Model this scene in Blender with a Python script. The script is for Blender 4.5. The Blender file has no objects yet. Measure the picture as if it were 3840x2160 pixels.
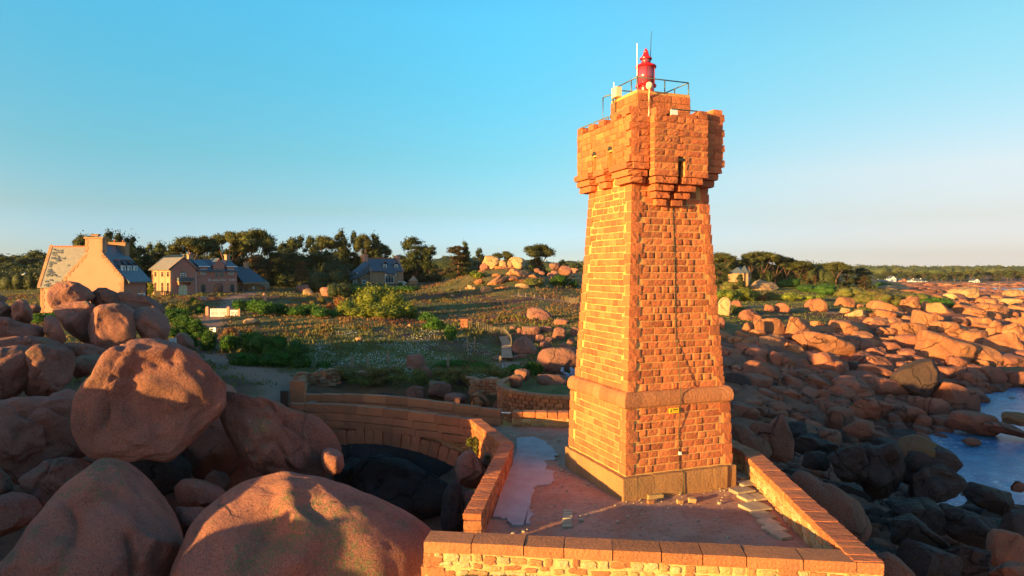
import bpy, bmesh, math, random, time
import numpy as np
from mathutils import Vector, Matrix

T0 = time.time()
scene = bpy.context.scene
COL = scene.collection
D = bpy.data
rng = np.random.default_rng(11)
random.seed(5)
R = math.radians

# ------------------------------------------------------------------ camera
EYE, FOC, HOR = 7.45, 2560.0, 1020.0
cam_d = D.cameras.new("camera")
cam_d.sensor_width = 36.0
cam_d.lens = 36.0 * FOC / 3840.0
cam_d.shift_y = -(1080.0 - HOR) / 3840.0
cam_d.clip_start = 0.3
cam_d.clip_end = 12000
cam = D.objects.new("camera", cam_d)
cam.location = (0, 0, EYE)
cam.rotation_euler = (R(90), 0, 0)
COL.objects.link(cam)
scene.camera = cam

# ------------------------------------------------------------------ light
SUN_AZ, SUN_EL = 53.0, 6.3
LD = np.array([math.sin(R(SUN_AZ)) * math.cos(R(SUN_EL)), math.cos(R(SUN_AZ)) * math.cos(R(SUN_EL)), -math.sin(R(SUN_EL))])
sun_d = D.lights.new("sun", 'SUN')
sun_d.energy = 5.0
sun_d.angle = R(0.5)
sun_d.color = (1.0, 0.64, 0.19)
sun = D.objects.new("sun", sun_d)
sun.rotation_euler = Vector(LD).to_track_quat('-Z', 'Y').to_euler()
sun.location = (-60, -50, 60)
COL.objects.link(sun)

world = D.worlds.new("World")
scene.world = world
world.use_nodes = True
wn, wl = world.node_tree.nodes, world.node_tree.links
wn.clear()
sky = wn.new('ShaderNodeTexSky')
sky.sky_type = 'NISHITA'
sky.sun_disc = False
sky.sun_elevation = R(SUN_EL)
sky.sun_rotation = R(SUN_AZ + 180.0)
sky.air_density = 1.0
sky.dust_density = 0.6
sky.ozone_density = 1.6
tc = wn.new('ShaderNodeTexCoord')
sep = wn.new('ShaderNodeSeparateXYZ')
wl.new(tc.outputs['Generated'], sep.inputs[0])
SKY_A = [(0.0, (.80, 1.20, 2.80)), (0.027, (.52, .79, 1.80)), (0.085, (.47, .66, .95)), (0.16, (.40, .77, .90)),
         (0.267, (.37, .99, 1.10)), (0.35, (.38, 1.18, 1.32)), (1.0, (.32, .95, 1.25))]
SKY_B = [(0.0, (.60, .75, 1.90)), (0.022, (.49, .54, 1.15)), (0.07, (.55, .49, .69)), (0.132, (.73, .60, .66)),
         (0.223, (.61, .73, .72)), (0.295, (.56, .84, .79)), (1.0, (.32, .95, 1.25))]
def sky_ramp(stops):
    r = wn.new('ShaderNodeValToRGB')
    wl.new(sep.outputs['Z'], r.inputs[0])
    el = r.color_ramp.elements
    while len(el) < len(stops): el.new(0.5)
    for e, (p, c) in zip(el, stops):
        e.position = p
        e.color = (c[0] * .203, c[1] * .203, c[2] * .203, 1)
    return r.outputs[0]
ra, rb = sky_ramp(SKY_A), sky_ramp(SKY_B)
dt = wn.new('ShaderNodeVectorMath'); dt.operation = 'DOT_PRODUCT'
dt.inputs[1].default_value = (math.sin(R(SUN_AZ)), math.cos(R(SUN_AZ)), 0)
nv = wn.new('ShaderNodeVectorMath'); nv.operation = 'NORMALIZE'
fl_ = wn.new('ShaderNodeVectorMath'); fl_.operation = 'MULTIPLY'; fl_.inputs[1].default_value = (1, 1, 0)
wl.new(tc.outputs['Generated'], fl_.inputs[0]); wl.new(fl_.outputs[0], nv.inputs[0]); wl.new(nv.outputs[0], dt.inputs[0])
mr = wn.new('ShaderNodeMapRange'); mr.interpolation_type = 'SMOOTHSTEP'
mr.inputs['From Min'].default_value = 0.55; mr.inputs['From Max'].default_value = 1.0
wl.new(dt.outputs['Value'], mr.inputs['Value'])
SKY_C = [(0.0, (1.50, 1.05, .80)), (0.05, (1.45, 1.02, .82)), (0.16, (1.15, .88, .78)), (0.3, (.80, .78, .80)), (0.5, (.46, .80, .98)), (1.0, (.32, .95, 1.25))]  # sun-side sky out of view, warmed and brightened as fill light
mr2 = wn.new('ShaderNodeMapRange'); mr2.interpolation_type = 'SMOOTHSTEP'
mr2.inputs['From Min'].default_value = 0.15; mr2.inputs['From Max'].default_value = -0.75
wl.new(dt.outputs['Value'], mr2.inputs['Value'])
mac = wn.new('ShaderNodeMix'); mac.data_type = 'RGBA'
wl.new(mr2.outputs[0], mac.inputs['Factor']); wl.new(ra, mac.inputs['A']); wl.new(sky_ramp(SKY_C), mac.inputs['B'])
ra = mac.outputs['Result']
mab = wn.new('ShaderNodeMix'); mab.data_type = 'RGBA'
wl.new(mr.outputs[0], mab.inputs['Factor']); wl.new(ra, mab.inputs['A']); wl.new(rb, mab.inputs['B'])
sc4 = wn.new('ShaderNodeVectorMath'); sc4.operation = 'SCALE'; sc4.inputs['Scale'].default_value = 4.0
wl.new(mab.outputs['Result'], sc4.inputs[0])
mixs = wn.new('ShaderNodeVectorMath'); mixs.operation = 'MULTIPLY'
wl.new(sky.outputs[0], mixs.inputs[0])
wl.new(sc4.outputs[0], mixs.inputs[1])
bg = wn.new('ShaderNodeBackground')
bg.inputs[1].default_value = 0.15
wl.new(mixs.outputs[0], bg.inputs[0])
wo = wn.new('ShaderNodeOutputWorld')
wl.new(bg.outputs[0], wo.inputs[0])

vs = scene.view_settings
vs.view_transform = 'Standard'
vs.look = 'None'
vs.gamma = 1
vs.exposure = 1.5
scene.render.engine = 'CYCLES'
scene.cycles.max_bounces = 5
scene.cycles.diffuse_bounces = 3
scene.cycles.glossy_bounces = 2
scene.cycles.transmission_bounces = 4
scene.cycles.volume_bounces = 0
scene.cycles.caustics_reflective = False
scene.cycles.caustics_refractive = False
scene.cycles.use_denoising = True

# ------------------------------------------------------------------ helpers
def P(px, py, Y):
    """the world point seen at pixel (px, py) of the 3840 x 2160 photograph at distance Y"""
    return np.array([(px - 1920.0) / FOC * Y, Y, EYE - (py - HOR) / FOC * Y])

def G(px, py, z):
    Y = (EYE - z) * FOC / (py - HOR)
    return P(px, py, Y)

def _hash(ix, iy, iz, seed):
    h = (ix * 374761393 + iy * 668265263 + iz * 2147483647 + seed * 974634777).astype(np.int64)
    h = (h ^ (h >> 13)) * 1274126177
    h = h ^ (h >> 16)
    return (h & 0xFFFFFF).astype(np.float64) / 0xFFFFFF

def vnoise(p, seed=0):
    p = np.asarray(p, float)
    i = np.floor(p).astype(np.int64)
    f = p - i
    u = f * f * f * (f * (f * 6 - 15) + 10)
    out = 0
    for dx in (0, 1):
        for dy in (0, 1):
            for dz in (0, 1):
                w = (u[:, 0] if dx else 1 - u[:, 0]) * (u[:, 1] if dy else 1 - u[:, 1]) * (u[:, 2] if dz else 1 - u[:, 2])
                out = out + w * _hash(i[:, 0] + dx, i[:, 1] + dy, i[:, 2] + dz, seed)
    return out * 2 - 1

def fbm(p, seed=0, oct=4, gain=0.5):
    s, a, out = 1.0, 1.0, 0
    p = np.asarray(p, float)
    for k in range(oct):
        out = out + a * vnoise(p * s + 17.3 * k, seed + k)
        s *= 2.03
        a *= gain
    return out

def fast_mesh(name, V, Fa, smooth=False, attr=None):
    """V (n,3), Fa (m,k) with the same k for every face, or a list of such arrays"""
    me = D.meshes.new(name)
    V = np.asarray(V, np.float32)
    Fs = Fa if isinstance(Fa, list) else [Fa]
    Fs = [np.asarray(f, np.int32) for f in Fs if len(f)]
    me.vertices.add(len(V))
    me.vertices.foreach_set('co', V.ravel())
    nl = sum(f.size for f in Fs)
    npoly = sum(len(f) for f in Fs)
    me.loops.add(nl)
    me.loops.foreach_set('vertex_index', np.concatenate([f.ravel() for f in Fs]))
    me.polygons.add(npoly)
    tot = np.concatenate([np.full(len(f), f.shape[1], np.int32) for f in Fs])
    st = np.concatenate([[0], np.cumsum(tot)[:-1]]).astype(np.int32)
    me.polygons.foreach_set('loop_start', st)
    me.polygons.foreach_set('loop_total', tot)
    if smooth:
        me.polygons.foreach_set('use_smooth', np.ones(npoly, bool))
    me.update(calc_edges=True)
    me.validate()
    if attr:
        for k, (dom, arr) in attr.items():
            a = me.attributes.new(k, 'FLOAT', dom)
            a.data.foreach_set('value', np.asarray(arr, np.float32))
    return me

class MB:
    """collects simple shapes into one mesh"""
    def __init__(self):
        self.v, self.f, self.n = [], [], 0
    def add(self, V, F):
        self.v.append(np.asarray(V, float))
        self.f += [tuple(int(i) + self.n for i in f) for f in F]
        self.n += len(V)
        return self
    def box(self, c, s, rz=0.0, M=None):
        x, y, z = np.array(s) / 2.0
        V = np.array([[-x, -y, -z], [x, -y, -z], [x, y, -z], [-x, y, -z], [-x, -y, z], [x, -y, z], [x, y, z], [-x, y, z]])
        if M is not None:
            V = V @ np.asarray(M).T
        elif rz:
            c_, s_ = math.cos(rz), math.sin(rz)
            V = V @ np.array([[c_, -s_, 0], [s_, c_, 0], [0, 0, 1]]).T
        V = V + np.array(c)
        return self.add(V, [(0, 3, 2, 1), (4, 5, 6, 7), (0, 1, 5, 4), (1, 2, 6, 5), (2, 3, 7, 6), (3, 0, 4, 7)])
    def tube(self, pts, r, n=8, caps=True):
        pts = [np.array(p, float) for p in pts]
        rs = r if isinstance(r, (list, tuple)) else [r] * len(pts)
        V = []
        for i, p in enumerate(pts):
            a = pts[max(i - 1, 0)]; b = pts[min(i + 1, len(pts) - 1)]
            d = b - a; d = d / (np.linalg.norm(d) + 1e-9)
            u = np.cross(d, [0, 0, 1.0])
            if np.linalg.norm(u) < 1e-3: u = np.array([1.0, 0, 0])
            u = u / np.linalg.norm(u); w = np.cross(d, u)
            for k in range(n):
                t = 2 * math.pi * k / n
                V.append(p + rs[i] * (math.cos(t) * u + math.sin(t) * w))
        F = []
        for i in range(len(pts) - 1):
            for k in range(n):
                a = i * n + k; b = i * n + (k + 1) % n
                F.append((a, b, b + n, a + n))
        if caps:
            F.append(tuple(range(n - 1, -1, -1)))
            F.append(tuple(range((len(pts) - 1) * n, len(pts) * n)))
        return self.add(V, F)
    def lathe(self, c, prof, n=24):
        V, F = [], []
        for (r, z) in prof:
            for k in range(n):
                t = 2 * math.pi * k / n
                V.append((c[0] + r * math.cos(t), c[1] + r * math.sin(t), c[2] + z))
        for i in range(len(prof) - 1):
            for k in range(n):
                a = i * n + k; b = i * n + (k + 1) % n
                F.append((a, b, b + n, a + n))
        F.append(tuple(range(n - 1, -1, -1)))
        F.append(tuple(range((len(prof) - 1) * n, len(prof) * n)))
        return self.add(V, F)
    def prism(self, poly, axis_o, axis_u, axis_v, axis_n, depth):
        """polygon in the (u,v) plane at o, extruded by depth along n"""
        o, u, v, n = [np.array(a, float) for a in (axis_o, axis_u, axis_v, axis_n)]
        k = len(poly)
        A = [o + a * u + b * v for a, b in poly]
        B = [p + n * depth for p in A]
        F = [tuple(range(k)), tuple(range(2 * k - 1, k - 1, -1))]
        for i in range(k):
            j = (i + 1) % k
            F.append((i, i + k, j + k, j))
        return self.add(A + B, F)
    def mesh(self, name, smooth=False):
        me = D.meshes.new(name)
        V = np.concatenate(self.v) if self.v else np.zeros((0, 3))
        me.from_pydata([tuple(p) for p in V], [], self.f)
        bm = bmesh.new(); bm.from_mesh(me)
        bmesh.ops.recalc_face_normals(bm, faces=bm.faces)
        bm.to_mesh(me); bm.free()
        if smooth:
            me.polygons.foreach_set('use_smooth', [True] * len(me.polygons))
        me.update()
        return me

def link(name, me, mat=None, parent=None):
    o = D.objects.new(name, me)
    COL.objects.link(o)
    if mat is not None and not me.materials:
        me.materials.append(mat)
    if parent is not None:
        attach(o, parent)
    return o

def attach(o, parent):
    """o keeps the world place given by its own matrix"""
    bpy_inv = parent.get('_mi')
    o.parent = parent
    o.matrix_parent_inverse = wmat(parent).inverted()

def wmat(o):
    M = o.matrix_basis.copy()
    if o.parent is not None:
        M = wmat(o.parent) @ o.matrix_parent_inverse @ M
    return M

def tag(o, label, cat, group=None):
    o['label'] = label
    o['category'] = cat
    if group: o['group'] = group
    return o

def thing(name, label, cat, loc=(0, 0, 0), group=None):
    o = D.objects.new(name, None)
    o.empty_display_size = 0.3
    COL.objects.link(o)
    o.location = loc
    return tag(o, label, cat, group)

def struct(o, kind='structure'):
    o['kind'] = kind
    return o

def copy_tree(o, parent=None):
    c = o.copy()
    COL.objects.link(c)
    if parent is not None:
        c.parent = parent
        c.matrix_parent_inverse = o.matrix_parent_inverse.copy()
    for ch in [x for x in o.children]:
        copy_tree(ch, c)
    return c

# ------------------------------------------------------------------ materials
def nmat(name):
    m = D.materials.new(name)
    m.use_nodes = True
    nt = m.node_tree
    b = nt.nodes['Principled BSDF']
    return m, nt.nodes, nt.links, b

def _n(ns, t, **kw):
    n = ns.new(t)
    for k, v in kw.items():
        setattr(n, k, v)
    return n

def noise_tex(ns, ls, scale, detail=4, rough=0.6, vec=None, dist=0.0):
    t = ns.new('ShaderNodeTexNoise')
    t.inputs['Scale'].default_value = scale
    t.inputs['Detail'].default_value = detail
    t.inputs['Roughness'].default_value = rough
    t.inputs['Distortion'].default_value = dist
    if vec is not None: ls.new(vec, t.inputs['Vector'])
    return t

def ramp_(ns, ls, src, stops):
    r = ns.new('ShaderNodeValToRGB')
    ls.new(src, r.inputs[0])
    el = r.color_ramp.elements
    while len(el) < len(stops): el.new(0.5)
    for e, (p, c) in zip(el, stops):
        e.position = p
        e.color = (c, c, c, 1) if not isinstance(c, tuple) else (*c, 1)
    return r.outputs[0]

def mixc(ns, ls, fac, a, b, mode='MIX'):
    m = ns.new('ShaderNodeMix'); m.data_type = 'RGBA'; m.blend_type = mode
    for s, v in (('Factor', fac), ('A', a), ('B', b)):
        if isinstance(v, (int, float)): m.inputs[s].default_value = v
        elif isinstance(v, tuple): m.inputs[s].default_value = (*v, 1)
        else: ls.new(v, m.inputs[s])
    return m.outputs['Result']

def math_(ns, ls, op, a, b=None, clamp=False):
    m = ns.new('ShaderNodeMath'); m.operation = op; m.use_clamp = clamp
    for i, v in enumerate((a, b)):
        if v is None: continue
        if isinstance(v, (int, float)): m.inputs[i].default_value = v
        else: ls.new(v, m.inputs[i])
    return m.outputs[0]

def bump(ns, ls, b, h, dist, strength=1.0, prev=None):
    n = ns.new('ShaderNodeBump')
    n.inputs['Strength'].default_value = strength
    n.inputs['Distance'].default_value = dist
    ls.new(h, n.inputs['Height'])
    if prev is not None: ls.new(prev, n.inputs['Normal'])
    ls.new(n.outputs[0], b.inputs['Normal'])
    return n.outputs[0]

def rock_mat(name, base, base2, lichen=0.5, grain=1.0, dark=0.35, crack=0.0, big=1.0, tide_shade=False):
    """granite boulder: speckled grain, lichen patches, darker stains, weathered relief"""
    m, ns, ls, b = nmat(name)
    geo = ns.new('ShaderNodeNewGeometry')
    oi = ns.new('ShaderNodeObjectInfo')
    pos = geo.outputs['Position']
    off = ns.new('ShaderNodeVectorMath'); off.operation = 'SCALE'
    comb = ns.new('ShaderNodeCombineXYZ')
    for i in range(3): ls.new(oi.outputs['Random'], comb.inputs[i])
    ls.new(comb.outputs[0], off.inputs[0]); off.inputs['Scale'].default_value = 37.0
    add = ns.new('ShaderNodeVectorMath'); add.operation = 'ADD'
    ls.new(pos, add.inputs[0]); ls.new(off.outputs[0], add.inputs[1])
    v = add.outputs[0]
    n1 = noise_tex(ns, ls, 0.55 / big, 5, 0.6, v)
    c = mixc(ns, ls, ramp_(ns, ls, n1.outputs[0], [(0.35, 0.0), (0.65, 1.0)]), base, base2)
    val = math_(ns, ls, 'ADD', math_(ns, ls, 'MULTIPLY', oi.outputs['Random'], 0.45), 0.78)
    cv = ns.new('ShaderNodeVectorMath'); cv.operation = 'SCALE'
    ls.new(c, cv.inputs[0]); ls.new(val, cv.inputs['Scale'])
    c = cv.outputs[0]
    n2 = noise_tex(ns, ls, 1.1 / big, 6, 0.65, v, 0.6)
    st = ramp_(ns, ls, n2.outputs[0], [(0.50, 0.0), (0.72, 1.0)])
    c = mixc(ns, ls, math_(ns, ls, 'MULTIPLY', st, dark), c, (0.055, 0.035, 0.032))
    g1 = noise_tex(ns, ls, 22.0, 2, 0.8, v)
    sp = ramp_(ns, ls, g1.outputs[0], [(0.40, 0.0), (0.60, 1.0)])
    c = mixc(ns, ls, math_(ns, ls, 'MULTIPLY', sp, 0.30 * grain), c, (0.50, 0.26, 0.18))
    g2 = noise_tex(ns, ls, 35.0, 2, 0.8, v)
    sp2 = ramp_(ns, ls, g2.outputs[0], [(0.56, 0.0), (0.66, 1.0)])
    c = mixc(ns, ls, math_(ns, ls, 'MULTIPLY', sp2, 0.45 * grain), c, (0.06, 0.035, 0.03))
    sepn = ns.new('ShaderNodeSeparateXYZ'); ls.new(geo.outputs['Normal'], sepn.inputs[0])
    n3 = noise_tex(ns, ls, 0.9 / big, 7, 0.72, v, 0.3)
    up = math_(ns, ls, 'MULTIPLY', sepn.outputs['Z'], 0.10)
    lm = ramp_(ns, ls, math_(ns, ls, 'ADD', n3.outputs[0], up), [(0.60, 0.0), (0.66, 1.0)])
    g3 = noise_tex(ns, ls, 9.0, 5, 0.8, v)
    lm = math_(ns, ls, 'MULTIPLY', lm, ramp_(ns, ls, g3.outputs[0], [(0.46, 0.0), (0.54, 1.0)]))
    lcol = mixc(ns, ls, g2.outputs[0], (0.13, 0.12, 0.055), (0.26, 0.22, 0.11))
    c = mixc(ns, ls, math_(ns, ls, 'MULTIPLY', lm, lichen), c, lcol)
    n4 = noise_tex(ns, ls, 5.0, 5, 0.75, v)
    pl = ramp_(ns, ls, n4.outputs[0], [(0.62, 0.0), (0.68, 1.0)])
    c = mixc(ns, ls, math_(ns, ls, 'MULTIPLY', pl, 0.4 * lichen), c, (0.42, 0.36, 0.31))
    if tide_shade:
        sp3 = ns.new('ShaderNodeSeparateXYZ'); ls.new(pos, sp3.inputs[0])
        nz = noise_tex(ns, ls, 0.35, 3, 0.6, pos)
        zz = math_(ns, ls, 'ADD', sp3.outputs['Z'], math_(ns, ls, 'MULTIPLY', nz.outputs[0], 5.0))
        tm = ramp_(ns, ls, math_(ns, ls, 'MULTIPLY', math_(ns, ls, 'ADD', zz, 8.0), 0.1), [(0.25, 1.0), (0.52, 0.0)])
        c = mixc(ns, ls, math_(ns, ls, 'MULTIPLY', tm, 0.62), c, (0.028, 0.017, 0.018))  # tide darkening towards sea level, deepened to carry shade on low rocks
    ls.new(c, b.inputs['Base Color'])
    b.inputs['Roughness'].default_value = 0.85
    b.inputs['Specular IOR Level'].default_value = 0.25
    h = math_(ns, ls, 'ADD', math_(ns, ls, 'MULTIPLY', n2.outputs[0], 1.0), math_(ns, ls, 'MULTIPLY', n4.outputs[0], 0.35))
    nr = bump(ns, ls, b, h, 0.26 * big, 0.9)
    g4 = noise_tex(ns, ls, 14.0, 4, 0.75, v)
    nr = bump(ns, ls, b, g4.outputs[0], 0.06, 1.0, nr)
    if crack > 0:
        w = ns.new('ShaderNodeTexVoronoi'); w.feature = 'DISTANCE_TO_EDGE'
        w.inputs['Scale'].default_value = 0.55 / big
        dn = noise_tex(ns, ls, 0.8, 3, 0.6, v)
        vm = ns.new('ShaderNodeVectorMath'); vm.operation = 'ADD'
        sc = ns.new('ShaderNodeVectorMath'); sc.operation = 'SCALE'; sc.inputs['Scale'].default_value = 1.2
        ls.new(dn.outputs['Color'], sc.inputs[0]); ls.new(v, vm.inputs[0]); ls.new(sc.outputs[0], vm.inputs[1])
        ls.new(vm.outputs[0], w.inputs['Vector'])
        ce = ramp_(ns, ls, w.outputs['Distance'], [(0.0, 0.0), (0.03, 1.0)])
        mk = noise_tex(ns, ls, 0.5 / big, 2, 0.5, v)
        ce = math_(ns, ls, 'MAXIMUM', ce, ramp_(ns, ls, mk.outputs[0], [(0.46, 1.0), (0.56, 0.0)]))
        bump(ns, ls, b, ce, 0.16 * crack, 1.0, nr)
        dk = mixc(ns, ls, ce, (0.03, 0.015, 0.012), c)
        ls.new(mixc(ns, ls, min(.9, crack * .75), c, dk), b.inputs['Base Color'])
    return m

def stone_mat(name, a, bcol, rough=1.0, lichen=0.15, light=(0.58, 0.30, 0.17), var=0.5):
    """dressed granite: each block its own tone, coarse grain"""
    m, ns, ls, b = nmat(name)
    geo = ns.new('ShaderNodeNewGeometry')
    oi = ns.new('ShaderNodeObjectInfo')
    at = ns.new('ShaderNodeAttribute'); at.attribute_name = 'tone'
    rnd = math_(ns, ls, 'FRACT', math_(ns, ls, 'ADD', oi.outputs['Random'], at.outputs['Fac']))
    c = mixc(ns, ls, rnd, a, bcol)
    val = math_(ns, ls, 'ADD', math_(ns, ls, 'MULTIPLY', math_(ns, ls, 'FRACT', math_(ns, ls, 'MULTIPLY', rnd, 7.31)), var), 1.0 - var / 2)
    cv = ns.new('ShaderNodeVectorMath'); cv.operation = 'SCALE'
    ls.new(c, cv.inputs[0]); ls.new(val, cv.inputs['Scale'])
    c = cv.outputs[0]
    g = noise_tex(ns, ls, 30, 3, 0.8, geo.outputs['Position'])
    c = mixc(ns, ls, math_(ns, ls, 'MULTIPLY', ramp_(ns, ls, g.outputs[0], [(0.52, 0.0), (0.66, 1.0)]), 0.5), c, light)
    g2 = noise_tex(ns, ls, 42, 3, 0.8, geo.outputs['Position'])
    c = mixc(ns, ls, math_(ns, ls, 'MULTIPLY', ramp_(ns, ls, g2.outputs[0], [(0.54, 0.0), (0.66, 1.0)]), 0.55), c, (0.10, 0.045, 0.03))
    vz = ns.new('ShaderNodeVectorMath'); vz.operation = 'MULTIPLY'; vz.inputs[1].default_value = (1, 1, .22)
    ls.new(geo.outputs['Position'], vz.inputs[0])
    ws = noise_tex(ns, ls, 1.6, 5, 0.65, vz.outputs[0])
    c = mixc(ns, ls, math_(ns, ls, 'MULTIPLY', ramp_(ns, ls, ws.outputs[0], [(0.48, 0.0), (0.68, 1.0)]), 0.38), c, (0.17, 0.085, 0.055))
    n3 = noise_tex(ns, ls, 1.3, 6, 0.7, geo.outputs['Position'])
    c = mixc(ns, ls, math_(ns, ls, 'MULTIPLY', ramp_(ns, ls, n3.outputs[0], [(0.56, 0.0), (0.70, 1.0)]), lichen), c, (0.16, 0.13, 0.06))
    ls.new(c, b.inputs['Base Color'])
    b.inputs['Roughness'].default_value = 0.85
    b.inputs['Specular IOR Level'].default_value = 0.25
    h = noise_tex(ns, ls, 11, 5, 0.7, geo.outputs['Position'])
    bump(ns, ls, b, h.outputs[0], 0.05 * rough, 1.0)
    return m

def simple_mat(name, c, c2=None, scale=6.0, rough=0.7, metal=0.0, bumpd=0.0, spec=0.4, var=0.0):
    m, ns, ls, b = nmat(name)
    geo = ns.new('ShaderNodeNewGeometry')
    n = noise_tex(ns, ls, scale, 5, 0.65, geo.outputs['Position'])
    c2 = c2 or tuple(x * 0.7 for x in c)
    col = mixc(ns, ls, ramp_(ns, ls, n.outputs[0], [(0.35, 0.0), (0.65, 1.0)]), c, c2)
    if var:
        oi = ns.new('ShaderNodeObjectInfo')
        val = math_(ns, ls, 'ADD', math_(ns, ls, 'MULTIPLY', oi.outputs['Random'], var), 1 - var / 2)
        cv = ns.new('ShaderNodeVectorMath'); cv.operation = 'SCALE'
        ls.new(col, cv.inputs[0]); ls.new(val, cv.inputs['Scale'])
        col = cv.outputs[0]
    ls.new(col, b.inputs['Base Color'])
    b.inputs['Roughness'].default_value = rough
    b.inputs['Metallic'].default_value = metal
    b.inputs['Specular IOR Level'].default_value = spec
    if bumpd: bump(ns, ls, b, n.outputs[0], bumpd, 1.0)
    return m

def leaf_mat(name, a, bcol, ccol, scale=0.5):
    m, ns, ls, b = nmat(name)
    geo = ns.new('ShaderNodeNewGeometry')
    at = ns.new('ShaderNodeAttribute'); at.attribute_name = 'tone'
    oi = ns.new('ShaderNodeObjectInfo')
    n = noise_tex(ns, ls, scale, 3, 0.6, geo.outputs['Position'])
    c = mixc(ns, ls, at.outputs['Fac'], a, bcol)
    c = mixc(ns, ls, ramp_(ns, ls, n.outputs[0], [(0.45, 0.0), (0.65, 1.0)]), c, ccol)
    val = math_(ns, ls, 'ADD', math_(ns, ls, 'MULTIPLY', oi.outputs['Random'], 0.5), 0.75)
    cv = ns.new('ShaderNodeVectorMath'); cv.operation = 'SCALE'
    ls.new(c, cv.inputs[0]); ls.new(val, cv.inputs['Scale'])
    c = cv.outputs[0]
    ls.new(c, b.inputs['Base Color'])
    b.inputs['Roughness'].default_value = 0.6
    b.inputs['Specular IOR Level'].default_value = 0.2
    tr = ns.new('ShaderNodeBsdfTranslucent')
    ls.new(c, tr.inputs[0])
    ms = ns.new('ShaderNodeMixShader'); ms.inputs[0].default_value = 0.25
    out = ns['Material Output']
    ls.new(b.outputs[0], ms.inputs[1]); ls.new(tr.outputs[0], ms.inputs[2]); ls.new(ms.outputs[0], out.inputs[0])
    return m

M = {}
M['boulder'] = rock_mat('pink_granite_boulder', (0.43, 0.145, 0.10), (0.29, 0.105, 0.085), 0.95, 1.5, 0.75, 0.35, 2.2)
M['boulder_shore'] = rock_mat('foreshore_granite_shaded', (0.40, 0.115, 0.062), (0.26, 0.08, 0.05), 0.3, 1.0, 0.6, 1.0, 1.6, tide_shade=True)  # darker granite for the shaded shore, shade put into the colour
M['boulder_far'] = rock_mat('ochre_granite_rock', (0.50, 0.195, 0.08), (0.40, 0.13, 0.06), 0.3, 0.6, 0.30, 1.0, 2.0, tide_shade=True)
M['boulder_pale'] = rock_mat('pale_lichened_granite', (0.50, 0.31, 0.15), (0.44, 0.23, 0.11), 0.4, 0.6, 0.2, 0.6, 2.0)
M['boulder_dark'] = rock_mat('dark_granite_shade_toned', (0.060, 0.032, 0.029), (0.03, 0.020, 0.023), 0.25, 0.4, 0.6, 1.0, 1.5)  # near-black granite, colour deepened to stand for shade in hollows
M['boulder_olive'] = rock_mat('olive_sea_rock', (0.14, 0.10, 0.04), (0.18, 0.08, 0.04), 0.4, 0.4, 0.4, 0.5, 1.5)
M['stone'] = stone_mat('tower_granite', (0.58, 0.178, 0.062), (0.40, 0.10, 0.04), 1.0, 0.10)
M['quoin'] = stone_mat('quoin_granite', (0.55, 0.165, 0.06), (0.42, 0.11, 0.045), 1.1, 0.12, var=0.3)
M['smooth_stone'] = stone_mat('dressed_granite', (0.48, 0.185, 0.082), (0.40, 0.145, 0.066), 1.5, 0.15, var=0.3)
M['plinth'] = stone_mat('plinth_granite', (0.40, 0.20, 0.08), (0.33, 0.16, 0.065), 0.7, 0.45, var=0.25)
M['bridge_stone'] = stone_mat('bridge_granite', (0.42, 0.145, 0.065), (0.33, 0.11, 0.055), 0.7, 0.25, var=0.35)
M['rubble'] = stone_mat('rubble_stone', (0.50, 0.31, 0.13), (0.52, 0.19, 0.07), 0.9, 0.2, (0.7, 0.55, 0.35), 0.6)
M['rubble_pale'] = stone_mat('pale_rubble_stone', (0.54, 0.38, 0.20), (0.47, 0.29, 0.14), 0.9, 0.2, (0.7, 0.6, 0.4), 0.5)
M['mortar'] = simple_mat('lime_mortar', (0.58, 0.33, 0.125), (0.50, 0.27, 0.10), 9.0, 0.95, bumpd=0.02, spec=0.1)
M['mortar_pale'] = simple_mat('pale_mortar', (0.55, 0.37, 0.18), (0.46, 0.29, 0.13), 7.0, 0.95, bumpd=0.03, spec=0.1)
M['white'] = simple_mat('white_paint', (0.80, 0.80, 0.78), (0.70, 0.70, 0.68), 8.0, 0.5)
M['cream'] = simple_mat('cream_enamel', (0.75, 0.68, 0.45), (0.68, 0.60, 0.38), 8.0, 0.45)
M['steel'] = simple_mat('galvanised_steel', (0.16, 0.17, 0.17), (0.10, 0.12, 0.11), 14.0, 0.5, 0.6)
M['green_steel'] = simple_mat('weathered_green_rail', (0.13, 0.17, 0.09), (0.22, 0.14, 0.06), 14.0, 0.6, 0.2)
M['red'] = simple_mat('red_gloss_paint', (0.80, 0.012, 0.018), (0.70, 0.01, 0.015), 4.0, 0.25, spec=0.6)
M['black'] = simple_mat('black_rubber', (0.02, 0.02, 0.02), (0.03, 0.035, 0.025), 10.0, 0.6)
M['cable'] = simple_mat('dark_green_cable', (0.03, 0.045, 0.03), (0.05, 0.05, 0.03), 10.0, 0.6)
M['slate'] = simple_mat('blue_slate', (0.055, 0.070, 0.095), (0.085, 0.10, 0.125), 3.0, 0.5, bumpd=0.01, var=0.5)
M['slate_lit'] = simple_mat('sunlit_grey_slate', (0.23, 0.20, 0.18), (0.17, 0.155, 0.145), 3.0, 0.6, bumpd=0.01, var=0.6)  # slopes facing the sun, sunlight put into the slate colour
M['ridge_tile'] = simple_mat('terracotta_ridge', (0.42, 0.10, 0.05), (0.34, 0.08, 0.04), 6.0, 0.7)
M['render_peach'] = simple_mat('peach_render', (0.54, 0.245, 0.17), (0.49, 0.22, 0.15), 0.5, 0.9, spec=0.15)
M['render_pink'] = simple_mat('pink_render', (0.46, 0.185, 0.14), (0.40, 0.155, 0.12), 0.8, 0.9, spec=0.15)
M['render_cream'] = simple_mat('cream_render', (0.42, 0.25, 0.16), (0.37, 0.22, 0.14), 0.8, 0.9, spec=0.15)
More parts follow.
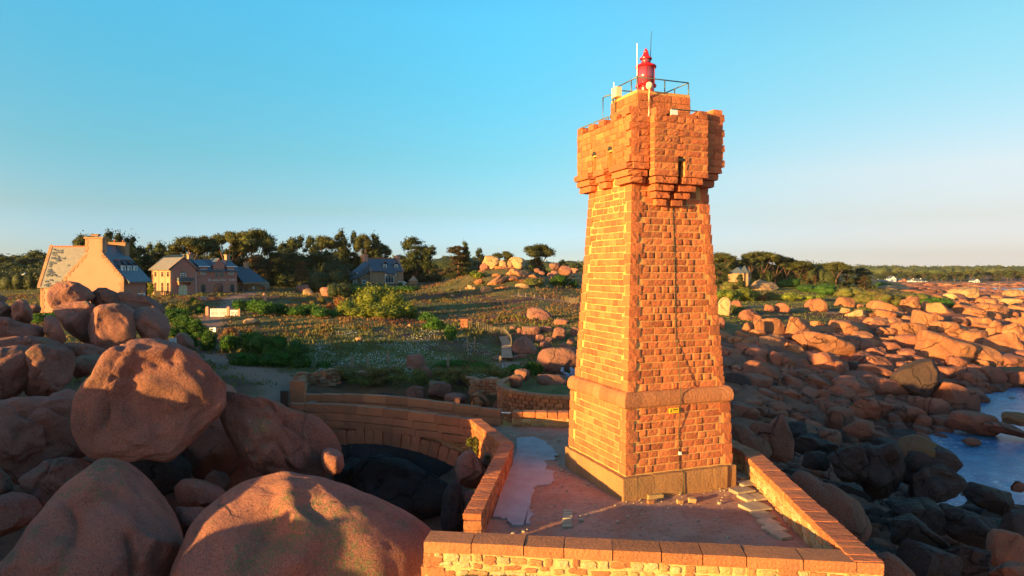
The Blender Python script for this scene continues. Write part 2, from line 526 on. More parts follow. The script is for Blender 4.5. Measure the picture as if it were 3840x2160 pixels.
M['house_stone'] = stone_mat('house_stone', (0.40, 0.22, 0.12), (0.30, 0.17, 0.11), 1.0, 0.2, var=0.4)
M['glass'] = simple_mat('window_glass', (0.02, 0.028, 0.04), (0.03, 0.04, 0.055), 0.8, 0.08, spec=0.9)
M['wood_dark'] = simple_mat('dark_wood', (0.05, 0.03, 0.02), (0.03, 0.02, 0.015), 6.0, 0.7)
M['wood_post'] = simple_mat('weathered_post', (0.26, 0.18, 0.11), (0.19, 0.13, 0.085), 6.0, 0.8)
M['bark'] = simple_mat('pine_bark', (0.15, 0.075, 0.045), (0.09, 0.05, 0.035), 1.6, 0.9, bumpd=0.05)
M['slab'] = simple_mat('worn_concrete_slab', (0.46, 0.36, 0.35), (0.38, 0.28, 0.27), 1.2, 0.95, bumpd=0.01, spec=0.15)
M['flat_slab'] = simple_mat('embedded_slab', (0.44, 0.34, 0.22), (0.34, 0.26, 0.18), 3.0, 0.8, bumpd=0.03, var=0.4)
M['sand'] = simple_mat('sand_path', (0.45, 0.30, 0.22), (0.36, 0.24, 0.18), 2.0, 0.9, bumpd=0.02)
M['lf_hedge'] = leaf_mat('hedge_leaf', (0.05, 0.12, 0.014), (0.08, 0.17, 0.02), (0.035, 0.075, 0.015), 0.9)
M['lf_yellow'] = leaf_mat('tamarisk_leaf', (0.22, 0.22, 0.025), (0.17, 0.19, 0.022), (0.09, 0.13, 0.02), 0.35)
M['lf_olive'] = leaf_mat('gorse_leaf', (0.17, 0.16, 0.035), (0.12, 0.12, 0.028), (0.18, 0.12, 0.04), 0.4)
M['lf_rust'] = leaf_mat('rusty_bracken', (0.28, 0.10, 0.04), (0.20, 0.09, 0.035), (0.24, 0.13, 0.05), 0.6)
M['lf_pine'] = leaf_mat('pine_needles', (0.085, 0.09, 0.022), (0.12, 0.11, 0.028), (0.045, 0.055, 0.018), 0.35)
M['lf_dark'] = leaf_mat('dark_conifer', (0.045, 0.058, 0.018), (0.075, 0.08, 0.022), (0.03, 0.04, 0.014), 0.35)
M['lf_brown'] = leaf_mat('brown_cypress', (0.11, 0.055, 0.025), (0.07, 0.05, 0.02), (0.04, 0.04, 0.015), 0.3)
M['lf_far'] = leaf_mat('far_wood_leaf', (0.06, 0.075, 0.025), (0.045, 0.055, 0.02), (0.085, 0.085, 0.03), 0.03)
M['lf_dry'] = leaf_mat('dry_heath', (0.34, 0.16, 0.06), (0.22, 0.15, 0.05), (0.20, 0.07, 0.05), 0.12)
M['lf_grass'] = leaf_mat('rough_grass', (0.13, 0.135, 0.035), (0.21, 0.17, 0.045), (0.09, 0.10, 0.03), 0.25)
M['petal'] = simple_mat('white_petal', (0.72, 0.74, 0.72), (0.66, 0.66, 0.66), 5.0, 0.6)

# ------------------------------------------------------------------ terrain
TY = [3, 12, 18, 24, 30, 36, 40, 44, 47, 50, 58, 66, 75, 85, 95, 110, 130, 150, 180, 250, 400, 700, 900, 1600, 3500]
TT = {
 -1500: [-5, -4, -3, -2.5, -1.5, -.8, 0, .3, .5, .7, 1, 1.4, 1.6, 2, 2.4, 3, 3.4, 3.8, 4.2, 5, 6, 8, 10, 14, 16],
 0:     [-5, -4, -3, -2.5, -1.5, -.8, 0, .3, .5, .6, .9, 1.2, 1.5, 1.9, 2.2, 2.6, 3.0, 3.4, 3.8, 5, 6, 8, 10, 14, 16],
 400:   [-5, -5, -4, -3.5, -2.2, -1.2, -.3, .2, .4, .6, .9, 1.2, 1.6, 2.0, 2.4, 3.0, 3.4, 3.8, 4.2, 5, 6, 8, 10, 14, 16],
 800:   [-6, -6, -6, -5, -3.5, -1.0, -.2, 0, .1, .3, .7, 1.1, 1.55, 2.0, 2.6, 3.3, 3.8, 4.1, 4.4, 5, 6, 8, 10, 14, 16],
 1050:  [-6, -6, -6.5, -6.5, -5, -.8, -.1, 0, .1, .25, .65, 1.1, 1.55, 2.0, 2.5, 3.1, 3.6, 4.0, 4.3, 5, 6, 8, 10, 14, 16],
 1180:  [-6, -6, -6.5, -6.5, -6, -4.5, -3.0, -1.5, -.2, .2, .6, 1.05, 1.55, 2.0, 2.3, 2.8, 3.3, 3.7, 4.2, 5, 6, 8, 10, 14, 16],
 1300:  [-6, -6, -6.5, -6.5, -6, -5, -4.2, -3.0, -.8, .1, .6, 1.05, 1.55, 2.0, 2.3, 2.8, 3.3, 3.7, 4.2, 5, 6, 8, 10, 14, 16],
 1600:  [-6, -6, -6.5, -6.5, -6, -5, -4.5, -3.2, -.9, 0, .3, .55, .9, 1.3, 1.7, 2.3, 2.8, 3.2, 4.0, 5, 6, 8, 10, 14, 16],
 1850:  [-5, -4, -3, -2.5, -3, -4, -4, -3.0, -1.2, -.4, -.2, .5, 1.2, 1.5, 1.8, 2.3, 2.9, 3.3, 4, 5, 6, 8, 10, 14, 16],
 1950:  [-5, -4, -2, -1.2, -1.0, -1.2, -1.0, -.7, -.5, -.4, -.2, .6, 1.3, 1.7, 2.0, 2.5, 3.0, 3.4, 4, 5, 6, 8, 10, 14, 16],
 2300:  [-5, -4, -2, -1.0, -.8, -.8, -.8, -.6, -.5, -.5, -.4, -.3, 1.6, 1.8, 2.0, 2.3, 2.7, 3.2, 3.6, 4.5, 6, 8, 10, 14, 16],
 2700:  [-5, -4, -2, -1.4, -2.5, -4, -4.6, -5, -5, -5, -4.6, -4.0, -3.3, -2.6, -1.9, -.9, .1, .9, 1.7, 3.2, 5, 8, 10, 14, 16],
 3000:  [-6, -5, -3, -2.5, -4, -5.2, -5.7, -6, -6.1, -6.2, -6.1, -5.7, -5.0, -4.2, -3.4, -2.2, -1.0, .1, 1.2, 2.6, 4.4, 7, 9, 13, 15],
 3300:  [-7, -6, -5, -5, -5.5, -6.5, -7, -7.4, -7.7, -7.9, -7.9, -7.4, -6.7, -5.8, -5.0, -3.8, -2.4, -1.1, -.1, 1.4, 1.0, -3.0, 1.0, 9, 13],
 3500:  [-7, -7, -6, -5.5, -6, -7, -7.5, -8.1, -8.4, -8.5, -8.5, -8.1, -7.4, -6.6, -5.8, -4.6, -3.4, -2.2, -1.2, -.6, -3.0, -4.2, .6, 9, 13],
 3840:  [-7, -7, -6.5, -6, -6.3, -7, -7.4, -7.9, -8.6, -9.5, -10, -10, -10, -9.5, -7.9, -6.2, -5, -4.2, -3.5, -3.8, -4.5, -4.2, .6, 9, 13],
 5500:  [-7, -8, -9, -10, -12, -12, -12, -12, -12, -12, -12, -12, -12, -12, -12, -11, -10, -8, -7, -7, -7, -6, 2, 9, 13],
}
_tc = np.array(sorted(TT)); _tz = np.array([TT[c] for c in _tc], float); _ly = np.log(TY)
from_y = lambda y: np.interp(np.log(np.maximum(y, 3.01)), _ly, np.arange(len(TY)))
TERR = [(-2.6, 16.4), (8.9, 15.1), (9.9, 26), (9.3, 33.5), (-.4, 33.5), (-2.0, 31.4), (-.9, 27), (-1.6, 18.8)]

def inside(poly, x, y):
    c = np.zeros(np.shape(x), bool)
    n = len(poly)
    for i in range(n):
        x1, y1 = poly[i]; x2, y2 = poly[(i + 1) % n]
        with np.errstate(divide='ignore', invalid='ignore'):
            k = ((y1 > y) != (y2 > y)) & (x < (x2 - x1) * (y - y1) / ((y2 - y1) + 1e-12) + x1)
        c ^= k
    return c

def ground_z(x, y, detail=True):
    x = np.atleast_1d(np.asarray(x, float)); y = np.atleast_1d(np.asarray(y, float))
    col = 1920 + x / np.maximum(y, 3.0) * FOC
    fi = from_y(y); i0 = np.clip(np.floor(fi).astype(int), 0, len(TY) - 2); fr = fi - i0
    fr = fr * fr * (3 - 2 * fr) * 0.5 + fr * 0.5
    cj = np.interp(col, _tc, np.arange(len(_tc))); j0 = np.clip(np.floor(cj).astype(int), 0, len(_tc) - 2); fj = cj - j0
    fj = fj * fj * (3 - 2 * fj) * 0.5 + fj * 0.5
    z = (_tz[j0, i0] * (1 - fj) + _tz[j0 + 1, i0] * fj) * (1 - fr) + (_tz[j0, i0 + 1] * (1 - fj) + _tz[j0 + 1, i0 + 1] * fj) * fr
    d = ((x - (-1.5)) / 17.0) ** 2 + ((y - 150) / 22.0) ** 2
    z = z + 5.0 * np.exp(-d * 1.5)
    if detail:
        p = np.stack([x * .08, y * .08, x * 0], 1)
        rk = rockiness(x, y)
        z = z + fbm(p, 3, 3) * 0.35 * (0.4 + rk)
        q = np.stack([x * .5, y * .5, x * 0], 1)
        z = z + fbm(q, 9, 3) * (0.09 + 0.30 * rk) * np.clip((y - 30) / 12, 0.3, 1)
        z = np.where(y > 500, z + fbm(np.stack([x * .004, y * .004, x * 0], 1), 4, 3) * 2.5 * np.clip((y - 760) / 300, 0, 1), z)
    ter = inside(TERR, x, y)
    z = np.where(ter, np.minimum(z, -0.6), z)
    return z

def rockiness(x, y):
    col = 1920 + x / np.maximum(y, 3.0) * FOC
    r = 1 / (1 + np.exp(-(col - 2620) / 40))
    ylim = np.interp(col, [2600, 2800, 3000, 3150, 3300, 3450, 3600, 3840], [95, 100, 118, 122, 150, 190, 260, 2000])
    r = r * (1 / (1 + np.exp((y - ylim) / 4)))
    near = 1 / (1 + np.exp((y - np.where((col > 1150) & (col < 1900), 47, 42)) / 1.2))
    return np.clip(np.maximum(r, near), 0, 1)

def hit(px, py):
    """first terrain point on the sight line through a pixel of the photograph"""
    ys = np.exp(np.linspace(math.log(14), math.log(2500), 900))
    xs = (px - 1920.0) / FOC * ys
    zs = EYE - (py - HOR) / FOC * ys
    g = ground_z(xs, ys, False)
    k = np.argmax(zs < g)
    if not (zs < g).any(): return np.array([xs[-1], ys[-1], g[-1]])
    return np.array([xs[k], ys[k], g[k]])

def axis(lo, a, b, hi, step, grow):
    m = list(np.arange(a, b, step))
    s = step; v = b
    while v < hi:
        m.append(v); s *= grow; v += s
    m.append(hi)
    s = step; v = a - step; l = []
    while v > lo:
        l.append(v); s *= grow; v -= s
    l.append(lo)
    return np.array(sorted(l) + m)

gx = axis(-2600, -45, 80, 3200, 0.55, 1.07)
gy = axis(-60, 14, 135, 4200, 0.55, 1.055)
XX, YY = np.meshgrid(gx, gy)
xf, yf = XX.ravel(), YY.ravel()
zf = ground_z(xf, yf)
nx, ny = len(gx), len(gy)
idx = np.arange(nx * ny).reshape(ny, nx)
quads = np.stack([idx[:-1, :-1], idx[:-1, 1:], idx[1:, 1:], idx[1:, :-1]], -1).reshape(-1, 4)
rk_attr = rockiness(xf, yf)

def poly_px(pts):
    return [tuple(hit(*p)[:2]) for p in pts]

def seg_dist(x, y, pts):
    d = np.full(x.shape, 1e9)
    for (x1, y1), (x2, y2) in zip(pts[:-1], pts[1:]):
        L = (x2 - x1) ** 2 + (y2 - y1) ** 2 + 1e-9
        t = np.clip(((x - x1) * (x2 - x1) + (y - y1) * (y2 - y1)) / L, 0, 1)
        d = np.minimum(d, np.hypot(x - x1 - t * (x2 - x1), y - y1 - t * (y2 - y1)))
    return d

TR = []
TR.append((poly_px([(1060, 1500), (1080, 1440), (960, 1400), (860, 1365), (780, 1335)]), 1.35))
TR.append((poly_px([(780, 1225), (800, 1195), (850, 1165), (880, 1120), (960, 1092)]), 1.7))
TR.append((poly_px([(700, 1260), (780, 1225)]), 1.2))
TR.append((poly_px([(1930, 1380), (1915, 1362)]), 1.3))
TR.append((poly_px([(1940, 1110), (2060, 1125), (2160, 1135)]), 1.0))
TR.append((poly_px([(2790, 1118), (2960, 1122), (3080, 1120)]), 1.4))
TR.append((poly_px([(2770, 1150), (2860, 1150), (2960, 1160), (3100, 1172), (3200, 1170)]), 1.0))
pth = np.zeros(len(xf))
for pts, w in TR:
    wob = fbm(np.stack([xf * .4, yf * .4, xf * 0], 1), 40, 2) * 0.5
    pth = np.maximum(pth, 1 / (1 + np.exp((seg_dist(xf, yf, pts) - w + wob) / 0.25)))
colf = 1920 + xf / np.maximum(yf, 3.0) * FOC
beach = 0.8 * ((yf > 705) & (yf < 745) & (colf > 3100)).astype(float)
pth = np.maximum(pth, beach)
flat = ((yf > 230) & (yf < 700) & (colf > 3430)).astype(float)

tmat, ns, ls, b = nmat('coastal_ground')
geo = ns.new('ShaderNodeNewGeometry'); pos = geo.outputs['Position']
a_r = ns.new('ShaderNodeAttribute'); a_r.attribute_name = 'rock'
a_p = ns.new('ShaderNodeAttribute'); a_p.attribute_name = 'track'
a_f = ns.new('ShaderNodeAttribute'); a_f.attribute_name = 'flat'
n1 = noise_tex(ns, ls, 0.055, 5, 0.6, pos)
n2 = noise_tex(ns, ls, 0.5, 6, 0.75, pos)
n3 = noise_tex(ns, ls, 2.5, 6, 0.8, pos)
veg = mixc(ns, ls, ramp_(ns, ls, n2.outputs[0], [(0.40, 0.0), (0.62, 1.0)]), (0.085, 0.09, 0.028), (0.20, 0.14, 0.05))
veg = mixc(ns, ls, ramp_(ns, ls, n1.outputs[0], [(0.50, 0.0), (0.58, 1.0)]), veg, (0.14, 0.055, 0.045))
veg = mixc(ns, ls, math_(ns, ls, 'MULTIPLY', ramp_(ns, ls, n3.outputs[0], [(0.5, 0.0), (0.65, 1.0)]), 0.5), veg, (0.24, 0.17, 0.06))
rockc = mixc(ns, ls, ramp_(ns, ls, n2.outputs[0], [(0.38, 0.0), (0.64, 1.0)]), (0.34, 0.12, 0.068), (0.20, 0.075, 0.052))
rockc = mixc(ns, ls, ramp_(ns, ls, n3.outputs[0], [(0.54, 0.0), (0.70, 0.7)]), rockc, (0.09, 0.05, 0.045))
spz = ns.new('ShaderNodeSeparateXYZ'); ls.new(pos, spz.inputs[0])
tz = math_(ns, ls, 'ADD', spz.outputs['Z'], math_(ns, ls, 'MULTIPLY', n1.outputs[0], 3.0))
tm = ramp_(ns, ls, math_(ns, ls, 'MULTIPLY', math_(ns, ls, 'ADD', tz, 8.0), 0.1), [(0.16, 0.75), (0.45, 0.0)])
rockc = mixc(ns, ls, tm, rockc, (0.045, 0.026, 0.026))
flatc = mixc(ns, ls, ramp_(ns, ls, n1.outputs[0], [(0.42, 0.0), (0.58, 1.0)]), (0.30, 0.12, 0.08), (0.38, 0.19, 0.11))
c = mixc(ns, ls, a_r.outputs['Fac'], veg, rockc)
c = mixc(ns, ls, a_f.outputs['Fac'], c, flatc)
pc = mixc(ns, ls, n2.outputs[0], (0.42, 0.215, 0.145), (0.26, 0.13, 0.095))
c = mixc(ns, ls, a_p.outputs['Fac'], c, pc)
ls.new(c, b.inputs['Base Color'])
b.inputs['Roughness'].default_value = 0.95
b.inputs['Specular IOR Level'].default_value = 0.1
nr = bump(ns, ls, b, n2.outputs[0], 0.35, 0.8)
bump(ns, ls, b, n3.outputs[0], 0.08, 1.0, nr)
me = fast_mesh('ground', np.stack([xf, yf, zf], 1), quads, True,
               {'rock': ('POINT', rk_attr), 'track': ('POINT', pth), 'flat': ('POINT', flat)})
struct(link('ground', me, tmat))

sx = axis(-30, 18, 90, 6000, 0.5, 1.09); sy = axis(-300, 20, 130, 9000, 0.5, 1.09)
SX, SY = np.meshgrid(sx, sy); a, b2 = SX.ravel(), SY.ravel()
wv = fbm(np.stack([a * .9 + b2 * .3, b2 * .55, a * 0], 1), 60, 3) * 0.07 + fbm(np.stack([a * .22, b2 * .22, a * 0], 1), 61, 2) * 0.07
idx = np.arange(len(sx) * len(sy)).reshape(len(sy), len(sx))
sq = np.stack([idx[:-1, :-1], idx[:-1, 1:], idx[1:, 1:], idx[1:, :-1]], -1).reshape(-1, 4)
m, ns, ls, b = nmat('sea_water')
geo = ns.new('ShaderNodeNewGeometry')
w1 = noise_tex(ns, ls, 2.6, 5, 0.65, geo.outputs['Position'])
w2 = noise_tex(ns, ls, 0.5, 5, 0.7, geo.outputs['Position'])
c = mixc(ns, ls, ramp_(ns, ls, w2.outputs[0], [(0.35, 0.0), (0.65, 1.0)]), (0.03, 0.12, 0.26), (0.07, 0.20, 0.36))
foam = noise_tex(ns, ls, 1.5, 8, 0.8, geo.outputs['Position'])
sm = noise_tex(ns, ls, 0.12, 2, 0.5, geo.outputs['Position'])
fm = math_(ns, ls, 'MULTIPLY', ramp_(ns, ls, foam.outputs[0], [(0.54, 0.0), (0.62, 1.0)]), ramp_(ns, ls, sm.outputs[0], [(0.44, 0.0), (0.60, 0.9)]))
c = mixc(ns, ls, fm, c, (0.5, 0.55, 0.6))
ls.new(c, b.inputs['Base Color'])
b.inputs['Roughness'].default_value = 0.18
b.inputs['IOR'].default_value = 1.33
bump(ns, ls, b, w1.outputs[0], 0.14, 1.0)
me = fast_mesh('sea', np.stack([a, b2, -8.0 + wv], 1), sq, True)
struct(link('sea', me, m))
def sheet(name, pts, z, mat, kind='structure'):
    me = D.meshes.new(name)
    me.from_pydata([(x, y, z) for x, y in pts], [], [tuple(range(len(pts)))])
    me.materials.append(mat)
    o = link(name, me)
    if kind: o['kind'] = kind
    return o
M['sea'] = m
pool = []
for k in range(36):
    t = 2 * math.pi * k / 36
    rr = 1 + .22 * math.sin(3 * t + 1) + .12 * math.sin(7 * t)
    pool.append((320 + 46 * rr * math.cos(t), 445 + 38 * rr * math.sin(t)))
sheet('tidal_pool', pool, float(ground_z([320], [445])[0]) + 0.5, m)

# ------------------------------------------------------------------ stone pieces
def block_variants(kind, n, seed):
    """kind 'face': rough front only. 'cube': rough on all sides. 'rubble': irregular outline"""
    out = []
    r = np.random.default_rng(seed)
    for k in range(n):
        V, F = [], []
        if kind in ('face', 'rubble'):
            nu, nv = 5, 4
            us = np.linspace(-.5, .5, nu); vs_ = np.linspace(-.5, .5, nv)
            for j in range(nv):
                for i in range(nu):
                    u, v = us[i], vs_[j]
                    edge = (i in (0, nu - 1)) or (j in (0, nv - 1))
                    y = -.5 + (0.0 if edge else -r.uniform(.0, .13))
                    if edge: y += .05 + r.uniform(-.02, .03)
                    if kind == 'rubble':
                        ang = math.atan2(v * 1.2, u)
                        sq_ = max(abs(u), abs(v)) / (math.hypot(u, v) + 1e-6)
                        kx = 0.62 + .38 * sq_
                        u *= kx; v *= kx
                        u += r.uniform(-.08, .08); v += r.uniform(-.09, .09)
                    else:
                        u += r.uniform(-.012, .012) if not edge else r.uniform(-.008, .008)
                        v += r.uniform(-.015, .015) if edge else 0
                    V.append((u, y, v))
            for j in range(nv - 1):
                for i in range(nu - 1):
                    a_ = j * nu + i
                    F.append((a_, a_ + 1, a_ + 1 + nu, a_ + nu))
            ring = [i for i in range(nu)] + [j * nu + nu - 1 for j in range(1, nv)] + [(nv - 1) * nu + i for i in range(nu - 2, -1, -1)] + [j * nu for j in range(nv - 2, 0, -1)]
            base = len(V)
            for q in ring: V.append((V[q][0], .5, V[q][2]))
            for s in range(len(ring)):
                t = (s + 1) % len(ring)
                F.append((ring[t], ring[s], base + s, base + t))
        else:
            g = 3
            key = {}
            def vid(p):
                kk = tuple(round(c, 4) for c in p)
                if kk not in key:
                    key[kk] = len(V)
                    q = np.array(p)
                    L = np.abs(q).max()
                    ex = (np.abs(q) > .49).sum()
                    if kind == 'long':
                        q = q * (1 - np.array([.006, .03, .03]) * (ex > 1))
                        q = q + r.uniform(-.012, .012, 3) * np.array([.3, 1, 1])
                    else:
                        q = q * (1 - (.03 if ex == 2 else (.05 if ex == 3 else 0)))
                        q = q + r.uniform(-.03, .03, 3) * (1 if ex < 3 else .5)
                    V.append(tuple(q))
                return key[kk]
            for ax in range(3):
                for sgn in (-1, 1):
                    for i in range(g):
                        for j in range(g):
                            c4 = []
                            for (di, dj) in ((0, 0), (1, 0), (1, 1), (0, 1)):
                                a1 = -.5 + (i + di) / g; a2 = -.5 + (j + dj) / g
                                p = [0, 0, 0]; p[ax] = .5 * sgn; p[(ax + 1) % 3] = a1; p[(ax + 2) % 3] = a2
                                c4.append(vid(p))
                            F.append(tuple(c4) if sgn > 0 else tuple(c4[::-1]))
        out.append((np.array(V), F))
    return out

VAR = {'face': block_variants('face', 14, 1), 'cube': block_variants('cube', 10, 2), 'rubble': block_variants('rubble', 12, 3), 'long': block_variants('long', 8, 4)}
_vm = {}
def vmesh(kind, i, mat):
    k = (kind, i, mat)
    if k not in _vm:
        V, F = VAR[kind][i]
        me = D.meshes.new(kind + '_stone')
        me.from_pydata([tuple(p) for p in V], [], F)
        me.materials.append(M[mat])
        _vm[k] = me
    return _vm[k]

def frame(c, X, Y, Z, dims):
    X, Y, Z = [np.array(a, float) / np.linalg.norm(a) for a in (X, Y, Z)]
    m4 = np.eye(4)
    m4[:3, 0] = X * dims[0]; m4[:3, 1] = Y * dims[1]; m4[:3, 2] = Z * dims[2]; m4[:3, 3] = c
    return m4

class Stones:
    def __init__(self, parent):
        self.parent = parent; self.items = []; self.inv = wmat(parent).inverted()
    def add(self, name, kind, mat, m4, vis=True):
        self.items.append((name, kind, int(rng.integers(len(VAR[kind]))), mat, m4, vis))
    def finish(self, limit=300):
        by = {}
        for it in self.items: by.setdefault(it[0], []).append(it)
        for name, its in by.items():
            def size(it):
                m4 = it[4]
                return (np.linalg.norm(m4[:3, 0]) * np.linalg.norm(m4[:3, 2])) / max(m4[1, 3], 1) ** 2 if it[5] else -1
            its.sort(key=size, reverse=True)
            nobj = sum(1 for i in its if i[5])
            nobj = min(nobj, limit)
            for it in its[:nobj]:
                o = D.objects.new(name, vmesh(it[1], it[2], it[3]))
                COL.objects.link(o)
                o.parent = self.parent
                o.matrix_parent_inverse = self.inv
                o.matrix_basis = Matrix(it[4].tolist())
            rest = its[nobj:]
            mats = sorted(set(i[3] for i in rest))
            for mt in mats:
                Vs, Fs, tone, n = [], [], [], 0
                for it in rest:
                    if it[3] != mt: continue
                    V, F = VAR[it[1]][it[2]]
                    Vs.append(V @ it[4][:3, :3].T + it[4][:3, 3])
                    Fs.append(np.array(F) + n); n += len(V)
                    tone.append(np.full(len(V), rng.random()))
                me = fast_mesh(name + '_courses', np.concatenate(Vs), np.concatenate(Fs), False, {'tone': ('POINT', np.concatenate(tone))})
                o = link(name + '_courses', me, M[mt], self.parent)
                o['kind'] = 'stuff'

# ------------------------------------------------------------------ the tower
CT = np.array([4.92, 25.0, 0.0])
e1 = np.array([math.cos(R(21)), math.sin(R(21)), 0.0]); e2 = np.array([-e1[1], e1[0], 0.0]); ez = np.array([0, 0, 1.0])
def tp(a, b_, z): return CT + a * e1 + b_ * e2 + z * ez
def hz(z):
    if z < 3.2: return float(np.interp(z, [.775, 2.96], [2.12, 2.06]))
    return float(np.interp(z, [3.45, 10.6], [1.93, 1.52]))

tower = thing('lighthouse_tower', 'tall tapered square lighthouse tower of orange pink granite blocks with a corbelled battlement head', 'lighthouse', tuple(CT))
S = Stones(tower)
core = MB()
def frustum(mb, zs, hs, off=0.0):
    V = []
    for z, h in zip(zs, hs):
        h = h - off
        for a, b_ in ((-h, -h), (h, -h), (h, h), (-h, h)): V.append(tp(a, b_, z))
    F = []
    for i in range(len(zs) - 1):
        for k in range(4):
            F.append((4 * i + k, 4 * i + (k + 1) % 4, 4 * i + 4 + (k + 1) % 4, 4 * i + 4 + k))
    F += [(3, 2, 1, 0), tuple(4 * (len(zs) - 1) + k for k in range(4))]
    mb.add(V, F)
frustum(core, [0.3, .775, 2.99], [2.12, 2.12, 2.06], 0.012)
frustum(core, [2.991, 11.2], [1.95, 1.49], 0.012)
link('mortar_core', core.mesh('mortar_core'), M['mortar'], tower)

SIDES = [(-e2, e1, True), (-e1, e2, True), (e2, -e1, False), (e1, -e2, False)]
def rough_face(z0, z1, nrow, n, u, vis, qw, mat='stone', hfun=hz, name='wall_stone', wmin=.26, wmax=.52, dep=.11, proud=0.0):
    dz = (z1 - z0) / nrow
    for r_ in range(nrow):
        za, zb = z0 + r_ * dz, z0 + (r_ + 1) * dz
        zm = (za + zb) / 2
        h = hfun(zm)
        slope = (hfun(za) - hfun(zb)) / dz
        q0 = qw(r_, 0); q1 = qw(r_, 1)
        t = -h + q0 + .012; end = h - q1 - .012
        while t < end - .05:
            w = rng.uniform(wmin, wmax)
            if end - (t + w) < wmin * .8: w = end - t
            hh = dz - .026 - (0.008 * rng.random())
            c = CT + n * (h - dep / 2 + proud + rng.uniform(-.005, .008)) + u * (t + w / 2) + ez * (zm + rng.uniform(-.004, .004))
            up = ez - n * slope
            S.add(name, 'face', mat, frame(c, u, -n, up, (w - .026, dep, hh)), vis)
            t += w

QH = .355
for n, u, vis in SIDES:
    sf = 0 if (n is SIDES[0][0]) else 1
    def qw(r_, side, z0=3.45, dz=7.0 / 30, sf=sf):
        zm = z0 + (r_ + .5) * dz
        k = int((zm - .775) / QH)
        return (.47 if (k + sf + side) % 2 else .33)
    rough_face(3.47, 10.46, 30, n, u, vis, qw)
    rough_face(.80, 2.95, 9, n, u, vis, lambda r_, side, f=qw: f(r_, side, .80, 2.15 / 9))

for ca, cb in ((-1, -1), (1, -1), (-1, 1), (1, 1)):
    z = .79; k = 0
    while z < 10.45:
        zz = min(z + QH, 10.47)
        if z < 2.95 < zz: zz = 2.95
        zm = (z + zz) / 2
        if 2.94 < zm < 3.46:
            z = 3.46; k = int((z + .05 - .775) / QH); continue
        h = hz(zm)
        kk = int((zm - .775) / QH)
        wa = .44 if kk % 2 else .30
        wb = .30 if kk % 2 else .44
        c = tp(ca * (h - wa / 2 + .012), cb * (h - wb / 2 + .022), zm)
        vis = not (ca > 0 and cb > 0)
        S.add('quoin', 'cube', 'quoin', frame(c, e1, e2, ez, (wa + .02, wb + .02, zz - z - .012)), vis)
        z = zz
pm = MB(); pm.box(tuple(tp(0, 0, .33)), (4.44, 4.44, .82), R(21))
link('plinth_core', pm.mesh('plinth_core'), M['plinth'], tower)
for n, u, vis in SIDES:
    nb = 4
    for k in range(nb):
        w = 4.57 / nb
        t = -2.285 + w * (k + .5)
        ww = w - .02
        if k == nb - 1: ww -= .5; t -= .25
        c = CT + n * (2.285 - .25) + u * (t) + ez * .33
        S.add('plinth_block', 'long', 'plinth', frame(c, u, -n, ez, (ww + .05, .52, .88)), vis)
prof = []
for k in range(9):
    t = math.pi * k / 8
    prof.append((k, t))
def torus_piece(n, u, t0, t1, m0, m1):
    """half round string course block between t0 and t1; m = 1 for a mitred end"""
    V, F = [], []
    pf = [(-.10, 2.965), (.08, 2.965), (.125, 3.02), (.145, 3.12), (.14, 3.24), (.11, 3.36), (.05, 3.45), (-.02, 3.485), (-.16, 3.485)]
    for e, mm in ((t0, m0), (t1, m1)):
        for d, z in pf:
            h = 2.02 + d
            tt = e
            if mm: tt = math.copysign(h, e)
            V.append(CT + n * h + u * tt + ez * z)
    k = len(pf)
    for i in range(k):
        j = (i + 1) % k
        F.append((i, j, j + k, i + k))
    F.append(tuple(range(k - 1, -1, -1))); F.append(tuple(range(k, 2 * k)))
    return V, F
for n, u, vis in SIDES:
    if not vis:
        mb = MB(); mb.add(*torus_piece(n, u, -2.0, 2.0, 1, 1)); link('string_course', mb.mesh('string_course'), M['smooth_stone'], tower); continue
    cuts = [-2.02, -1.55, -.95, -.40, .12, .66, 1.2, 1.66, 2.02]
    for k in range(len(cuts) - 1):
        mb = MB(); mb.add(*torus_piece(n, u, cuts[k] + .007, cuts[k + 1] - .007, k == 0, k == len(cuts) - 2))
        link('string_course_block', mb.mesh('string_course_block'), M['smooth_stone'], tower)

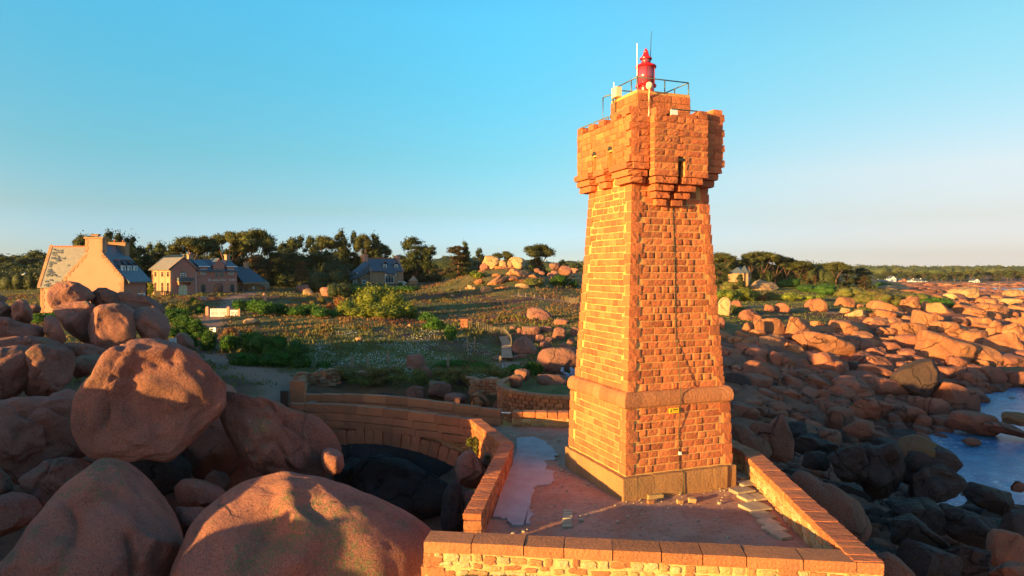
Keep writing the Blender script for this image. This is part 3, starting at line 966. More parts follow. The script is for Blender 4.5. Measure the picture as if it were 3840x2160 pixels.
hm = MB()
def hb(a0, a1, b0, b1, z0, z1, mb=hm):
    c = tp((a0 + a1) / 2, (b0 + b1) / 2, (z0 + z1) / 2)
    mb.box(tuple(c), (a1 - a0, b1 - b0, z1 - z0), R(21))
OF = .014
hb(-1.45, 1.84 - OF, -1.93 + OF, 1.9, 11.12, 12.60)
hb(-1.78 + OF, -1.45, -1.93 + OF, 1.9, 11.66, 12.60)
for b0_, b1_ in ((-1.93 + OF, -.66), (-.36, .50), (.80, 1.9)): hb(-1.78 + OF, -1.45, b0_, b1_, 11.12, 11.66)
for lo, hi in ((.10, 1.08), (-1.08, -.14)):
    hb(lo + OF, hi - OF, -2.2 + OF, -1.9, 10.66, 12.55)
link('head_core', hm.mesh('head_core'), M['mortar'], tower)
def head_face(t0, t1, dist, n, u, z0, z1, nrow, vis=True, mat='stone', arch=None, dep=.14):
    dz = (z1 - z0) / nrow
    for r_ in range(nrow):
        zm = z0 + (r_ + .5) * dz
        t = t0
        while t < t1 - .04:
            w = rng.uniform(.30, .62)
            if t1 - (t + w) < .22: w = t1 - t
            a0, a1 = t, t + w
            t += w
            segs = [(a0, a1)]
            if arch:
                for (xa, xb, ztop) in arch:
                    if zm - dz / 2 < ztop - .03:
                        ns_ = []
                        for s0, s1 in segs:
                            if s1 <= xa or s0 >= xb: ns_.append((s0, s1)); continue
                            if s0 < xa - .05: ns_.append((s0, xa))
                            if s1 > xb + .05: ns_.append((xb, s1))
                        segs = ns_
            for s0, s1 in segs:
                c = CT + n * (dist - dep / 2 + rng.uniform(-.004, .014)) + u * ((s0 + s1) / 2) + ez * zm
                S.add('head_stone', 'face', mat, frame(c, u, -n, ez, (s1 - s0 - .024, dep, dz - .022)), vis)
head_face(-1.78, -1.08, 1.95, -e2, e1, 11.1, 12.66, 7)
head_face(1.08, 1.85, 1.95, -e2, e1, 11.1, 12.95, 8)
head_face(-1.08, 1.08, 2.2, -e2, e1, 10.65, 12.66, 9, arch=[(-.13, .12, 11.18)])
for sg in (-1, 1):
    head_face(1.93, 2.19, 1.08, e1 * sg, -e2 if sg > 0 else -e2, 10.65, 12.66, 9, dep=.08)
head_face(-1.93, 2.05, 1.80, -e1, e2, 11.1, 12.66, 7, arch=[(-.66, -.36, 11.62), (.50, .80, 11.62)])
head_face(-1.85, 1.76, 1.95, e2, -e1, 11.1, 12.66, 7, False)
head_face(-1.95, 1.9, 1.86, e1, -e2, 11.1, 12.66, 7, False)
for zi in range(7):
    z = 11.1 + .264 * (zi + .5)
    S.add('head_quoin', 'cube', 'quoin', frame(tp(-1.62, 1.86, z), e1, e2, ez, (.37, .40 if zi % 2 else .34, .25)))
    S.add('head_quoin', 'cube', 'quoin', frame(tp(1.70, -1.80, z), e1, e2, ez, (.36 if zi % 2 else .5, .34, .25)))
    S.add('head_quoin', 'cube', 'quoin', frame(tp(-1.66, -1.79, z), e1, e2, ez, (.30 if zi % 2 else .44, .36 if zi % 2 else .30, .25)))
for a, w in ((-1.58, .40), (-.78, .42), (.88, .38)):
    S.add('merlon', 'cube', 'quoin', frame(tp(a, -1.98 if abs(a) < 1.1 else -1.78, 12.80), e1, e2, ez, (w, .38, .27)))
S.add('merlon', 'cube', 'quoin', frame(tp(1.66, -1.76, 13.02), e1, e2, ez, (.40, .38, .16)))
S.add('merlon', 'cube', 'quoin', frame(tp(.10, -2.0, 12.73), e1, e2, ez, (1.05, .36, .14)))
for b_, w in ((-1.55, .5), (-.75, .42), (.15, .42), (.95, .42), (1.82, .4)):
    S.add('merlon', 'cube', 'quoin', frame(tp(-1.62, b_, 12.78), e2, -e1, ez, (w, .34, .22)))
S.add('merlon', 'cube', 'quoin', frame(tp(1.62, 1.7, 12.9), e1, e2, ez, (.5, .5, .5)), False)
for k in range(3):
    zc = 11.1 - .225 * (k + .5); ext = [.21, .14, .07][k]
    for (b0, b1) in ((-1.93 + .02 * k, -.68), (-.34, .48), (.82, 2.02 - .05 * k)):
        bb0, bb1 = b0, b1
        if b0 > -1.5: bb0 += .05 * k
        if b1 < 1.9: bb1 -= .05 * k
        nseg = max(1, int((bb1 - bb0) / .75))
        for s_ in range(nseg):
            s0 = bb0 + (bb1 - bb0) * s_ / nseg; s1 = bb0 + (bb1 - bb0) * (s_ + 1) / nseg
            c = tp(-(1.50 + ext + .15) + .16, (s0 + s1) / 2, zc)
            S.add('corbel_stone', 'cube', 'quoin', frame(c, e2, -e1, ez, (s1 - s0 - .012, .40 + ext * .6, .215)))
    for (a0, a1) in ((-1.74 + .07 * k, -1.12), (1.12, 1.83 - .08 * k)):
        dd = [.36, .26, .14][k]
        c = tp((a0 + a1) / 2, -(1.54 + dd / 2), zc)
        S.add('corbel_stone', 'cube', 'quoin', frame(c, e1, e2, ez, (a1 - a0, dd + .16, .215)))
        if a0 > 0:
            S.add('corbel_stone', 'cube', 'quoin', frame(tp(1.62 + .06 * (2 - k) , -1.0, zc), e1, e2, ez, (.30, 1.2, .215)))
    for (a0, a1) in ((-1.7, 1.7),):
        S.add('corbel_stone', 'cube', 'quoin', frame(tp(0, 1.65 + ext / 2, zc), e1, e2, ez, (a1 - a0, .3 + ext, .215)), False)
        S.add('corbel_stone', 'cube', 'quoin', frame(tp(1.60 + ext / 2, .5, zc), e2, -e1, ez, (2.6, .3 + ext, .215)), False)
for k in range(4):
    zc = 10.65 - .237 * (k + .5)
    dd = [.62, .47, .33, .20][k]
    for sg, lo, hi in ((-1, [.13, .19, .25, .31][k], [1.02, .93, .83, .72][k]), (1, [.06, .02, -.04, -.10][k], [.88, .70, .55, .36][k])):
        a0, a1 = (-hi, -lo) if sg < 0 else (lo, hi)
        if k in (0, 2) or (a1 - a0) > .7:
            mid = a0 + (a1 - a0) * rng.uniform(.4, .6); segs = [(a0, mid), (mid, a1)]
        else: segs = [(a0, a1)]
        for s0, s1 in segs:
            S.add('corbel_stone', 'cube', 'quoin', frame(tp((s0 + s1) / 2, -(1.50 + dd / 2), zc), e1, e2, ez, (s1 - s0 - .01, dd + .12, .222)))
um = MB(); hb(-1.0 + OF, 1.2 - OF, -1.0 + OF, .85 - OF, 12.5, 13.80, um)
link('upper_core', um.mesh('upper_core'), M['mortar'], tower)
for n, u, t0, t1, dist in ((-e2, e1, -1.0, 1.2, 1.0), (-e1, e2, -1.0, .85, 1.0), (e2, -e1, -1.2, 1.0, .85), (e1, -e2, -.85, 1.0, 1.2)):
    for r_ in range(4):
        zm = 12.72 + .28 * r_
        t = t0
        while t < t1 - .05:
            w = rng.uniform(.38, .62)
            if t1 - t - w < .28: w = t1 - t
            c = CT + n * (dist - .09) + u * (t + w / 2) + ez * zm
            S.add('upper_storey_stone', 'cube', 'quoin', frame(c, u, -n, ez, (w - .015, .22, .265)), n[1] < 0)
            t += w
S.finish()

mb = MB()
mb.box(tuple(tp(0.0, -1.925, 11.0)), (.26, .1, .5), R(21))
link('slot_shadow_recess', mb.mesh('slot_shade'), M['black'], tower)  # black box standing for the shade inside the slot
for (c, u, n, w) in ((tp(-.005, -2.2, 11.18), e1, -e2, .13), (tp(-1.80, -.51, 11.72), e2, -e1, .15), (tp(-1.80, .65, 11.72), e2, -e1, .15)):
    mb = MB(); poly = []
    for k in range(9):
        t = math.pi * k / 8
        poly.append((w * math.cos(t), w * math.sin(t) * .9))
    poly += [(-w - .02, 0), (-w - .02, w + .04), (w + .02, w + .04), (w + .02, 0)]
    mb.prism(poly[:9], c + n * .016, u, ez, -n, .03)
    link('arch_shade', mb.mesh('arch_shade'), M['black'], tower)  # flat black half disc on the wall, painted shade under the arch
for b_ in (-.51, .65):
    mb = MB(); mb.box(tuple(tp(-1.47, b_, 11.33)), (.03, .3, .66), R(21))
    link('slot_shade', mb.mesh('slot_shade'), M['bark'], tower)  # dark plate standing for shade at the back of the slot

cm = MB()
pts = []
for z, a in ((0.02, -.01), (.75, -.01), (.80, -.04), (2.0, -.05), (2.9, -.04), (3.5, -.03), (5.2, .0), (6.6, .03), (7.3, .05), (8.6, .07), (9.7, .06), (10.4, .02), (11.0, 0.0)):
    d = hz(max(z, .8)) + .016
    if z < .79: d = 2.285 + .035
    if 2.9 <= z <= 3.5: d = 2.185
    if z > 10.5: d = 1.9
    pts.append(tp(a + rng.uniform(-.008, .008), -d, z))
cm.tube(pts, .013, 6)
link('power_cable', cm.mesh('power_cable', True), M['cable'], tower)
mb = MB(); mb.box(tuple(tp(-.04, -2.16, 1.35)), (.08, .07, .10), R(21)); link('junction_box', mb.mesh('junction_box'), M['white'], tower)

def text_mesh(name, s, size, extr, mat, origin, X, Z, font_narrow=1.0, parent=None):
    cu = D.curves.new(name, 'FONT'); cu.body = s; cu.size = size; cu.extrude = extr; cu.align_x = 'CENTER'; cu.align_y = 'CENTER'
    cu.resolution_u = 2
    to = D.objects.new(name, cu); COL.objects.link(to)
    dg = bpy.context.evaluated_depsgraph_get()
    me = D.meshes.new_from_object(to.evaluated_get(dg))
    D.objects.remove(to); D.curves.remove(cu)
    me.name = name
    X = np.array(X, float); Z = np.array(Z, float); Nn = np.cross(X, Z)
    m4 = np.eye(4); m4[:3, 0] = X * font_narrow; m4[:3, 1] = Z; m4[:3, 2] = Nn; m4[:3, 3] = origin
    me.transform(Matrix(m4.tolist()))
    me.materials.clear(); me.materials.append(mat)
    return link(name, me, None, parent)

M['sign_yellow'] = simple_mat('yellow_sign_paint', (0.85, 0.55, 0.02), (0.80, 0.50, 0.02), 3.0, 0.4)
sign = thing('warning_sign', 'small yellow danger sign with a black triangle screwed under the rounded moulding of the tower', 'sign', tuple(tp(-.25, -2.12, 2.83)))
so = tp(-.27, -2.135, 2.80)
mb = MB(); mb.box(tuple(so), (.38, .025, .17), R(21)); link('plate', mb.mesh('plate'), M['sign_yellow'], sign)
text_mesh('lettering', 'DANGER', .062, .002, M['black'], so - e2 * .016 + e1 * .055 + ez * .035, e1, ez, .85, sign)
mb = MB()
for k in range(2): mb.box(tuple(so - e2 * .015 + e1 * .06 + ez * (-.015 - .03 * k)), (.18, .004, .007), R(21))
link('small_print', mb.mesh('small_print'), M['black'], sign)
mb = MB()
tri = [(-.11, -.06), (-.05, -.06), (-.08, 0)]
a_, b_, c_ = [so + e1 * (x - .045) * 1.0 + ez * (z * 1.6 + .05) - e2 * .017 for x, z in tri]
mb.tube([a_, b_], .005, 4); mb.tube([b_, c_], .005, 4); mb.tube([c_, a_], .005, 4)
mb.tube([(a_ + b_) / 2 + ez * .02, c_ - ez * .03], .006, 4)
link('warning_triangle', mb.mesh('warning_triangle'), M['black'], sign)

lc = tp(-.05, -.05, 13.80)
lan = thing('lantern', 'glossy red cylindrical lantern with a pointed cap on top of the tower', 'lantern', tuple(lc))
mb = MB(); mb.lathe(lc, [(.26, 0), (.26, .10), (.30, .22), (.30, .40)], 28); link('base', mb.mesh('base', False), M['red'], lan)
mb = MB(); mb.lathe(lc, [(.37, .40), (.385, .43), (.37, .47), (.33, .49)], 32); link('lower_flange', mb.mesh('lower_flange'), M['red'], lan)
M['lantern_glass'] = simple_mat('red_lantern_glass', (0.24, 0.05, 0.09), (0.18, 0.05, 0.09), 2.0, 0.15, spec=0.8)
mb = MB(); mb.lathe(lc, [(.325, .49), (.325, 1.10)], 40); link('glazing', mb.mesh('glazing', True), M['lantern_glass'], lan)
for k in range(6):
    t = 2 * math.pi * k / 6 + .4
    mb = MB(); mb.box((lc[0] + .33 * math.cos(t), lc[1] + .33 * math.sin(t), lc[2] + .795), (.02, .02, .60), t); link('glazing_bar', mb.mesh('glazing_bar'), M['red'], lan)
mb = MB(); mb.lathe(lc, [(.37, 1.10), (.385, 1.13), (.37, 1.17), (.28, 1.22), (.19, 1.25)], 32); link('upper_flange', mb.mesh('upper_flange'), M['red'], lan)
mb = MB(); mb.lathe(lc, [(.17, 1.25), (.17, 1.42)], 28); link('vent_drum', mb.mesh('vent_drum', True), M['lantern_glass'], lan)
mb = MB(); mb.lathe(lc, [(.22, 1.42), (.225, 1.45), (.17, 1.49), (.12, 1.56), (.09, 1.66), (.095, 1.69), (.05, 1.76), (.01, 1.83)], 28); link('cap', mb.mesh('cap'), M['red'], lan)

rail = thing('roof_railing', 'thin grey steel railing round the top platform of the tower', 'railing', tuple(tp(0, 0, 13.82)))
rz = 14.24
C4 = [tp(-.96, -.96, rz), tp(1.15, -.96, rz), tp(1.15, .80, rz), tp(-.96, .80, rz)]
for i in range(4):
    mb = MB(); mb.tube([C4[i], C4[(i + 1) % 4]], .022, 8); link('top_rail', mb.mesh('top_rail', True), M['steel'], rail)
for (a, b_) in ((-.96, -.96), (.15, -.96), (1.15, -.96), (1.15, -.1), (1.15, .80), (.2, .80), (-.96, .80), (-.96, -.55), (-.96, .55)):
    mb = MB(); mb.tube([tp(a, b_, 13.62), tp(a, b_, rz)], .022, 8); link('post', mb.mesh('post', True), M['steel'], rail)
gr = thing('grab_rail', 'bent grey pipe handrail at the left edge of the upper platform', 'handrail', tuple(tp(-1.1, 1.1, 12.7)))
mb = MB(); mb.tube([tp(-1.25, 1.0, 12.7), tp(-1.25, 1.0, 13.95), tp(-1.2, .92, 14.0), tp(-.96, .45, 13.98)], .025, 8)
link('bent_pipe', mb.mesh('bent_pipe', True), M['steel'], gr)
mb = MB(); mb.tube([tp(-1.02, .62, 13.2), tp(-1.02, .62, 13.98)], .02, 8); link('stay', mb.mesh('stay', True), M['steel'], gr)
bx_ = thing('control_box', 'small cream metal box fixed to the left corner of the roof railing', 'box', tuple(tp(-1.02, .35, 13.9)))
mb = MB(); mb.box(tuple(tp(-1.05, .33, 14.0)), (.22, .36, .36), R(21)); link('housing', mb.mesh('housing'), M['cream'], bx_)
mb = MB(); mb.box(tuple(tp(-1.165, .33, 14.0)), (.008, .31, .31), R(21)); link('door', mb.mesh('door'), M['cream'], bx_)
mb = MB(); mb.tube([tp(-1.05, .42, 13.3), tp(-1.05, .42, 13.82)], .015, 6); link('cable', mb.mesh('cable'), M['cable'], bx_)
an = thing('short_antenna', 'short white stub antenna beside the cream box on the railing', 'antenna', tuple(tp(-1.0, .55, 14.0)))
mb = MB(); mb.tube([tp(-1.0, .62, 14.0), tp(-1.0, .62, 14.18)], .03, 8); link('mount', mb.mesh('mount'), M['steel'], an)
mb = MB(); mb.tube([tp(-1.0, .62, 14.18), tp(-1.0, .62, 14.46)], .018, 8); link('rod', mb.mesh('rod'), M['white'], an)
an = thing('white_antenna', 'tall white rod antenna clamped to the near corner of the railing', 'antenna', tuple(tp(-.94, -.90, 13.9)))
mb = MB(); mb.tube([tp(-.94, -.90, 13.9), tp(-.94, -.90, 14.3)], .03, 8); link('bracket', mb.mesh('bracket'), M['steel'], an)
mb = MB(); mb.tube([tp(-.94, -.90, 14.3), tp(-.94, -.90, 15.42)], .018, 8); link('rod', mb.mesh('rod'), M['white'], an)
an = thing('whip_antenna', 'tall thin black whip antenna rising behind the red lantern cap', 'antenna', tuple(tp(.19, .05, 13.9)))
mb = MB(); mb.tube([tp(.17, .0, 13.85), tp(.17, .0, 15.25)], .016, 6); link('mast', mb.mesh('mast'), M['steel'], an)
mb = MB(); mb.tube([tp(.17, .0, 15.25), tp(.20, .0, 16.0), tp(.23, .0, 16.32)], [.013, .010, .006], 6); link('whip', mb.mesh('whip'), M['black'], an)
mb = MB(); mb.box(tuple(tp(.17, .0, 15.24)), (.07, .07, .06)); link('base_clamp', mb.mesh('base_clamp'), M['black'], an)
fl = thing('round_lamp', 'small round cream lamp with a white conduit running down the upper storey', 'lamp', tuple(tp(-.55, -1.08, 13.85)))
lp = tp(-.58, -1.12, 13.93)
mb = MB(); mb.lathe(lp, [(.03, -.13), (.09, -.10), (.12, -.03), (.12, .03), (.09, .10), (.03, .13)], 18); link('globe', mb.mesh('globe', True), M['cream'], fl)
mb = MB(); mb.tube([lp - ez * .12, lp - ez * .22, tp(-.56, -1.06, 13.6), tp(-.56, -1.06, 13.0), tp(-.63, -1.12, 12.75), tp(-.66, -1.2, 12.68)], .022, 8); link('conduit', mb.mesh('conduit'), M['cream'], fl)
for i, (A, B, lab) in enumerate(((tp(-1.66, -1.75, 12.96), tp(-1.72, 2.0, 12.96), 'mossy green pipe rail along the left rim of the battlement'), (tp(-.35, -2.1, 12.93), tp(1.0, -2.1, 12.93), 'mossy green pipe rail along the right rim of the battlement'))):
    rl = thing('rim_rail', lab, 'rail', tuple(A), 'pipe rails along the battlement rim')
    if i == 0:
        for f0, f1 in ((.05, .38), (.42, .70), (.74, .99)):
            mb = MB(); p, q = A + (B - A) * f0, A + (B - A) * f1
            mb.tube([p - ez * .09, p, q, q - ez * .09], .022, 8); link('pipe', mb.mesh('pipe', True), M['green_steel'], rl)
    else:
        mb = MB(); mb.tube([A - ez * .10, A, B, B - ez * .10], .022, 8); link('pipe', mb.mesh('pipe', True), M['green_steel'], rl)
pl = MB(); pl.box(tuple(tp(-.28, -2.16, 12.80)), (.26, .05, .17), R(21))
o = link('white_plaque', pl.mesh('white_plaque'), M['white']); tag(o, 'small blank white panel set in the right rim of the battlement', 'panel')

# ------------------------------------------------------------------ terrace, walls, bridge
def rot2(v): return np.array([-v[1], v[0]])

def ground_sheet(name, poly, z, mat, amp=0.03, step=.25, noise_seed=5):
    xs = [p[0] for p in poly]; ys = [p[1] for p in poly]
    ax = np.arange(min(xs) - .3, max(xs) + .3, step); ay = np.arange(min(ys) - .3, max(ys) + .3, step)
    A, B = np.meshgrid(ax, ay); a, b_ = A.ravel(), B.ravel()
    zz = z + fbm(np.stack([a * .9, b_ * .9, a * 0], 1), noise_seed, 3) * amp
    id_ = np.arange(a.size).reshape(A.shape)
    q = np.stack([id_[:-1, :-1], id_[:-1, 1:], id_[1:, 1:], id_[1:, :-1]], -1).reshape(-1, 4)
    cx = a[q].mean(1); cy = b_[q].mean(1)
    q = q[inside(poly, cx, cy)]
    used = np.unique(q); remap = np.full(a.size, -1); remap[used] = np.arange(len(used))
    return fast_mesh(name, np.stack([a, b_, zz], 1)[used], remap[q], True)

m, ns, ls, b = nmat('terrace_gravel')
geo = ns.new('ShaderNodeNewGeometry'); pos = geo.outputs['Position']
n1 = noise_tex(ns, ls, .7, 5, .65, pos); n2 = noise_tex(ns, ls, 5, 6, .75, pos); n3 = noise_tex(ns, ls, 26, 4, .8, pos)
c = mixc(ns, ls, ramp_(ns, ls, n1.outputs[0], [(.42, 0.0), (.60, 1.0)]), (0.48, 0.26, 0.185), (0.44, 0.19, 0.12))
c = mixc(ns, ls, math_(ns, ls, 'MULTIPLY', ramp_(ns, ls, n2.outputs[0], [(.50, 0.0), (.62, 1.0)]), .45), c, (0.17, 0.10, 0.075))
c = mixc(ns, ls, math_(ns, ls, 'MULTIPLY', ramp_(ns, ls, n3.outputs[0], [(.60, 0.0), (.68, 1.0)]), .7), c, (0.52, 0.34, 0.24))
n4 = noise_tex(ns, ls, 3.1, 4, .75, pos, 1.0)
c = mixc(ns, ls, math_(ns, ls, 'MULTIPLY', ramp_(ns, ls, n4.outputs[0], [(.62, 0.0), (.68, 1.0)]), .5), c, (0.46, 0.28, 0.19))
ls.new(c, b.inputs['Base Color']); b.inputs['Roughness'].default_value = .95; b.inputs['Specular IOR Level'].default_value = .1
nr = bump(ns, ls, b, n2.outputs[0], .05, 1.0); bump(ns, ls, b, n3.outputs[0], .02, 1.0, nr)
M['gravel'] = m
TG = [(-2.0, 17.3), (8.2, 16.1), (8.9, 25.0), (8.7, 27.5), (8.6, 33.0), (-.6, 33.0), (-1.75, 31.2), (-.1, 27.2), (-1.1, 18.9), (-1.6, 18.9)]
struct(link('terrace_ground', ground_sheet('terrace_ground', TG, 0.0, m, .03), m))
mb = MB(); k = [(x, y) for x, y in TG]
mb.prism(k, (0, 0, -.08), (1, 0, 0), (0, 1, 0), (0, 0, -1), 6.0)
struct(link('terrace_fill', mb.mesh('terrace_fill'), M['mortar']))

sp = [(1938, 1642), (2000, 1637), (2045, 1655), (2062, 1672), (2085, 1690), (2082, 1722), (2046, 1726), (2052, 1760), (2080, 1768), (2078, 1800), (2060, 1815), (2008, 1822), (1990, 1870), (1984, 1900), (1998, 1930), (1985, 1962), (1960, 1968), (1918, 1966), (1905, 1945), (1848, 1936), (1870, 1870), (1900, 1790), (1925, 1720), (1938, 1690)]
poly = [tuple(G(px, py, .04)[:2]) for px, py in sp]
pv = []
for i in range(len(poly)):
    a_ = np.array(poly[i]); c_ = np.array(poly[(i + 1) % len(poly)])
    for t in np.linspace(0, 1, 7)[:-1]:
        p = a_ + (c_ - a_) * t
        w = .055 if 2 <= i <= 18 else 0
        pv.append(tuple(p + rng.uniform(-w, w, 2)))
mb = MB(); mb.prism(pv, (0, 0, .045), (1, 0, 0), (0, 1, 0), (0, 0, -1), .12)
struct(link('slab_path', mb.mesh('slab_path'), M['slab']))
fs = thing('stone_grating', 'short row of seven flat grey stones let into the terrace before the tower', 'paving', tuple(G(2127, 1945, 0)))
Sg = Stones(fs)
for k in range(7):
    c = G(2128 + rng.uniform(-3, 3), 1917 + k * 9.2, 0.03); c[2] = .035
    Sg.add('slab', 'cube', 'flat_slab', frame(c, (1, .05, 0), (0, 1, 0), (0, 0, 1), (.30 + rng.uniform(-.03, .03), .125, .06)))
Sg.finish()
fs = thing('stepping_slabs', 'worn line of pale slabs running from the right corner of the tower towards the front wall', 'paving', tuple(G(2850, 1880, 0)))
Sg = Stones(fs)
for (px, py, w, d) in ((2790, 1790, .62, .45), (2800, 1815, .60, .5), (2783, 1843, .75, .5), (2800, 1870, .4, .55), (2838, 1868, .55, .6), (2830, 1905, .8, .7), (2862, 1935, .55, .6), (2882, 1962, .5, .5), (2905, 1985, .6, .45), (2928, 2010, .4, .5)):
    c = G(px, py, 0.02); c[2] = .02 + rng.uniform(0, .03)
    Sg.add('slab', 'cube', 'flat_slab', frame(c, (1, .35, 0), (-.35, 1, 0), (rng.uniform(-.03, .03), rng.uniform(-.03, .03), 1), (w, d, .10)))
Sg.finish()
for i, (px, py, w, h_, lab) in enumerate(((2452, 1862, .55, .20, 'wedge of broken yellow stone lying against the foot of the plinth, the largest there'), (2500, 1850, .45, .12, 'flat broken stone tilted against the plinth just right of the biggest wedge'),
        (2540, 1848, .28, .14, 'small block by the cable at the foot of the plinth'), (2549, 1880, .20, .12, 'little stone below the cable foot'), (2595, 1876, .24, .14, 'rightmost loose stone at the foot of the plinth'), (2440, 1880, .22, .10, 'leftmost loose stone at the foot of the plinth'))):
    c = G(px, py, .05); c[2] = h_ * .35
    V, F = VAR['cube'][i]
    me = D.meshes.new('loose_stone'); me.from_pydata([tuple(p) for p in V], [], F); me.materials.append(M['rubble'])
    o = link('loose_stone', me); o.matrix_basis = Matrix(frame(c, (1, rng.uniform(-.3, .5), rng.uniform(-.2, .2)), (-.3, 1, .1), (0.1, -.15, 1), (w, w * .6, h_)).tolist())
    tag(o, lab, 'stone', 'broken stones at the foot of the tower')

def wall_line(st, A, B, ztop, zbot, thick, side, coping=None, rows=None, body=None, core_mat='mortar', inner=None, end_caps=(0, 0), corename='wall_core'):
    """straight wall from A to B (2-D, left to right as seen on its dressed face); side = +1 when the dressed face lies on the right hand of A>B"""
    A = np.array(A, float); B = np.array(B, float)
    L = np.linalg.norm(B - A); u2 = (B - A) / L; n2_ = np.array([u2[1], -u2[0]]) * side
    u = np.array([*u2, 0]); n = np.array([*n2_, 0])
    ch = coping['h'] if coping else 0
    mb = MB()
    z0 = np.array(zbot if hasattr(zbot, '__len__') else (zbot, zbot), float)
    zt = np.array(ztop if hasattr(ztop, '__len__') else (ztop, ztop), float)
    a3 = np.array([*A, 0]) - n * .03; b3 = np.array([*B, 0]) - n * .03
    V = []
    for p, zb, zz in ((a3, z0[0], zt[0]), (b3, z0[1], zt[1])):
        for q in (p, p - n * (thick - .06)):
            V += [q + ez * zb, q + ez * (zz - ch + (-.01 if coping else 0))]
    mb.add(V, [(0, 1, 5, 4), (2, 6, 7, 3), (1, 3, 7, 5), (0, 4, 6, 2), (0, 2, 3, 1), (4, 5, 7, 6)])
    link(corename, mb.mesh('wall_core'), M[core_mat], st.parent)
    slope = (zt[1] - zt[0]) / L
    us = u + ez * slope
    if coping:
        t = 0.0
        while t < L - .02:
            w = rng.uniform(*coping['w'])
            if L - t - w < coping['w'][0] * .7: w = L - t
            zc = zt[0] + slope * (t + w / 2) - ch / 2
            c = np.array([*A, 0]) + u * (t + w / 2) + n * (coping.get('over', .03) - (thick + 2 * coping.get('over', .03)) / 2) + ez * (zc + rng.uniform(-.006, .006))
            st.add(coping.get('name', 'coping_stone'), coping.get('kind', 'cube'), coping['mat'], frame(c, us, -n, ez, (w - .02, thick + 2 * coping.get('over', .03) + rng.uniform(-.015, .015), ch)))
            t += w
    for spec, nn, off in ((rows, n, 0.0), (inner, -n, thick)):
        if not spec: continue
        zhi0 = zt[0] - ch
        H = spec.get('depth', None) or (zt[0] - ch - z0[0])
        z = 0.0
        while z < H - .04:
            rh = rng.uniform(*spec['h'])
            t = 0.0
            while t < L - .05:
                w = rng.uniform(*spec['w'])
                if L - t - w < spec['w'][0] * .7: w = L - t
                zc = zhi0 + slope * (t + w / 2) - z - rh / 2
                dd = .14
                c = np.array([*A, 0]) + u * (t + w / 2) - n * off + nn * (-dd / 2 + rng.uniform(-.01, .02)) + ez * zc
                k = spec.get('gap', .025)
                mt = spec['mat'] if isinstance(spec['mat'], str) else spec['mat'][int(rng.integers(len(spec['mat'])))]
                jj = spec['kind'] == 'rubble'
                tl = rng.uniform(-.09, .09) if jj else 0
                st.add(spec.get('name', 'wall_stone'), spec['kind'], mt, frame(c + ez * (rng.uniform(-.03, .03) if jj else 0), us + ez * tl, -nn, ez - us * tl, ((w - k) * (rng.uniform(.75, 1.05) if jj else 1), dd, (rh - k) * (rng.uniform(.75, 1.12) if jj else 1))), spec.get('vis', True))
                t += w
            z += rh

WF_L, WF_R = (-2.19, 16.9), (8.50, 15.60)
fw = thing('front_wall', 'sunlit front retaining wall of yellow rubble under a long granite coping', 'wall', (WF_L[0], WF_L[1], -2))
st = Stones(fw)
wall_line(st, WF_L, WF_R, .80, -2.6, .66, 1, dict(h=.27, w=(.80, 1.30), mat='smooth_stone', over=.04, kind='long'), dict(h=(.16, .27), w=(.22, .55), kind='rubble', mat=['rubble', 'rubble_pale', 'rubble_pale', 'smooth_stone'], depth=1.6, gap=.03, name='rubble_stone'), core_mat='mortar_pale')
for k in range(5):
    st.add('corner_stone', 'cube', 'smooth_stone', frame(np.array([-2.17 + .24, 16.9 + .22, .34 - .36 * k]), (1, -.12, 0), (.12, 1, 0), (0, 0, 1), (.62 if k % 2 else .48, .52, .34)))
st.finish()
rw = thing('right_parapet', 'right hand terrace parapet with a rough coping and sunlit inner face', 'wall', (8.6, 18, -3))
st = Stones(rw)
RC = dict(h=.20, w=(.28, .48), mat='quoin', over=.03)
wall_line(st, (8.50, 15.64), (9.12, 25.1), .82, -4.0, .62, 1, RC, dict(h=(.22, .34), w=(.35, .7), kind='rubble', mat='rubble', depth=2.6, vis=False, name='outer_stone'), inner=dict(h=(.17, .26), w=(.25, .5), kind='rubble', mat=['rubble', 'rubble_pale'], depth=.62, name='rubble_stone'), core_mat='mortar_pale')
wall_line(st, (9.12, 25.1), (8.45, 28.2), .82, -4.0, .55, 1, RC, None, inner=dict(h=(.17, .26), w=(.25, .5), kind='rubble', mat=['rubble', 'smooth_stone'], depth=.62, name='rubble_stone'), core_mat='mortar_pale')
wall_line(st, (8.45, 28.2), (8.3, 33.0), .82, -4.0, .55, 1, RC, None, core_mat='mortar_pale')
st.finish()
lw = thing('left_parapet', 'left hand terrace parapet with rounded rough coping, bent towards the bridge', 'wall', (-1, 22, -3))
st = Stones(lw)
LC = dict(h=.17, w=(.20, .36), mat='quoin', over=.03)
LR = dict(h=(.20, .26), w=(.34, .6), kind='face', mat='stone', name='wall_stone')
wall_line(st, (-.42, 26.6), (-1.33, 18.85), .78, -3.5, .46, 1, LC, dict(LR, depth=2.2), inner=dict(LR, depth=.58), core_mat='mortar')
wall_line(st, (-1.90, 31.0), (-.42, 26.6), .78, -3.5, .46, 1, LC, dict(LR, depth=2.2), inner=dict(LR, depth=.58), core_mat='mortar')
for k in range(5):
    st.add('end_stone', 'cube', 'smooth_stone', frame(np.array([-1.08, 18.86, .48 - .27 * k]), (1, 0, 0), (0, 1, 0), (0, 0, 1), (.50, .26, .255)))
st.finish()
bw = thing('back_parapet', 'low back parapet of the terrace capped with rounded red blocks', 'wall', (4, 33, -2))
st = Stones(bw)
wall_line(st, (0.0, 32.9), (8.5, 32.5), .70, -2.5, .5, 1, dict(h=.30, w=(.42, .62), mat='quoin', over=.03), dict(h=(.2, .24), w=(.4, .7), kind='rubble', mat='rubble', depth=.44, name='wall_stone'), core_mat='mortar')
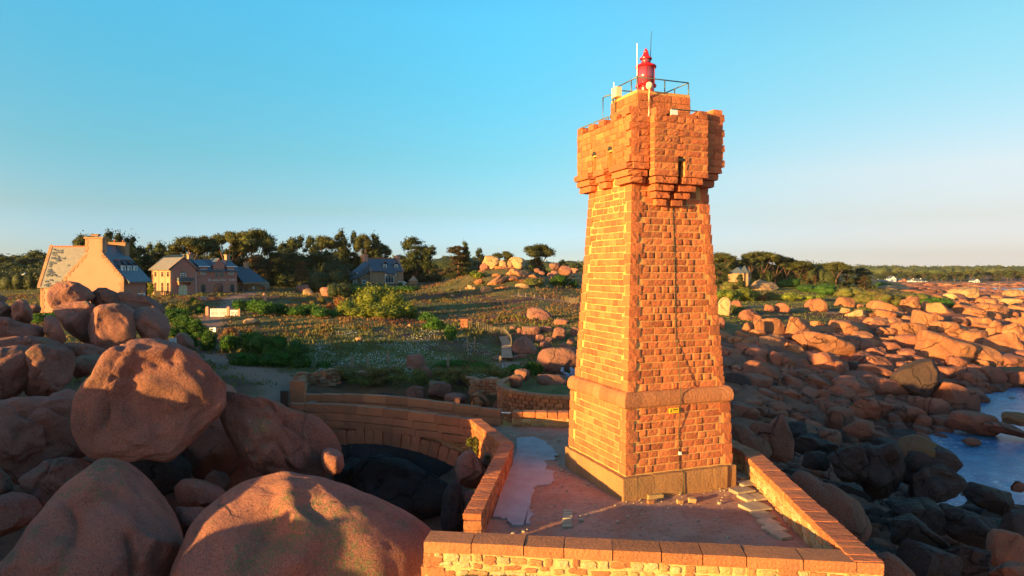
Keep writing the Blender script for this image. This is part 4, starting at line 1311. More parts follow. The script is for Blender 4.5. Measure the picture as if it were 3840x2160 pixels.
st.finish()

BN = [(-12.6, 34.4), (-1.43, 30.75)]
BF = [(-11.4, 37.1), (-.55, 33.05)]
br = thing('footbridge', 'arched granite footbridge with plain block parapets leading to the tower', 'bridge', (-6.5, 32.5, -5))
st = Stones(br)
def arch_z(s):
    return .78 + .30 * math.sin(math.pi * min(max((s - .0) / .95, 0), 1)) * (1 - .35 * s)
def bridge_face(P0, P1, vis, side, tag_, voussoirs):
    A = np.array(P0); B = np.array(P1); L = np.linalg.norm(B - A); u2 = (B - A) / L
    n = np.array([u2[1], -u2[0], 0]) * side; u = np.array([*u2, 0])
    for ci, (dz0, hh, wr, th, ov, nm) in enumerate(((.0, .41, (1.15, 1.5), .36, 0.0, 'parapet_block'), (.42, .35, (1.0, 1.45), .36, .0, 'parapet_block'), (.78, .32, (1.0, 1.5), .5, .07, 'band_block'))):
        t = 0.0
        while t < L - .05:
            w = rng.uniform(*wr)
            if L - t - w < .6: w = L - t
            s = (t + w / 2) / L
            sl = (arch_z((t + w) / L) - arch_z(t / L)) / w
            c = np.array([*A, 0]) + u * (t + w / 2) + n * (ov - th / 2) + ez * (arch_z(s) - dz0 - hh / 2)
            if vis or ci < 2:
                st.add(nm, 'long', 'bridge_stone', frame(c, u + ez * sl, -n, ez, (w - .008, th, hh - .008)))
            t += w
    return A, u, n, L
A, u, n, L = bridge_face(BN[0], BN[1], True, 1, '', True)
cxs = 6.6; Rr = 11.0; zc0 = -.70 - Rr
Lb = L
nv_ = 23
for k in range(nv_):
    a0 = -.47 + .94 * k / (nv_ - 1)
    s_ = cxs + Rr * math.sin(a0); z_ = zc0 + Rr * math.cos(a0)
    rad = u * math.sin(a0) + ez * math.cos(a0); tang = u * math.cos(a0) - ez * math.sin(a0)
    lenr = .66 + .06 * (k % 2)
    c = np.array([*A, 0]) + u * s_ + ez * z_ + rad * (lenr / 2 - .02) + n * (-.22 + (.03 if k % 2 else 0))
    st.add('arch_stone', 'cube', 'bridge_stone', frame(c, tang, -n, rad, (.462, .5, lenr)))
def arch_body(A, u, n, depth0, depth1):
    mb = MB(); prof = []
    for k in range(17):
        a0 = -.66 + 1.32 * k / 16
        prof.append((cxs + Rr * math.sin(a0), zc0 + Rr * math.cos(a0)))
    top = [(s, arch_z(s / Lb) - 1.24) for s in np.linspace(Lb, 0, 17)]
    poly = [(0.0, -6)] + [(prof[0][0], -6)] + prof + [(prof[-1][0], -6), (Lb, -6)] + top
    V, F = [], []
    xs = np.linspace(0, Lb, 45)
    def low(x):
        d = (x - cxs) / Rr
        if abs(d) < math.sin(.5): return zc0 + Rr * math.sqrt(1 - d * d)
        return -6.0
    for x in xs:
        zt_ = arch_z(x / Lb) - 1.11
        for dd in (depth0, depth1):
            V += [np.array([*A, 0]) + u * x + n * dd + ez * low(x), np.array([*A, 0]) + u * x + n * dd + ez * zt_]
    for i in range(len(xs) - 1):
        a = 4 * i; b_ = a + 4
        F += [(a, b_, b_ + 1, a + 1), (a + 2, a + 3, b_ + 3, b_ + 2), (a, a + 2, b_ + 2, b_), (a + 1, b_ + 1, b_ + 3, a + 3)]
    F += [(0, 1, 3, 2), (4 * (len(xs) - 1), 4 * (len(xs) - 1) + 2, 4 * (len(xs) - 1) + 3, 4 * (len(xs) - 1) + 1)]
    mb.add(V, F)
    return mb
link('arch_vault', arch_body(A, u, n, -.18, -2.5).mesh('arch_vault'), M['house_stone'], br)
for k in range(46):
    s_ = rng.uniform(8.6, 11.5); z_ = rng.uniform(-1.3, -.30)
    if (s_ - cxs) ** 2 + (z_ - zc0) ** 2 < (Rr + .75) ** 2: continue
    c = np.array([*A, 0]) + u * s_ + ez * z_ + n * (-.18)
    st.add('rubble_stone', 'rubble', 'rubble', frame(c, u, -n, ez, (rng.uniform(.2, .4), .14, rng.uniform(.12, .2))))
Af, uf, nf, Lf = bridge_face(BF[0], BF[1], False, 1, '', False)
mb = MB()
V = []
for s in np.linspace(0, 1, 13):
    a_ = np.array(BN[0]) * (1 - s) + np.array(BN[1]) * s; b_ = np.array(BF[0]) * (1 - s) + np.array(BF[1]) * s
    z = arch_z(s) - .85
    V += [(*(a_ + (b_ - a_) * .05), z), (*b_, z)]
F = [(2 * i, 2 * i + 2, 2 * i + 3, 2 * i + 1) for i in range(12)]
mb.add(V, F); link('deck', mb.mesh('deck'), M['gravel'], br)
st.finish()
mb = MB(); mb.tube([P(1880, 1547, 33), P(1915, 1548, 33)], .03, 6)
o = link('barrier_bar', mb.mesh('barrier_bar'), M['white']); tag(o, 'thin pale bar across the gap between bridge and back parapet', 'bar')

rnd = thing('round_terrace_wall', 'curved brick-like granite wall with a smooth coping, half round, behind the bridge end', 'wall', (4.0, 41, -2))
st = Stones(rnd)
cc = np.array([4.1, 41.5]); rr_ = 5.0
N = 34
for k in range(N):
    t0 = math.pi * (.80 + 1.15 * k / N)
    t1 = math.pi * (.80 + 1.15 * (k + 1) / N)
    tm_ = (t0 + t1) / 2
    rad = np.array([math.cos(tm_), math.sin(tm_) * .92, 0]); rad /= np.linalg.norm(rad); tan = np.array([-rad[1], rad[0], 0])
    p = np.array([cc[0] + rr_ * math.cos(tm_), cc[1] + rr_ * .92 * math.sin(tm_), 0])
    seg = rr_ * (t1 - t0)
    st.add('coping_stone', 'cube', 'smooth_stone', frame(p - rad * .18 + ez * .62, tan, -rad, ez, (seg * 1.01, .46, .20)))
    for r_ in range(7):
        off = seg / 2 if r_ % 2 else 0
        st.add('wall_stone', 'face', 'stone', frame(p + tan * (off - seg * .25) + ez * (.39 - .235 * r_) - rad * .07, tan, -rad, ez, (seg * .92 * rng.uniform(.8, 1.04), .14, .21)), tm_ > math.pi * .95)
mb = MB(); V, F = [], []
for k in range(N + 1):
    t = math.pi * (.80 + 1.15 * k / N)
    for r2 in (rr_ - .1, rr_ - .42):
        for z in (-2.5, .52): V.append((cc[0] + r2 * math.cos(t), cc[1] + r2 * .92 * math.sin(t), z))
for k in range(N):
    a_ = 4 * k; b_ = a_ + 4
    F += [(a_, b_, b_ + 1, a_ + 1), (a_ + 2, a_ + 3, b_ + 3, b_ + 2), (a_ + 1, b_ + 1, b_ + 3, a_ + 3)]
mb.add(V, F); link('wall_core', mb.mesh('wall_core'), M['mortar'], rnd)
st.finish()
el = [(cc[0] + (rr_ - .3) * math.cos(t), cc[1] + (rr_ - .3) * .92 * math.sin(t)) for t in np.linspace(0, 2 * math.pi, 40)[:-1]]
struct(link('round_terrace_ground', ground_sheet('round_terrace_ground', el, .15, m, .12, .3, 8), tmat))

r = np.random.default_rng(8); Vs, Fs, n = [], [], 0
V0, F0 = VAR['cube'][1]
for _ in range(900):
    x, y = r.uniform(-1.6, 8.8), r.uniform(17.4, 32.6)
    if not inside(TG, x, y) or (abs((np.array([x, y, 0]) - CT) @ e1) < 2.3 and abs((np.array([x, y, 0]) - CT) @ e2) < 2.3): continue
    if inside(poly, x, y) and r.random() < .9: continue
    s = r.uniform(.02, .06) if r.random() < .9 else r.uniform(.06, .13)
    Vs.append(V0 * np.array([s, s * r.uniform(.6, 1), s * .5]) @ np.array([[math.cos(x * 9), math.sin(x * 9), 0], [-math.sin(x * 9), math.cos(x * 9), 0], [0, 0, 1]]) + np.array([x, y, .03])); Fs.append(np.array(F0) + n); n += len(V0)
struct(link('terrace_grit', fast_mesh('terrace_grit', np.concatenate(Vs), np.concatenate(Fs), False), M['flat_slab']), 'stuff')

# ------------------------------------------------------------------ rocks
_ico = {}
def ico(n):
    if n not in _ico:
        bm = bmesh.new(); bmesh.ops.create_icosphere(bm, subdivisions=n, radius=1.0)
        V = np.array([v.co[:] for v in bm.verts]); V /= np.linalg.norm(V, axis=1)[:, None]
        F = np.array([[v.index for v in f.verts] for f in bm.faces]); bm.free()
        _ico[n] = (V, F)
    return _ico[n]

def rock_unit(sub, seed, p=2.8, facets=5, amp=.09, fine=.03, cut=(.62, .88)):
    """a weathered block about one unit in radius"""
    r = np.random.default_rng(seed)
    V, F = ico(sub)
    Rm = np.linalg.qr(r.normal(size=(3, 3)))[0]
    W = V @ (np.eye(3) * .6 + Rm * .4)
    W = W / np.linalg.norm(W, axis=1)[:, None]
    rad = (np.abs(V) ** p).sum(1) ** (-1.0 / p)
    rad = rad / rad.mean()
    Q = V * rad[:, None]
    for k in range(facets):
        n = r.normal(size=3); n[2] *= .7; n /= np.linalg.norm(n)
        h = r.uniform(*cut)
        s = Q @ n - h
        Q = Q - n * np.where(s > 0, s * .85, 0)[:, None]
    d = fbm(V * 1.3 + seed * 3.1, seed, 3) * amp + fbm(V * 4.5 + seed, seed + 50, 3) * fine
    for k in range(r.integers(0, 3)):
        n = r.normal(size=3); n /= np.linalg.norm(n); o = r.uniform(-.45, .45)
        dd = np.abs(V @ n - o + fbm(V * 2.2, seed + 80 + k, 2) * .08)
        d = d - .085 * np.exp(-(dd / .035) ** 2)
    Q = Q * (1 + d)[:, None]
    return Q / np.abs(Q).max(0), F

ROCKV = {}
def rock_variant(sub, k, style='round'):
    key = (sub, k, style)
    if key not in ROCKV:
        if style == 'round': V, F = rock_unit(sub, 100 + k, 2.7, 7, .12, .035, (.55, .85))
        elif style == 'box': V, F = rock_unit(sub, 200 + k, 5.0, 7, .05, .03, (.60, .86))
        else: V, F = rock_unit(sub, 300 + k, 4.0, 10, .07, .045, (.45, .78))
        ROCKV[key] = (V, F)
    return ROCKV[key]
_rm = {}
def rock_obj(name, c, dims, rot, mat, style='round', sub=4, k=None):
    if k is None: k = int(rng.integers(12 if sub >= 4 else 16))
    key = (sub, k, style, mat)
    if key not in _rm:
        V, F = rock_variant(sub, k, style)
        me = fast_mesh(name, V, F, True); me.materials.append(M[mat]); _rm[key] = me
    o = D.objects.new(name, _rm[key]); COL.objects.link(o)
    o.location = tuple(c); o.rotation_euler = rot; o.scale = tuple(dims)
    return o

def resample(poly, n=180, smooth=3):
    P_ = np.array(poly, float); c = P_.mean(0)
    x, y = P_[:, 0], P_[:, 1]; x1, y1 = np.roll(x, -1), np.roll(y, -1); cr_ = x * y1 - x1 * y; A_ = cr_.sum() / 2
    c = np.array([((x + x1) * cr_).sum(), ((y + y1) * cr_).sum()]) / (6 * A_)
    th = np.linspace(-math.pi, math.pi, n, endpoint=False)
    d = np.stack([np.cos(th), np.sin(th)], 1)
    out = np.zeros(n)
    for i in range(len(P_)):
        a = P_[i] - c; b_ = P_[(i + 1) % len(P_)] - c; e = b_ - a
        den = d[:, 0] * e[1] - d[:, 1] * e[0]
        with np.errstate(divide='ignore', invalid='ignore'):
            t = (a[0] * e[1] - a[1] * e[0]) / den
            s = (a[0] * d[:, 1] - a[1] * d[:, 0]) / den
        ok = (t > 0) & (s >= -1e-9) & (s <= 1 + 1e-9)
        out = np.where(ok, np.maximum(out, np.where(ok, t, 0)), out)
    for k in range(smooth): out = (np.roll(out, 1) + 2 * out + np.roll(out, -1)) / 4
    return c, out

def hero(name, label, poly, Y, thick, mat='boulder', e=.78, sub=6, seed=1, amp=.035, creases=(), group='rounded pink granite boulders', back=1.0, facets=0, lean=0.0, cat='boulder'):
    """a boulder whose outline against what lies behind is given, with its own distance and thickness"""
    c, rad = resample(poly)
    rad = rad * 1.035
    cw = P(c[0], c[1], Y)
    f = cw - np.array([0, 0, EYE]); L = np.linalg.norm(f); f /= L
    r_ = np.cross(f, [0, 0, 1.0]); r_ /= np.linalg.norm(r_); up = np.cross(r_, f)
    V, F = ico(sub)
    a, b_, d = V[:, 0], V[:, 1], V[:, 2]
    rho = np.sqrt(a * a + b_ * b_)
    th = np.arctan2(-b_, a)
    fi = (th + math.pi) / (2 * math.pi) * len(rad); i0 = np.floor(fi).astype(int) % len(rad); fr = fi - np.floor(fi)
    Rp = rad[i0] * (1 - fr) + rad[(i0 + 1) % len(rad)] * fr
    px = c[0] + Rp * np.cos(th) * rho ** e; py = c[1] + Rp * np.sin(th) * rho ** e
    ray = np.stack([(px - 1920) / FOC, np.ones_like(px), -(py - HOR) / FOC], 1)
    t = L / (ray @ f)
    pos = np.array([0, 0, EYE]) + ray * t[:, None]
    dep = np.sign(d) * np.abs(d) ** e * np.where(d > 0, thick * back, thick)
    pos = pos + f * dep[:, None] - up * (dep * lean)[:, None]
    size = thick
    rr = np.random.default_rng(seed)
    nn = V[:, 0:1] * r_ + V[:, 1:2] * up + V[:, 2:3] * f
    disp = fbm(V * 1.4 + seed * 5.3, seed, 3) * amp * 2.6 * size + fbm(V * 4 + seed, seed + 7, 4) * amp * .5 * size
    edge = np.clip(1.15 - rho ** 4, .25, 1)
    if facets + 2:
        for k in range(facets + 2):
            n_ = rr.normal(size=3) * .55 - f * rr.uniform(.5, 1.0); n_ /= np.linalg.norm(n_)
            s = (pos - cw) @ n_
            h = np.quantile(s, rr.uniform(.80, .94))
            s = s - h
            pos = pos - n_ * np.where(s > 0, s * .75, 0)[:, None]
    for k in range(2 if thick > .9 else 0):
        n_ = rr.normal(size=3); n_ /= np.linalg.norm(n_)
        q = np.abs(V @ n_ - rr.uniform(-.5, .5) + fbm(V * 1.8, seed + 40 + k, 3) * .10)
        disp = disp - .07 * np.exp(-(q / .018) ** 2) * np.clip(fbm(V * 1.1, seed + 60 + k, 1) + .6, 0, 1)
    for pts, wpx, dm in creases:
        q = seg_dist(px, py, pts)
        disp = disp - dm * np.exp(-(q / wpx) ** 2) * (d < .1)
    pos = pos + nn * (disp * edge)[:, None]
    me = fast_mesh(name, pos - cw, F, True)
    me.materials.append(M[mat])
    o = link(name, me); o.location = tuple(cw)
    tag(o, label, cat, group)
    return o

hero('boulder', 'huge leaning boulder with green lichen patches and a golden sunlit crown',
     [(285, 1560), (292, 1491), (312, 1450), (351, 1412), (398, 1332), (440, 1308), (464, 1309), (504, 1286), (583, 1281), (663, 1297), (762, 1350), (828, 1397), (862, 1440), (870, 1495), (850, 1535), (782, 1586), (696, 1668), (649, 1712), (612, 1722), (540, 1706), (470, 1722), (398, 1720), (345, 1710), (311, 1677), (284, 1625)],
     25, 2.3, 'boulder', .70, 6, 3, .05, [([(400, 1420), (440, 1432), (480, 1405)], 16, .14), ([(385, 1560), (372, 1600), (345, 1650)], 22, .13), ([(800, 1390), (820, 1480)], 14, .10), ([(470, 1300), (455, 1340), (420, 1372)], 14, .14), ([(640, 1300), (660, 1370)], 14, .08)], facets=4)
hero('boulder', 'broad boulder with a curling groove and green lichen streak beside the bridge end',
     [(861, 1462), (928, 1466), (994, 1462), (1034, 1483), (1073, 1523), (1140, 1545), (1193, 1569), (1246, 1622), (1278, 1685), (1262, 1745), (1228, 1765), (1205, 1790), (1193, 1796), (1126, 1783), (1060, 1790), (1020, 1788), (961, 1757), (894, 1704), (855, 1631), (832, 1565), (838, 1500)],
     27.5, 1.9, 'boulder', .72, 6, 11, .05, [([(960, 1700), (985, 1650), (1040, 1655), (1085, 1700), (1105, 1760)], 13, .17), ([(870, 1520), (950, 1560), (1060, 1590), (1140, 1650), (1190, 1720)], 16, .15), ([(940, 1480), (1050, 1540), (1150, 1600), (1225, 1680)], 12, .10)], facets=2)
hero('boulder', 'small rounded nub of rock tucked under the right end of the grooved boulder',
     [(1208, 1690), (1232, 1676), (1262, 1680), (1286, 1705), (1290, 1745), (1275, 1775), (1245, 1785), (1218, 1762), (1206, 1725)], 26.8, .8, 'boulder', .8, 4, 12, .03)
hero('boulder', 'steep wedge boulder with two vertical folds at the bottom left corner',
     [(-60, 2200), (0, 2130), (66, 2068), (120, 1985), (179, 1902), (250, 1830), (318, 1776), (370, 1738), (424, 1704), (504, 1677), (563, 1680), (610, 1725), (649, 1810), (669, 1902), (678, 1995), (668, 2110), (640, 2260), (500, 2380), (300, 2450), (80, 2420)],
     19, 1.9, 'boulder', .72, 6, 21, .05, [([(470, 2030), (490, 2090), (520, 2170)], 14, .22), ([(255, 1900), (285, 1960), (275, 2060), (200, 2160)], 22, .17), ([(563, 1690), (600, 1800), (640, 1900)], 16, .12), ([(535, 1740), (530, 1850), (480, 1980)], 26, -.14)], facets=3)
hero('boulder', 'low domed boulder with a sun patch on its ridge, left of the front wall',
     [(640, 2260), (663, 2141), (702, 2061), (762, 1949), (855, 1869), (928, 1823), (1020, 1793), (1093, 1790), (1193, 1803), (1292, 1836), (1400, 1876), (1500, 1925), (1585, 1980), (1640, 2050), (1660, 2160), (1640, 2330), (1400, 2450), (1100, 2480), (800, 2420)],
     19.5, 2.4, 'boulder', .74, 6, 31, .045, [([(1075, 1800), (1070, 1870), (1120, 1960), (1165, 2010), (1120, 2120)], 40, -.30), ([(1200, 1850), (1330, 1890), (1480, 1960)], 24, .12), ([(1040, 1860), (1000, 1980), (960, 2120)], 40, .16)], facets=-1)
hero('boulder', 'rounded left edge boulder, darker, cut by a deep vertical cleft, second row from the top',
     [(-90, 1400), (-60, 1330), (0, 1306), (60, 1298), (110, 1305), (133, 1340), (125, 1400), (95, 1450), (53, 1490), (0, 1496), (-70, 1470)], 30.5, 1.4, 'boulder', .76, 5, 41, .045)
hero('boulder', 'boulder right of the cleft at the left edge, its flat top grazed by light',
     [(80, 1330), (140, 1296), (199, 1297), (272, 1317), (280, 1362), (265, 1419), (225, 1462), (159, 1492), (80, 1494), (50, 1480), (90, 1430), (118, 1390)], 31, 1.5, 'boulder', .74, 5, 42, .05, facets=2)
hero('boulder', 'dark fissured slab covered with grey lichen at the left edge, under the cleft boulders',
     [(-90, 1530), (0, 1508), (60, 1496), (133, 1492), (230, 1498), (292, 1500), (290, 1570), (262, 1640), (285, 1684), (232, 1725), (180, 1760), (133, 1785), (66, 1815), (20, 1790), (-60, 1760)], 27, 1.7, 'boulder', .74, 6, 43, .06, [([(30, 1510), (120, 1560), (190, 1600), (215, 1690)], 14, .2), ([(150, 1500), (230, 1540), (280, 1560)], 10, .14)], facets=3)
hero('boulder', 'squat boulder with a dark diagonal crack, just above the steep wedge boulder',
     [(70, 1796), (106, 1770), (166, 1730), (225, 1718), (265, 1717), (318, 1723), (358, 1740), (330, 1775), (290, 1800), (235, 1850), (179, 1909), (119, 1863), (80, 1830)], 23.5, 1.0, 'boulder', .76, 5, 44, .05, [([(200, 1725), (165, 1775), (135, 1800), (120, 1850)], 9, .16)])
hero('boulder', 'smooth lens shaped boulder at the left edge below the squat cracked one',
     [(-70, 1930), (-40, 1880), (10, 1858), (53, 1849), (100, 1854), (133, 1869), (157, 1902), (133, 1942), (66, 1988), (0, 2015), (-60, 1990)], 21.5, .9, 'boulder', .76, 5, 45, .05)
hero('boulder', 'dark tip of a boulder at the extreme left edge beside the fissured slab',
     [(-80, 1800), (-50, 1750), (0, 1752), (35, 1790), (50, 1835), (20, 1852), (-30, 1870), (-70, 1850)], 23, .8, 'boulder', .8, 4, 46, .05)
hero('boulder', 'upper shadowed block at the back of the dark hollow between the big boulders',
     [(770, 1790), (800, 1765), (850, 1775), (870, 1810), (850, 1840), (800, 1850), (765, 1830)], 27, .7, 'boulder', .8, 4, 47, .04)
hero('boulder', 'wide shadowed rock with a flat top in the middle of the dark hollow',
     [(650, 1830), (690, 1795), (760, 1800), (830, 1830), (860, 1870), (820, 1900), (740, 1905), (670, 1890)], 24.5, 1.0, 'boulder', .76, 4, 48, .05)
hero('boulder', 'lowest shadowed block in the dark hollow',
     [(660, 1900), (740, 1905), (820, 1915), (810, 1970), (770, 2030), (710, 2060), (670, 2040)], 22, .9, 'boulder', .76, 4, 49, .05)
hero('boulder', 'great shaded boulder closing the dark hollow behind the leaning and the grooved boulders',
     [(690, 1480), (780, 1430), (880, 1450), (930, 1540), (930, 1700), (860, 1780), (740, 1790), (660, 1700), (660, 1560)], 32, 2.2, 'boulder', .74, 5, 161, .05)
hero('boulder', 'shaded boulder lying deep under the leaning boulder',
     [(420, 1690), (520, 1660), (640, 1680), (720, 1740), (700, 1830), (600, 1860), (480, 1830), (410, 1760)], 28.5, 1.8, 'boulder_dark', .74, 4, 162, .05)  # filler rock in the hollow, shade put into its dark colour
hero('boulder', 'brown boulder half hidden between fissured slab and leaning boulder',
     [(190, 1480), (260, 1465), (330, 1500), (350, 1600), (330, 1700), (270, 1740), (200, 1700), (170, 1580)], 29, 1.6, 'boulder', .74, 4, 163, .05)
STK = 'stack of balanced rocks before the peach house'
hero('boulder', 'beaked top rock of the stack with a yellow lichened crown, overhanging to the right',
     [(179, 1110), (186, 1076), (218, 1060), (253, 1054), (295, 1062), (330, 1082), (358, 1111), (342, 1128), (310, 1134), (291, 1146), (253, 1160), (215, 1168), (192, 1150), (181, 1130)], 42, 1.0, 'boulder', .72, 5, 51, .05, group=STK)
hero('boulder', 'smooth rock behind the beaked top rock of the stack, second along the crest',
     [(338, 1130), (345, 1098), (370, 1080), (400, 1080), (440, 1100), (466, 1135), (455, 1154), (400, 1152), (350, 1150)], 43.5, 1.0, 'boulder', .74, 5, 52, .05, group=STK)
hero('boulder', 'long flat rock ending the crest of the stack on the right, before the cream house',
     [(425, 1110), (450, 1094), (500, 1096), (560, 1116), (600, 1140), (618, 1165), (612, 1182), (590, 1186), (560, 1172), (500, 1160), (450, 1150)], 44.5, 1.2, 'boulder', .74, 5, 53, .05, [([(430, 1120), (500, 1132), (560, 1142)], 6, .14)], group=STK)
hero('boulder', 'left neck rock of the stack, red brown, under the beaked rock',
     [(192, 1150), (253, 1134), (322, 1130), (352, 1146), (356, 1220), (345, 1290), (311, 1284), (270, 1258), (235, 1222), (212, 1190)], 40.8, 1.2, 'boulder', .72, 5, 54, .05, group=STK)
hero('boulder', 'largest front boulder of the stack with a grey green lichened brow',
     [(322, 1165), (350, 1150), (420, 1139), (466, 1145), (505, 1168), (517, 1193), (540, 1228), (546, 1275), (505, 1302), (447, 1322), (389, 1308), (345, 1292), (330, 1240)], 40, 1.5, 'boulder', .68, 5, 55, .05, [([(325, 1180), (338, 1240), (350, 1290)], 8, .15)], group=STK, facets=2)
hero('boulder', 'right shoulder boulder of the stack above the green hedge',
     [(478, 1160), (544, 1150), (590, 1158), (622, 1185), (636, 1220), (630, 1255), (615, 1292), (580, 1300), (545, 1290), (520, 1250), (490, 1200)], 41, 1.2, 'boulder', .74, 5, 56, .05, [([(545, 1230), (560, 1222), (585, 1250), (612, 1275)], 7, .15)], group=STK)
hero('boulder', 'orange sunlit wedge of rock leaning at the left foot of the stack',
     [(163, 1245), (166, 1193), (186, 1183), (214, 1192), (230, 1225), (250, 1276), (220, 1300), (194, 1284)], 38.3, .9, 'boulder', .8, 4, 57, .03, facets=3, group=STK)
hero('boulder', 'flat slab of rock carrying the stack, reddish, below the great front boulder',
     [(205, 1300), (260, 1285), (330, 1290), (400, 1310), (430, 1330), (400, 1350), (300, 1352), (230, 1340)], 37.5, 1.3, 'boulder', .8, 4, 58, .05, group=STK)
hero('boulder', 'low rock between the flat slab and the huge leaning boulder',
     [(268, 1350), (300, 1334), (370, 1332), (398, 1345), (390, 1372), (350, 1400), (290, 1420), (262, 1390)], 34, 1.0, 'boulder', .78, 4, 59, .05)
hero('boulder', 'little grey stone peeping over the crown of the huge leaning boulder',
     [(443, 1306), (452, 1290), (480, 1288), (497, 1300), (490, 1318), (455, 1318)], 28, .4, 'boulder', .8, 3, 60, .04)
hero('boulder', 'rounded twin boulder at the far left edge, in shade, left of the stack',
     [(-60, 1180), (-30, 1138), (10, 1133), (45, 1152), (60, 1190), (50, 1215), (0, 1225), (-50, 1215)], 46, 1.5, 'boulder', .76, 4, 61, .05)
hero('boulder', 'rounded boulder between the twin at the edge and the stack, with a domed top',
     [(42, 1150), (70, 1123), (98, 1128), (118, 1160), (122, 1195), (105, 1222), (60, 1222), (48, 1190)], 45, 1.3, 'boulder', .76, 4, 62, .05)
hero('boulder', 'topmost pale rock at the left edge above the twin boulders',
     [(-50, 1130), (-20, 1108), (15, 1108), (36, 1125), (30, 1142), (-20, 1150)], 49, 1.3, 'boulder', .78, 4, 63, .05)
hero('boulder', 'long sloping slab at the left edge below the twin boulders',
     [(-80, 1240), (-40, 1192), (30, 1190), (80, 1210), (140, 1222), (166, 1235), (160, 1268), (80, 1280), (0, 1290), (-60, 1290)], 38, 1.6, 'boulder', .76, 5, 64, .05, facets=2)
hero('boulder', 'pink slab running down to the left edge between the sloping slab and the cleft boulders',
     [(-80, 1310), (-40, 1275), (60, 1262), (160, 1265), (215, 1282), (260, 1310), (250, 1345), (150, 1330), (60, 1320), (-40, 1340)], 35, 1.5, 'boulder', .76, 5, 65, .05)
hero('boulder', 'small sunlit rock beyond the twin boulders at the foot of the peach house',
     [(100, 1160), (112, 1142), (140, 1140), (155, 1155), (150, 1172), (115, 1176)], 62, 1.0, 'boulder', .8, 3, 66, .04)
hero('boulder', 'red shaded boulder partly under the hedge right of the stack',
     [(655, 1262), (672, 1248), (700, 1250), (722, 1275), (728, 1300), (700, 1320), (668, 1310), (655, 1290)], 50, .9, 'boulder', .78, 4, 67, .04)
hero('boulder', 'upright rounded boulder under the right springing of the arch',
     [(1706, 1760), (1715, 1720), (1745, 1696), (1775, 1692), (1795, 1720), (1812, 1760), (1815, 1800), (1795, 1835), (1765, 1838), (1725, 1815)], 27.6, .9, 'boulder', .76, 5, 71, .04)
hero('boulder', 'smaller reddish boulder wedged between arch and left parapet',
     [(1808, 1745), (1818, 1700), (1838, 1690), (1856, 1705), (1850, 1740), (1830, 1765)], 28.4, .5, 'boulder', .78, 4, 72, .04)
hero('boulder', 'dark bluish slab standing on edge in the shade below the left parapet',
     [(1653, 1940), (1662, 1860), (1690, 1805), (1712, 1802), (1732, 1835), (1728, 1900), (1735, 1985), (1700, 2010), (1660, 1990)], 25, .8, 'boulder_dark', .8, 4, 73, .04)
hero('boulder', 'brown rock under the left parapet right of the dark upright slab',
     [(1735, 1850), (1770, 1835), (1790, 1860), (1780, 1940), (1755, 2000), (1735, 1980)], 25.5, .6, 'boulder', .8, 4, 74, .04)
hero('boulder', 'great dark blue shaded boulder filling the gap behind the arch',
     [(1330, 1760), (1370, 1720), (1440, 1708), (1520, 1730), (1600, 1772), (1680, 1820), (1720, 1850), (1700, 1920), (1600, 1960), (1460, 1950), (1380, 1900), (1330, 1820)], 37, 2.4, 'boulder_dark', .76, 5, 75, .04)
hero('boulder', 'added dark rock face blackening the gully behind the arch of the footbridge',
     [(1210, 1640), (1400, 1590), (1600, 1630), (1750, 1740), (1760, 1900), (1500, 1990), (1240, 1960)], 41.5, 2.2, 'boulder_dark', .74, 5, 176, .05)  # added so the opening under the arch reads dark
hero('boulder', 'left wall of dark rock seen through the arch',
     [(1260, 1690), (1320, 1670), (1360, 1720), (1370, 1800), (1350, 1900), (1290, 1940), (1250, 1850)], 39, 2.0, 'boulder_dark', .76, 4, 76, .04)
def grock(label, cx, cy, w, h, rot=0, style='round', mat='boulder', group=None, sub=4, deep=1.0, sink=.18, name='boulder', k=None, Y=None):
    """rock whose foot stands on the ground where the photograph shows it"""
    if Y is None: g = hit(cx, cy + h * .42) if cy + h * .42 > 1032 else P(cx, cy, 150 if cx < 2000 else 168)
    else: g = P(cx, cy + h * .42, Y)
    Yc = g[1]
    c = P(cx, cy, Yc + w / FOC * Yc * .30 * deep)
    s = c[1] / FOC
    W, H = w * s / 2, h * s / 2
    Dp = W * .85 * deep
    H2 = H * (1 + sink)
    o = rock_obj(name, (c[0], c[1], c[2] - H * sink), (W * 1.06, Dp, H2 * 1.02), (0, R(rot), R(rng.uniform(-20, 20))), mat, style, sub, k)
    tag(o, label, 'rock', group)
    return o
Z2 = lambda cx, cy, w, h: (1640 + cx * .3589, 880 + cy * .3589, w * .3589, h * .3589)
KN = 'rocks of the knoll left of the tower'
